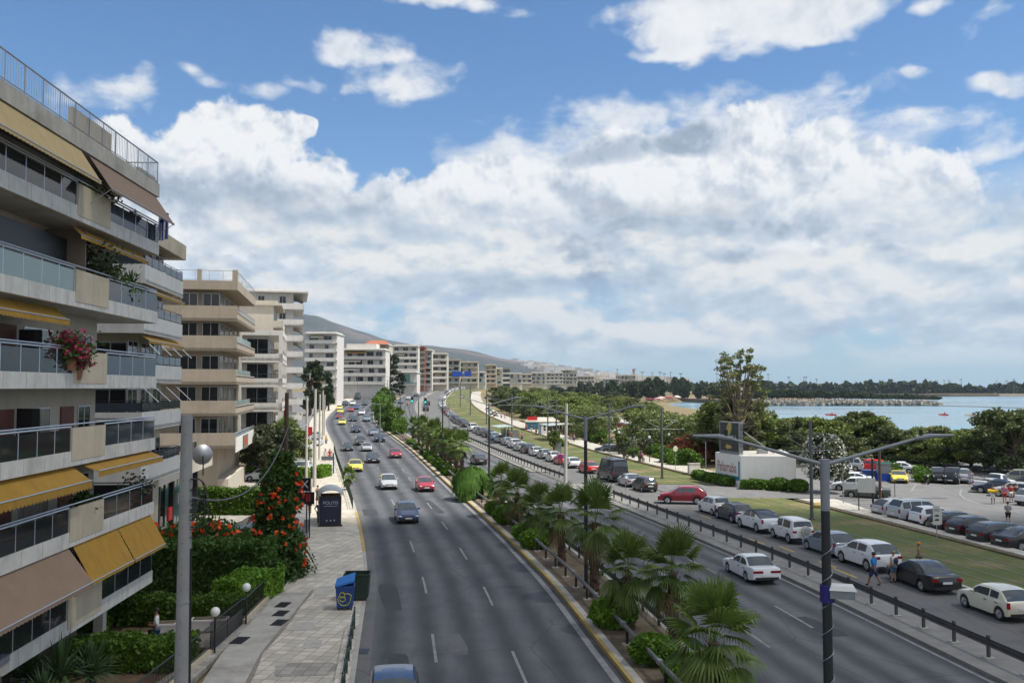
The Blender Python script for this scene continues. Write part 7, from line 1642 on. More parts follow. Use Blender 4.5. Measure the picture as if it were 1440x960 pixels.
def person(x,y,z,h,label,H=1.72,pose='stand',top='white',bottom='jeans',long=False,dress=False,hair=HAIR,skin=SKIN,bare=False,arms='down',hat=None,bag=None,group=None,sleeve=True,float_=None):
    e=empty('person',(x,y,z),-h,label,'person',group); k=H/1.72
    st={'stand':((.02,.0),(-.02,.0)),'walk':((.26,.05),(-.26,.13)),'sit':((.42,0),(.42,0))}[pose]
    hz=.94 if pose!='sit' else .50
    P=[(0,0,hz,.135,.10),(0,.0,hz+.20,.125,.095),(0,.01,hz+.40,.155,.105),(0,.0,hz+.53,.075,.07),(0,.01,hz+.60,.055),(0,.02,hz+.69,.083,.095),(0,.015,hz+.80,.075,.085)]; E_=[(0,1),(1,2),(2,3),(3,4),(4,5),(5,6)]
    legs=[];armsI=[]
    for s,(fy,lift) in zip((-1,1),st):
        if pose=='sit': j=[(s*.10,.02,hz-.02,.085),(s*.11,.40,hz,.07),(s*.11,.42,.10,.045),(s*.11,.52,.05,.04,.035)]
        else: j=[(s*.095,0,hz-.07,.09),(s*.10,fy*.55+.03,.50,.062),(s*.10,fy-.05*(lift>.1),.10+lift,.042),(s*.105,fy+.13,.045+lift*.6,.042,.03)]
        b0=len(P); P+=j; E_+= [(0,b0),(b0,b0+1),(b0+1,b0+2),(b0+2,b0+3)]; legs.append(b0)
    for s in (-1,1):
        sh=hz+.47
        if arms=='down': j=[(s*.19,0,sh,.052),(s*.23,-.03+s*(.12 if pose=='walk' else 0),sh-.29,.042),(s*.24,.06+s*(.24 if pose=='walk' else .02),sh-.53,.033),(s*.235,.09+s*(.26 if pose=='walk' else .02),sh-.63,.036,.022)]
        elif arms=='bent': j=[(s*.19,0,sh,.052),(s*.23,-.05,sh-.28,.042),(s*.17,.22,sh-.28,.033),(s*.13,.31,sh-.25,.036,.022)]
        elif arms=='face': j=[(s*.19,0,sh,.052),(s*.24,.12,sh-.24,.042),(s*.12,.24,sh-.04,.033),(s*.08,.25,sh+.05,.036,.022)]
        else: j=[(s*.19,0,sh,.052),(s*.36,-.08,sh-.24,.042),(s*.20,.0,sh-.46,.033),(s*.16,.06,sh-.46,.036,.022)]
        b0=len(P); P+=j; E_+=[(2,b0),(b0,b0+1),(b0+1,b0+2),(b0+2,b0+3)]; armsI.append(b0)
    P=[tuple(q*k for q in p) for p in P]
    me=skin_mesh(P,E_); me.materials.clear(); me.materials.append(skin); obj('body',me,e)
    # face and hair
    hd_=Vector(P[5][:3]); g=MB(); g.sph((0,.105*k,hd_.z+.005),.018*k,6,4); 
    for s in (-1,1): g.sph((s*.085*k,.01*k,hd_.z+.01),.022*k,6,4,sx=.5)
    g.build('nose_and_ears',skin,e,True)
    b=MB(); b.sph((0,-.012*k,hd_.z+.065*k),.108*k,12,7,sz=.82 if not hat else .7); 
    if long: b.sph((0,-.07*k,hd_.z-.07*k),.085*k,10,6,sz=1.7,sy=.6)
    b.build('hair',hair if not hat else CL[hat],e,True)
    if hat: 
        b=MB(); b.cyl(0,.02,hd_.z+.07*k,hd_.z+.085*k,.15*k,.14*k,14); b.build('hat_brim',CL[hat],e)
    infl=lambda i,m=1.13,a=.008: (*P[i][:3],*[q*m+a for q in P[i][3:]])
    if not bare:
        V=[infl(0),infl(1),infl(2),infl(3,1.0)]; ed=[(0,1),(1,2),(2,3)]
        for a in armsI:
            q=Vector(P[a+1][:3])
            b0=len(V); V+=[infl(a,1.2),(*q,P[a+1][3]*1.25)] if sleeve else [infl(a,1.1)]; ed+=[(2,b0)]+([(b0,b0+1)] if sleeve else [])
        if dress: V+= [(0,.02,P[0][2]-.35*k,.21*k,.17*k),(0,.02,(.38 if pose!='sit' else .3)*k,.24*k,.2*k)]; ed+=[(0,len(V)-2),(len(V)-2,len(V)-1)]
        me=skin_mesh(V,ed); me.materials.clear(); me.materials.append(CL[top]); obj('dress' if dress else 'shirt',me,e)
    if not dress:
        V=[(*P[0][:3],P[0][3]*1.12,P[0][4]*1.15)]; ed=[]
        for a in legs:
            n=3 if bottom in('jeans','black_long') else 2
            b0=len(V); V+=[infl(a,1.14),infl(a+1,1.3)]; ed+=[(0,b0),(b0,b0+1)]
            if n==3: V.append(infl(a+2,1.35)); ed.append((b0+1,b0+2))
        me=skin_mesh(V,ed); me.materials.clear(); me.materials.append(CL[bottom if bottom!='black_long' else 'black']); obj('trousers' if bottom in('jeans','black_long') else 'shorts',me,e)
    b=MB()
    for a in legs: 
        p=P[a+3]; b.sph((p[0],p[1]-.05*k,max(.035*k,p[2]-.005)),.05*k,8,5,sy=2.3,sz=.72)
    b.build('shoes',CL['black'],e,True)
    if bag=='back':
        b=MB(); b.sph((0,-.20*k,hz*k+.30*k),.15*k,10,6,sy=.62,sz=1.25); b.build('backpack',CL['navy'],e,True)
    if bag=='hand':
        b=MB(); b.box(.22,.30,.0,.34,.52,.84); b.build('hand_bag',CL['black'],e)
    if float_:
        b=MB(); b.tube([(-.42,.16,hz+.24),(0,.24,hz+.22),(.42,.16,hz+.24)],[.16,.12,.16],10); b.build('swim_float',CL[float_],e,True)
    return e
def pat(px,py,h,label,z=None,**kw):
    x,y=G(px,py,z); return person(x,y,(zt(x,y) if z is None else z)+.01,R(h),label,**kw)
pat(219,917,-105,'man in white shirt and jeans walking on the garden path with a dark bag',z=.06,pose='walk',top='white',bottom='jeans',arms='bent',bag='hand',skin=SKIND)
pat(1229.5,825,-40,'man in bright blue shirt and shorts striding past the white crossover',pose='walk',top='blue',bottom='navy',skin=SKIND,H=1.8)
pat(1257,819,-20,'woman with a dark backpack over a pale top and denim shorts',pose='stand',top='white',bottom='denim',bag='back',sleeve=False,long=False,hair=M('hair_fair',(.3,.2,.1),.7,var=0),skin=SKIN,H=1.68)
pat(1293,806,-60,'bare chested man with an orange cap beyond the black saloon',bare=True,bottom='navy',hat='orange',skin=SKIND,H=1.75)
pat(1418,737,10,'man in grey shirt and black shorts standing alone in the car park',z=.01,top='grey',bottom='black',arms='bent',hair=HAIR)
pat(1396.5,708,200,'bather carrying a yellow float in the car park',z=.01,bare=True,bottom='white',arms='bent',float_='yellow',skin=SKIND,hair=HAIR)
pat(1413,707,210,'person in pink top beside the far parked cars',z=.01,top='pink',bottom='red',skin=SKIN)
pat(1422,706,190,'person in red and white stripes behind the white hatchback',z=.01,top='red',bottom='white')
pat(1429,706,190,'person in green shorts next to the white hatchback',z=.01,top='brown',bottom='green')
pat(1365.5,683.5,215,'woman in a long pale lilac dress by the silver off-roader',z=.01,top='lilac',dress=True,long=True,H=1.7)
pat(446.5,710,150,'woman in a long brown dress holding her hands to her face at the bus shelter',z=.14,top='brown',dress=True,arms='face',sleeve=False,hair=HAIR,skin=SKIN)
pat(448.5,737,20,'person in dark clothes with hand on hip beside the advert panel',z=.14,top='navy',bottom='black_long',arms='hip',hair=HAIR)
pat(435.5,720,170,'person in black shorts half hidden behind the black sign boards',z=.14,top='black',bottom='black',H=1.75)
pat(457.3,648,175,'woman in a white dress walking on the sunlit pavement',z=.14,top='white',dress=True,pose='walk',skin=SKIND)
pat(463.5,648.5,175,'man in red top walking beside the white dress',z=.14,top='red',bottom='red',pose='walk',skin=SKIND)
pat(458.5,626,170,'person in yellow top farther up the pavement',z=.14,top='yellow',bottom='jeans',pose='walk')
x,y=G(902.5,650.5); person(x,y-.06,.27+.04,R(200),'person in pink sitting on the promenade bench',pose='sit',top='pink',bottom='black_long',long=True)
for px,py,h,l,t,bt in [(705,589.5,170,'person in white on the promenade above the tram shelter','white','navy'),(710,590,180,'person in pale pink on the promenade above the tram shelter','pink','white'),(740,607,150,'person in red on the paving left of the snack bar','red','black'),(747.5,608,190,'person in white cap and black near the snack bar','black','white'),(754,612,190,'person in orange by the white kiosk','orange','black'),
   (715,618,190,'person in dark clothes waiting at the tram platform','black','navy'),(719,619,170,'person in red waiting at the tram platform','red','black'),(731,620,180,'person in yellow hat at the tram platform end','yellow','grey'),(734,621,180,'person in pink at the tram platform end','pink','black'),(803,622,100,'person on the promenade by the parked motorbikes','red','grey'),(807,623,200,'person in grey on the promenade by the parked motorbikes','grey','black')]:
    pat(px,py,h,l,top=t,bottom=bt,group=None)
# motorbikes
def motorbike(x,y,h,label,rider=None,col='black',z=None,group=None):
    e=empty('motorbike',(x,y,zt(x,y)+.02 if z is None else z),-h,label,'motorbike',group)
    for yy in (.62,-.62):
        b=MB(); b.tube([(-.06,yy,.30),(.06,yy,.30)],[.30,.30],16); w_=b.build('wheel',TYRE,e); b=MB(); b.tube([(-.065,yy,.30),(.065,yy,.30)],.19,12); b.build('rim',RIM,w_)
    b=MB(); b.tube([(0,.62,.3),(0,.42,.95)],.035,6); b.tube([(0,.45,.8),(0,-.1,.55),(0,-.6,.62)],[.10,.17,.10],10); b.build('frame',CL[col],e,True); b=MB(); b.sph((0,.15,.78),.17,10,6,sy=1.5); b.build('tank',CL[col],e,True)
    b=MB(); b.sph((0,-.35,.80),.15,10,6,sy=2.2,sz=.5); b.build('seat',MAT['black'],e,True); b=MB(); b.tube([(-.36,.30,1.02),(0,.42,.98),(.36,.30,1.02)],.02,6); b.build('handlebar',MAT['steel'],e); b=MB(); b.sph((0,.56,.88),.09,8,5); b.build('headlight',HEADL,e,True)
    return e
x,y=G(573.3,571.5); motorbike(x,y,hd(y),'motorbike with a rider in yellow on the second road',z=zt(x,y)); person(x,y-.30,zt(x,y)+.36,hd(y),'motorbike rider in a yellow vest on the second road',pose='sit',top='yellow',bottom='black_long',arms='bent',hat=None)
for i,(px,py,h) in enumerate([(692,585,60),(695,583,65),(689,580,60),(697,587,60),(686,577,60)]):
    x,y=G(px,py); motorbike(x,y,R(h),'dark motorbike in the row parked at the promenade edge',col='black',group='motorbikes parked at the promenade edge')
x,y=G(1329,680,0); motorbike(x,y,R(200),'black motorbike under the trees by the black jeeps',z=.02); x,y=G(1303,680,0); motorbike(x,y,R(190),'motorbike with a pale headlight at the edge of the trees',z=.02)

bpy.data.scenes.remove(TMP)
# ---------------------------------------------------------------- park and shore trees
SKY=[(600,560),(640,556),(670,550),(700,541),(760,544),(800,548),(850,551),(900,558),(925,566),(940,580),(1000,582),(1070,584),(1100,586),(1160,586),(1200,580),(1240,588),(1262,600),(1290,597),(1330,594),(1372,600),(1382,606),(1386,585),(1392,572),(1440,570),(1600,570)]
pr=random.Random(77); placed=[]
KT=[('park1',6.5),('park2',5.6),('park3',7.2),('tam1',6.0)]
LBL={'park1':('bushy mid green park tree in the wood between promenade and sea','tree'),'park2':('light green drooping tamarisk in the wood between promenade and sea','tree'),'park3':('taller round park tree in the wood between promenade and sea','tree'),'tam1':('broad yellowish tamarisk in the wood between promenade and sea','tree'),'dark1':('dark evergreen in the wood between promenade and sea','tree'),'dark2':('tall dark evergreen in the wood between promenade and sea','tree')}
def try_tree(x,y,mind,force=None,smax=1.15,smin=.55,label=None):
    for (a,b_) in placed:
        if (a-x)**2+(b_-y)**2<mind*mind: return
    px=720+x/y*F
    if px<630 or px>1500: return
    k,h=force or pr.choice(KT); 
    if y>250 and not force: k,h=pr.choice(KT+[('dark1',8),('dark2',9.5),('dark1',8)])
    ym=lerp(SKY,px); zmax=CH-(ym+pr.uniform(0,9)-544)*y/F-zt(x,y); s=min(smax*pr.uniform(.85,1),zmax/h)
    if s<smin: return
    placed.append((x,y)); tree('park_tree',k,x,y,label or LBL[k][0],'tree','park trees of the same kind: '+k.strip('0123456789'),s*pr.uniform(.95,1.1),s)
# the front row seen from the road, then the wood behind it
FRONT=[(830,622,'tam1',.95,'tamarisk right of the kiosk pavilion'),(852,612,'park2',.9,'bright drooping tree above the parked blue car'),(815,606,'tam1',.9,'broad tree just behind the café pavilion'),(914,630,'tam1',1.1,'big tamarisk with a dark thick trunk beside the park lot'),(940,628,'park2',1.05,'light green tree over the red brown shrubs'),(962,634,'tam1',1.0,'broad light tree left of the tall eucalyptus'),(985,632,'park1',1.0,'bushy tree left of the boxed sign'),(897,618,'park1',.85,'mid green tree between park lot cars'),(1010,634,'park3',.95,'round tree directly behind the boxed sign')]
for px,py,k,s,l in FRONT:
    x,y=G(px,py,0); placed.append((x,y)); tree('park_tree',k,x,y,l,'tree',None,s*1.05)
x,y=(1040-720)/F*122,122.; placed.append((x,y)); tree('eucalyptus_tree','euc',x,y,'tall open crowned eucalyptus rising above the bay','tree',None,.92,.92,z=.0)
x,y=(1022-720)/F*127,127.; placed.append((x,y)); tree('eucalyptus_tree','park3',x,y,'dense green tree at the left side of the tall eucalyptus','tree',None,1.25,1.3,z=0)
x,y=(1062-720)/F*126,126.; placed.append((x,y)); tree('eucalyptus_tree','park3',x,y,'dense green tree at the right side of the tall eucalyptus','tree',None,1.15,1.2,z=0)
SEA=[(1085,128,'dark1',.95),(1108,133,'park3',1.0),(1132,130,'dark1',.92),(1155,126,'park3',1.05),(1180,128,'dark1',.95),(1205,131,'dark1',1.05),(1228,127,'park3',1.08),(1250,124,'dark1',.86),(1272,121,'dark1',.80),(1296,118,'park3',.84),(1318,121,'dark1',.84),(1342,117,'park3',.92),(1362,120,'dark1',.82),(1400,112,'dark2',1.0),(1425,108,'dark2',.95),(1448,112,'dark1',1.15),(1412,118,'dark1',1.0),(1120,121,'dark1',.7),(1190,120,'dark1',.65),(1145,137,'park1',1.0),(1215,138,'park1',1.0),(1285,126,'park1',.8),(1330,126,'park1',.8)]
SL=['first','second','third','fourth','fifth','sixth','seventh','eighth','ninth','tenth','eleventh','twelfth','thirteenth','fourteenth','fifteenth','sixteenth','seventeenth','eighteenth','nineteenth','twentieth','twenty-first','twenty-second','twenty-third']
for i,(px,D,k,s) in enumerate(SEA):
    x=(px-720)/F*D; placed.append((x,D)); tree('shore_tree',k,x,D,'dark olive tree in the thick row between car park and sea' if not px>1390 else 'big dark tree at the right edge beside the sea','tree','trees between car park and sea' if px<=1390 else 'big trees at the right edge',s*1.0,s*(.78 if 1235<px<1375 else .87),z=0)
for i in range(2600):
    y=118+pr.random()**1.3*330; x=pr.uniform(xPr(y)+5,min(coast(y)-3,xPr(y)+120))
    if 175-8<y<262 and xPr(y)+11<x<xPr(y)+50 and not pr.random()<.05: continue
    if y<140 and x>33: continue
    if y<128: continue
    if 828<720+x/y*F<968 and y<266: continue
    try_tree(x,y,6.3 if y<260 else 9)
# trees standing along the far stretch of the promenade
for px,py,l in ((700,577,'dark tree shading the motorbikes at the promenade'),(712,583,'tree over the promenade beyond the tram shelter'),(690,568,'small tree at the far end of the promenade'),(735,592,'tree behind the snack bar')):
    x,y=G(px,py); tree('park_tree','dark1',x+1,y+2,l,'tree',None,.75)
for px,py,k,l in ((871,640,'young','slim young tree with a thin leaning trunk on the promenade'),(779,642,'young','small young tree on the grass before the kiosk'),(852,632,'young','thin sapling on the promenade paving')):
    x,y=G(px,py); tree('young_tree',k,x,y,l,'tree',None,1.0 if py!=632 else .45)
for px,py,k,s,l in ((884,640,'greyshrub',1.25,'grey green round shrub behind the promenade bench'),(890,643,'shrub',.9,'low bright shrub next to the grey green one'),(845,624,'shrub',1.4,'bright green low shrubs at the promenade edge'),(905,637,'greyshrub',1.3,'grey shrub behind the sitter in pink'),(919,641,'shrub',1.1,'clipped green shrub by the promenade'),(928,644,'shrub',1.1,'round shrub by the clipped green one'),(940,652,'shrub',1.3,'wide low shrub before the red brown ones'),(955,655,'shrub',1.3,'wide low shrub near the round pale sign'),(968,656,'shrub',1.4,'green shrub before the thin pale pole'),(828,618,'shrub',1.6,'dense green shrub by the pavilion'),(790,628,'shrub',.9,'small shrub left of the concrete pole')):
    x,y=G(px,py); tree('park_shrub',k,x,y,l,'shrub',None,s)
# ---------------------------------------------------------------- across the bay
far=random.Random(5)
for i in range(46):
    px=far.uniform(770,1075); D=far.uniform(640,860) if px<1000 else far.uniform(700,900)
    x=(px-720)/F*D
    if x>coast(D)-2 and not (150<x<262 and 640<D<900): continue
    yt=lerp([(770,546),(800,538),(830,538),(880,534),(905,531),(960,533),(985,531),(1000,538),(1030,540),(1075,537)],px)+far.uniform(0,8); h=CH+(544-yt)*D/F
    tree('far_tree',far.choice(['far1','far2']),x,D,'dark tree on the far side of the bay','tree','dark trees on the far side of the bay',1.25,max(.5,(h-zt(x,D))/9.2))
for i in range(64):
    px=1068+i*3.95+far.uniform(-1.5,1.5); D=648+(i%3)*7+far.uniform(0,4); x=(px-720)/F*D; h=CH+(544-lerp([(1068,545),(1150,547),(1240,551),(1290,553),(1325,556)],px)-far.uniform(0,3.5))*D/F-.6
    tree('spit_tree','pine',x,D,'umbrella shaped tree on the rocky spit across the bay','tree','trees on the rocky spit across the bay',.72,h/9,z=.55)
def wood(name,pts,n,size,mat,label_z):
    b=MB(); rn=random.Random(len(pts)); 
    for i in range(n):
        t=rn.random()*(len(pts)-1); k=int(t); q=t-k; a,c=pts[k],pts[min(k+1,len(pts)-1)]
        px=a[0]+(c[0]-a[0])*q; D=a[1]+(c[1]-a[1])*q+rn.uniform(0,50); yt=a[2]+(c[2]-a[2])*q; base=a[3]+(c[3]-a[3])*q
        bump=3.2*math.sin(px*.31)*math.sin(px*.093+1)+1.7*math.sin(px*.9); zt_=CH+(544-yt+bump)*D/F; z=base+(zt_-base)*rn.random()**.7
        leafquad(b,Vector(((px-720)/F*D,D,z)),size*rn.uniform(.6,1.4),rn,elong=1.1)
    o=b.build(name,LF[mat]); kind(o,'stuff'); return o
wood('far_wood',[(1060,1250,538,1),(1100,1280,541,1),(1180,1290,541,1),(1240,1300,539,1),(1300,1310,539,1),(1340,1320,543,1),(1392,1330,546,1),(1405,1340,541,1),(1480,1360,538,1)],7000,7,'dark',0)
wood('far_wood',[(700,900,542,9),(780,960,544,8),(860,1050,541,8),(930,1100,540,6),(1060,1200,540,2)],5200,6.5,'dark',0)
# breakwater stones
MAT['stone']=M('breakwater_stone',(.34,.31,.26),.9,var=.3,scale=.6)
b=MB(); rn=random.Random(6)
for i in range(900):
    px=rn.uniform(1070,1322); D=632+rn.uniform(-4,7)+lerp([(1070,10),(1120,4),(1322,6)],px); x=(px-720)/F*D; z=-2.4+rn.random()*2.9*min(1,(1330-px)/30); s=rn.uniform(.7,1.7); a=rn.uniform(0,3)
    p=[Vector((rn.uniform(.6,1)*s*sx,rn.uniform(.6,1)*s*sy,rn.uniform(.5,.9)*s*sz)) for sz in (-1,1) for sx,sy in ((-1,-1),(1,-1),(1,1),(-1,1))]
    c,q=math.cos(a),math.sin(a); b.add([(x+c*v.x-q*v.y,D+q*v.x+c*v.y,z+v.z) for v in p],[(0,3,2,1),(4,5,6,7),(0,1,5,4),(1,2,6,5),(2,3,7,6),(3,0,4,7)])
kind(b.build('breakwater_rocks',MAT['stone']),'stuff')
b=MB(); pts=[(1325,571),(1345,571.5),(1370,572),(1400,573),(1440,574)]
b.tube([(*G(px,py,-2.5),-2.2) for px,py in pts],.25,5); tag(b.build('float_line',M('float_line_pale',(.4,.3,.25),.7,var=0)),'thin line of floats trailing from the spit across the bay','float line')
b=MB(); b.tube([(*G(px,py,-2.5),-2.2) for px,py in ((1300,603),(1316,602.5),(1331,602))],.22,5); tag(b.build('float_line',MAT['red']),'short red and white line of floats near the shore trees','float line')
b=MB(); b.prism([(590,1272),(740,1284),(740,1292),(600,1284)],-3,1.3); kind(b.build('beach',M('beach_sand',(.45,.36,.24),.9,var=.15)))
b=MB(); b.prism([(143,790),(205,842),(205,852),(138,800)],-3,.8); kind(b.build('beach',M('beach_sand_near',(.42,.34,.25),.9,var=.15)))
# pedal boats and other craft
def boat(px,py,col,label,L=3.4,canopy=False):
    x,y=G(px,py,-2.5); e=empty('pedal_boat',(x,y,-2.5),R(80),label,'boat'); b=MB()
    for s in (-1,1): b.add([(s*.75-.35,-L/2,.0),(s*.75+.35,-L/2,.0),(s*.75+.3,L/2,.15),(s*.75-.3,L/2,.15),(s*.75-.4,-L/2,.7),(s*.75+.4,-L/2,.7),(s*.75+.15,L/2+.4,.75),(s*.75-.15,L/2+.4,.75)],[(0,3,2,1),(4,5,6,7),(0,1,5,4),(1,2,6,5),(2,3,7,6),(3,0,4,7)])
    b.build('hull',col,e); b=MB(); b.box(-.7,.7,-.5,.7,.6,.85); b.box(-.7,.7,-.6,-.4,.85,1.5); b.build('seat',col,e)
    return e
cr_=M('boat_red',(.5,.05,.03),.5,var=.1)
x=boat(1168.5,584,cr_,'red pedal boat on the bay left of the two lighter craft',4.6); boat(1327,584,cr_,'small red pedal boat with people in the right part of the bay',3.6); boat(1366,584.5,M('boat_pale',(.55,.40,.28),.5,var=.1),'pale orange boat with a dark figure, rightmost on the bay',4.6); boat(1005,571,cr_,'small red boat behind the tall eucalyptus',5)
x,y=G(1008,583,-2.5); e=empty('inflatable_slide',(x,y,-2.5),0,'green inflatable water slide on the bay left of the eucalyptus','inflatable'); gm=M('inflatable_green',(.02,.30,.16),.5,var=.1)
b=MB(); b.tube([(-4,0,.4),(4,0,.4)],.6,8); b.tube([(-3,0,.5),(0,0,3.4),(3,0,3.0),(5.5,0,.5)],[.5,.5,.5,.4],8); b.build('tube',gm,e,True); b=MB(); b.box(-1,2,-.7,.7,.5,2.4); b.build('ramp',gm,e)
# beach umbrellas and pale sails by the far shore
um=M('parasol_wine',(.22,.03,.05),.8,var=.15); uw=M('parasol_white',(.66,.64,.58),.8,var=.05)
pm_=MB(); pm_.cyl(0,0,2.0,2.9,1.9,.05,8); pw=pm_.mesh('canopy',um); pm2=MB(); pm2.cyl(0,0,2.2,3.4,3.2,.05,8); pw2=pm2.mesh('canopy',uw); ps=MB(); ps.cyl(0,0,0,2.6,.05,.05,5); psm=ps.mesh('pole',MAT['steel'])
for i in range(54):
    px=far.uniform(905,1000); D=far.uniform(640,760); x=(px-720)/F*D
    if x>coast(D)-1: D+=60; x=min(x,coast(D)-2)
    e=empty('beach_parasol',(x,D,zt(x,D)-.1),0,'dark red beach parasol in the crowded strip across the bay' if i%9 else 'white sail like parasol in the strip across the bay','parasol','red parasols across the bay' if i%9 else 'white parasols across the bay'); obj('canopy',pw if i%9 else pw2,e); obj('pole',psm,e)
# floodlight masts on the horizon
for i,(px,top) in enumerate([(868,519),(892,519),(903,523),(917,524),(928,523),(934,525),(943,523),(957,525),(1008,525),(1013,528),(1080,526),(1109,530),(1130,530),(1133,530),(1148,533),(1203,536),(1251,534),(1254,533.5),(1270,535),(1308,535.5),(1316,535),(1327,534),(1334,535),(1351,533),(1401,535),(1415,535),(1425,533)]):
    D=1350 if px>1060 else 1150; x=(px-720)/F*D; z0=0; H=CH+(544-top)*D/F-z0; e=empty('floodlight_mast',(x,D,z0),0,'thin floodlight mast standing against the sky at the horizon','mast','floodlight masts on the horizon'); b=MB(); b.tube([(0,0,0),(0,0,H)],[.6,.3],6); b.build('pole',MAT['lampg'],e); b=MB(); b.box(-2.2 if i%3 else -1,2.2 if i%3 else 1,-.3,.3,H-1,H+.4); b.build('lamp_bank',MAT['steel'],e)
x=(891-720)/F*1400; e=empty('chimney_stack',(x,1400,0),0,'thick banded chimney on the horizon right of the hill','chimney'); b=MB(); b.tube([(0,0,0),(0,0,CH+26*1400/F)],[2.2,1.6],10); b.build('shaft',MAT['conc'],e); b=MB()
for q in (10,16,22): b.tube([(0,0,CH+q*1400/F),(0,0,CH+(q+2.5)*1400/F)],1.95,10)
b.build('band',MAT['red'],e)
x=(1352-720)/F*1500; e=empty('sea_hall',(x,1500,0),0,'long dark hall with a pale end on the far headland','building'); b=MB(); b.box(-28,38,0,20,0,CH+.3*1500/F); b.build('wall',M('hall_blue',(.10,.13,.18),.7,var=.1),e); b=MB(); b.box(12,30,-.5,0,3,8); b.build('gate',MAT['wplaster'],e)
for px0,px1,top,l in ((1128,1160,539,'row of cream houses above the far wood'),(1185,1200,541,'pale low hall above the far wood'),(1035,1045,545,'white tower like house behind the eucalyptus'),(1082,1092,556,'white beach house by the rocky spit'),(1010,1020,541,'pale building across the bay left of the eucalyptus')):
    D=1420 if top<545 else 690; x0=(px0-720)/F*D; x1=(px1-720)/F*D; e=empty('far_house',(x0,D,0),0,l,'building'); b=MB(); H=CH+(544-top)*D/F; b.box(0,x1-x0,0,12,0,H); b.build('wall',MAT['plaster'] if top<541 else MAT['wplaster'],e); b=MB()
    for k in range(max(2,int((x1-x0)/4))): b.box(1+k*4,2.6+k*4,-.1,0,H-2.6,H-1.2)
    b.build('window',MAT['glass'],e)
# ---------------------------------------------------------------- hills and the town at their foot
def hill(name,prof,D,depth,mat,seed,back=1.0):
    b=MB(); rn=random.Random(seed); nx=110; ny=16; vs=[]
    for j in range(ny+1):
        t=j/ny
        for i in range(nx+1):
            px=prof[0][0]+(prof[-1][0]-prof[0][0])*i/nx; d=D+depth*(t-.6 if t>.6 else (t-.6)); H=(544-lerp(prof,px))*D/F+CH; 
            k=math.sin(min(1,t/.6)*math.pi/2)**1.15 if t<=.6 else max(0,1-(t-.6)*.6)
            x=(px-720)/F*d; n=mnoise.fractal(Vector((x/900,d/900,seed)),1.0,2.0,6); vs.append((x,d,max(2,H*k*(1+.16*n*(1-abs(t-.6)*1.0 if t!=.6 else 1)*(.0 if abs(t-.6)<.03 else 1)))))
    m=nx+1; b.add(vs,[(j*m+i,j*m+i+1,(j+1)*m+i+1,(j+1)*m+i) for j in range(ny) for i in range(nx)])
    return kind(b.build(name,mat,None,True))
hm,nth,bh=newmat('hill_scrub'); n1=noise(nth,.0022,8,.66); n2=noise(nth,.02,6,.7)
c=ramp(nth,[(.32,(.018,.028,.022)),(.52,(.045,.046,.038)),(.62,(.12,.09,.075)),(.78,(.22,.165,.135))],n1).outputs[0]; c=mixc(nth,.5,c,ramp(nth,[(.3,.55),(.7,1.35)],n2).outputs[0],'MULTIPLY'); nth.links.new(c,bh.inputs['Base Color']); bh.inputs['Roughness'].default_value=.95
hill('mountain',[(100,452),(300,440),(390,446),(428,450),(445,452),(470,461),(500,471),(540,479),(580,484),(620,488),(650,492),(680,499),(720,507),(760,513),(800,519),(850,526),(900,534),(940,541)],5200,3600,hm,3)
hill('distant_hill',[(985,544),(995,541),(1010,537.5),(1040,538),(1060,540),(1075,542)],7500,1600,hm,5); hill('distant_hill',[(1060,543),(1075,538),(1090,538),(1110,541),(1130,544)],7600,1600,hm,6)
def town(name,n,mat,fn,s0,s1,seed):
    b=MB(); rn=random.Random(seed)
    for i in range(n):
        x,y,z=fn(rn); s=rn.uniform(s0,s1); h=rn.uniform(.5,1.2)*s; b.box(x,x+s*rn.uniform(.7,1.5),y,y+s,z-6,z+h)
    return kind(b.build(name,mat),'stuff')
hp=[(690,518),(720,511),(760,514.5),(800,520),(850,527),(900,535),(940,541)]
MAT['house']=M('house_white',(.68,.65,.60),.9,var=.1); MAT['house2']=M('house_cream',(.48,.42,.35),.9,var=.1)
def ft(rn):
    px=rn.uniform(690,945); y0=lerp(hp,px)+rn.random()**.8*lerp([(690,4),(760,9),(830,14),(940,6)],px); t=min(1,max(0,(y0-lerp(hp,px))/14)); D=5100-t*1900; return (px-720)/F*D,D,CH+(544-y0)*D/F
town('hillside_town',520,MAT['house'],ft,14,30,2); town('hillside_town',420,MAT['house2'],ft,14,30,3)
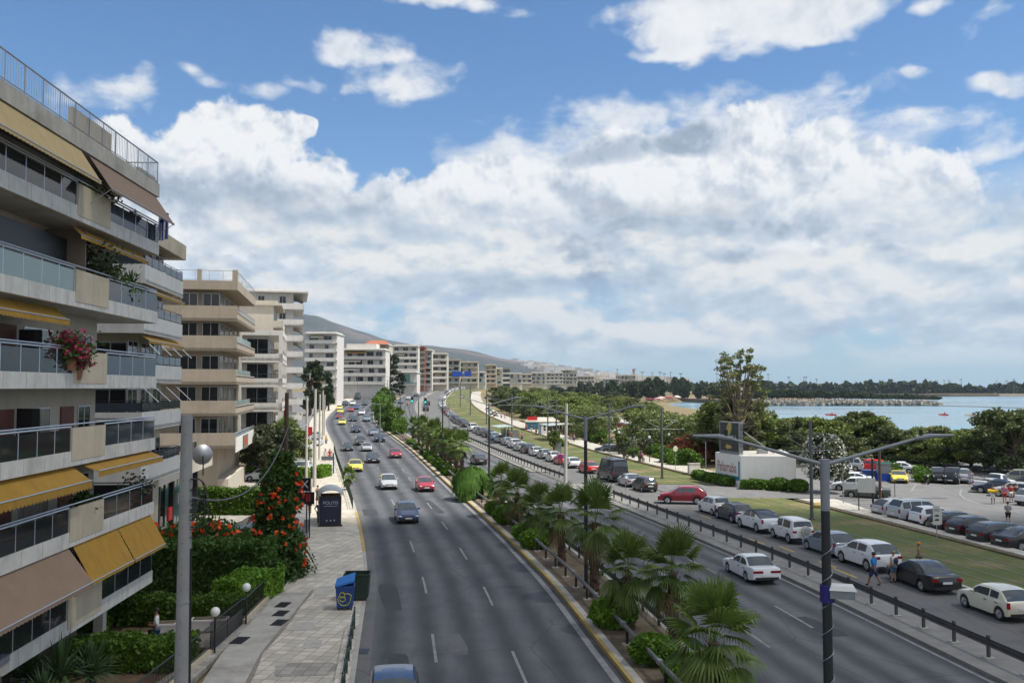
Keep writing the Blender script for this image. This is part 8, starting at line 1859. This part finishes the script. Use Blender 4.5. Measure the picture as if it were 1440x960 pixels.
def ft2(rn):
    px=rn.uniform(755,960); D=rn.uniform(1250,2300); y0=rn.uniform(530,543)+abs(px-840)*.02; return (px-720)/F*D,D,CH+(544-y0)*D/F-4
town('plain_town',420,MAT['house'],ft2,5,10,4); town('plain_town',260,MAT['house2'],ft2,5,11,5)
# ---------------------------------------------------------------- air
b=MB(); b.box(-4000,9000,-60,9500,-6,760); hz_=b.build('haze',None); hz_.data.materials.clear()
m=bpy.data.materials.new('haze_air'); m.use_nodes=True; nth=m.node_tree; nth.nodes.remove(nth.nodes['Principled BSDF']); v=N(nth,'ShaderNodeVolumePrincipled'); v.inputs['Color'].default_value=(.66,.82,1,1); v.inputs['Density'].default_value=6.5e-5; v.inputs['Anisotropy'].default_value=.15; nth.links.new(v.outputs[0],nth.nodes['Material Output'].inputs['Volume'])
hz_.data.materials.append(m); kind(hz_,'stuff')
sc.cycles.volume_bounces=0; sc.cycles.volume_step_rate=5
# ---------------------------------------------------------------- added cloud shell, out of view, that dims the sun on the near road
cm,ntc,bc=newmat('shade_cloud_shell'); ntc.nodes.remove(bc)
df=N(ntc,'ShaderNodeBsdfDiffuse'); df.inputs[0].default_value=(.85,.85,.86,1); tr_=N(ntc,'ShaderNodeBsdfTransparent'); mx=N(ntc,'ShaderNodeMixShader'); mx.inputs[0].default_value=.62
ntc.links.new(tr_.outputs[0],mx.inputs[1]); ntc.links.new(df.outputs[0],mx.inputs[2]); ntc.links.new(mx.outputs[0],ntc.nodes['Material Output'].inputs[0])
b=MB(); vs=[]; n_,k_=72,20
for i in range(k_+1):
    for j in range(n_):
        a=math.pi*i/k_; t=2*math.pi*j/n_; d=Vector((math.sin(a)*math.cos(t),math.sin(a)*math.sin(t),math.cos(a)))
        q=1+.22*mnoise.fractal(d*2.2+Vector((3,1,2)),1.0,2.0,5); vs.append((350+112*d.x*q,-75+60*d.y*q,700+(26 if d.z>0 else 9)*d.z*q))
b.add(vs,[(i*n_+j,(i+1)*n_+j,(i+1)*n_+(j+1)%n_,i*n_+(j+1)%n_) for i in range(k_) for j in range(n_)])
kind(b.build('shade_cloud',cm,None,True))
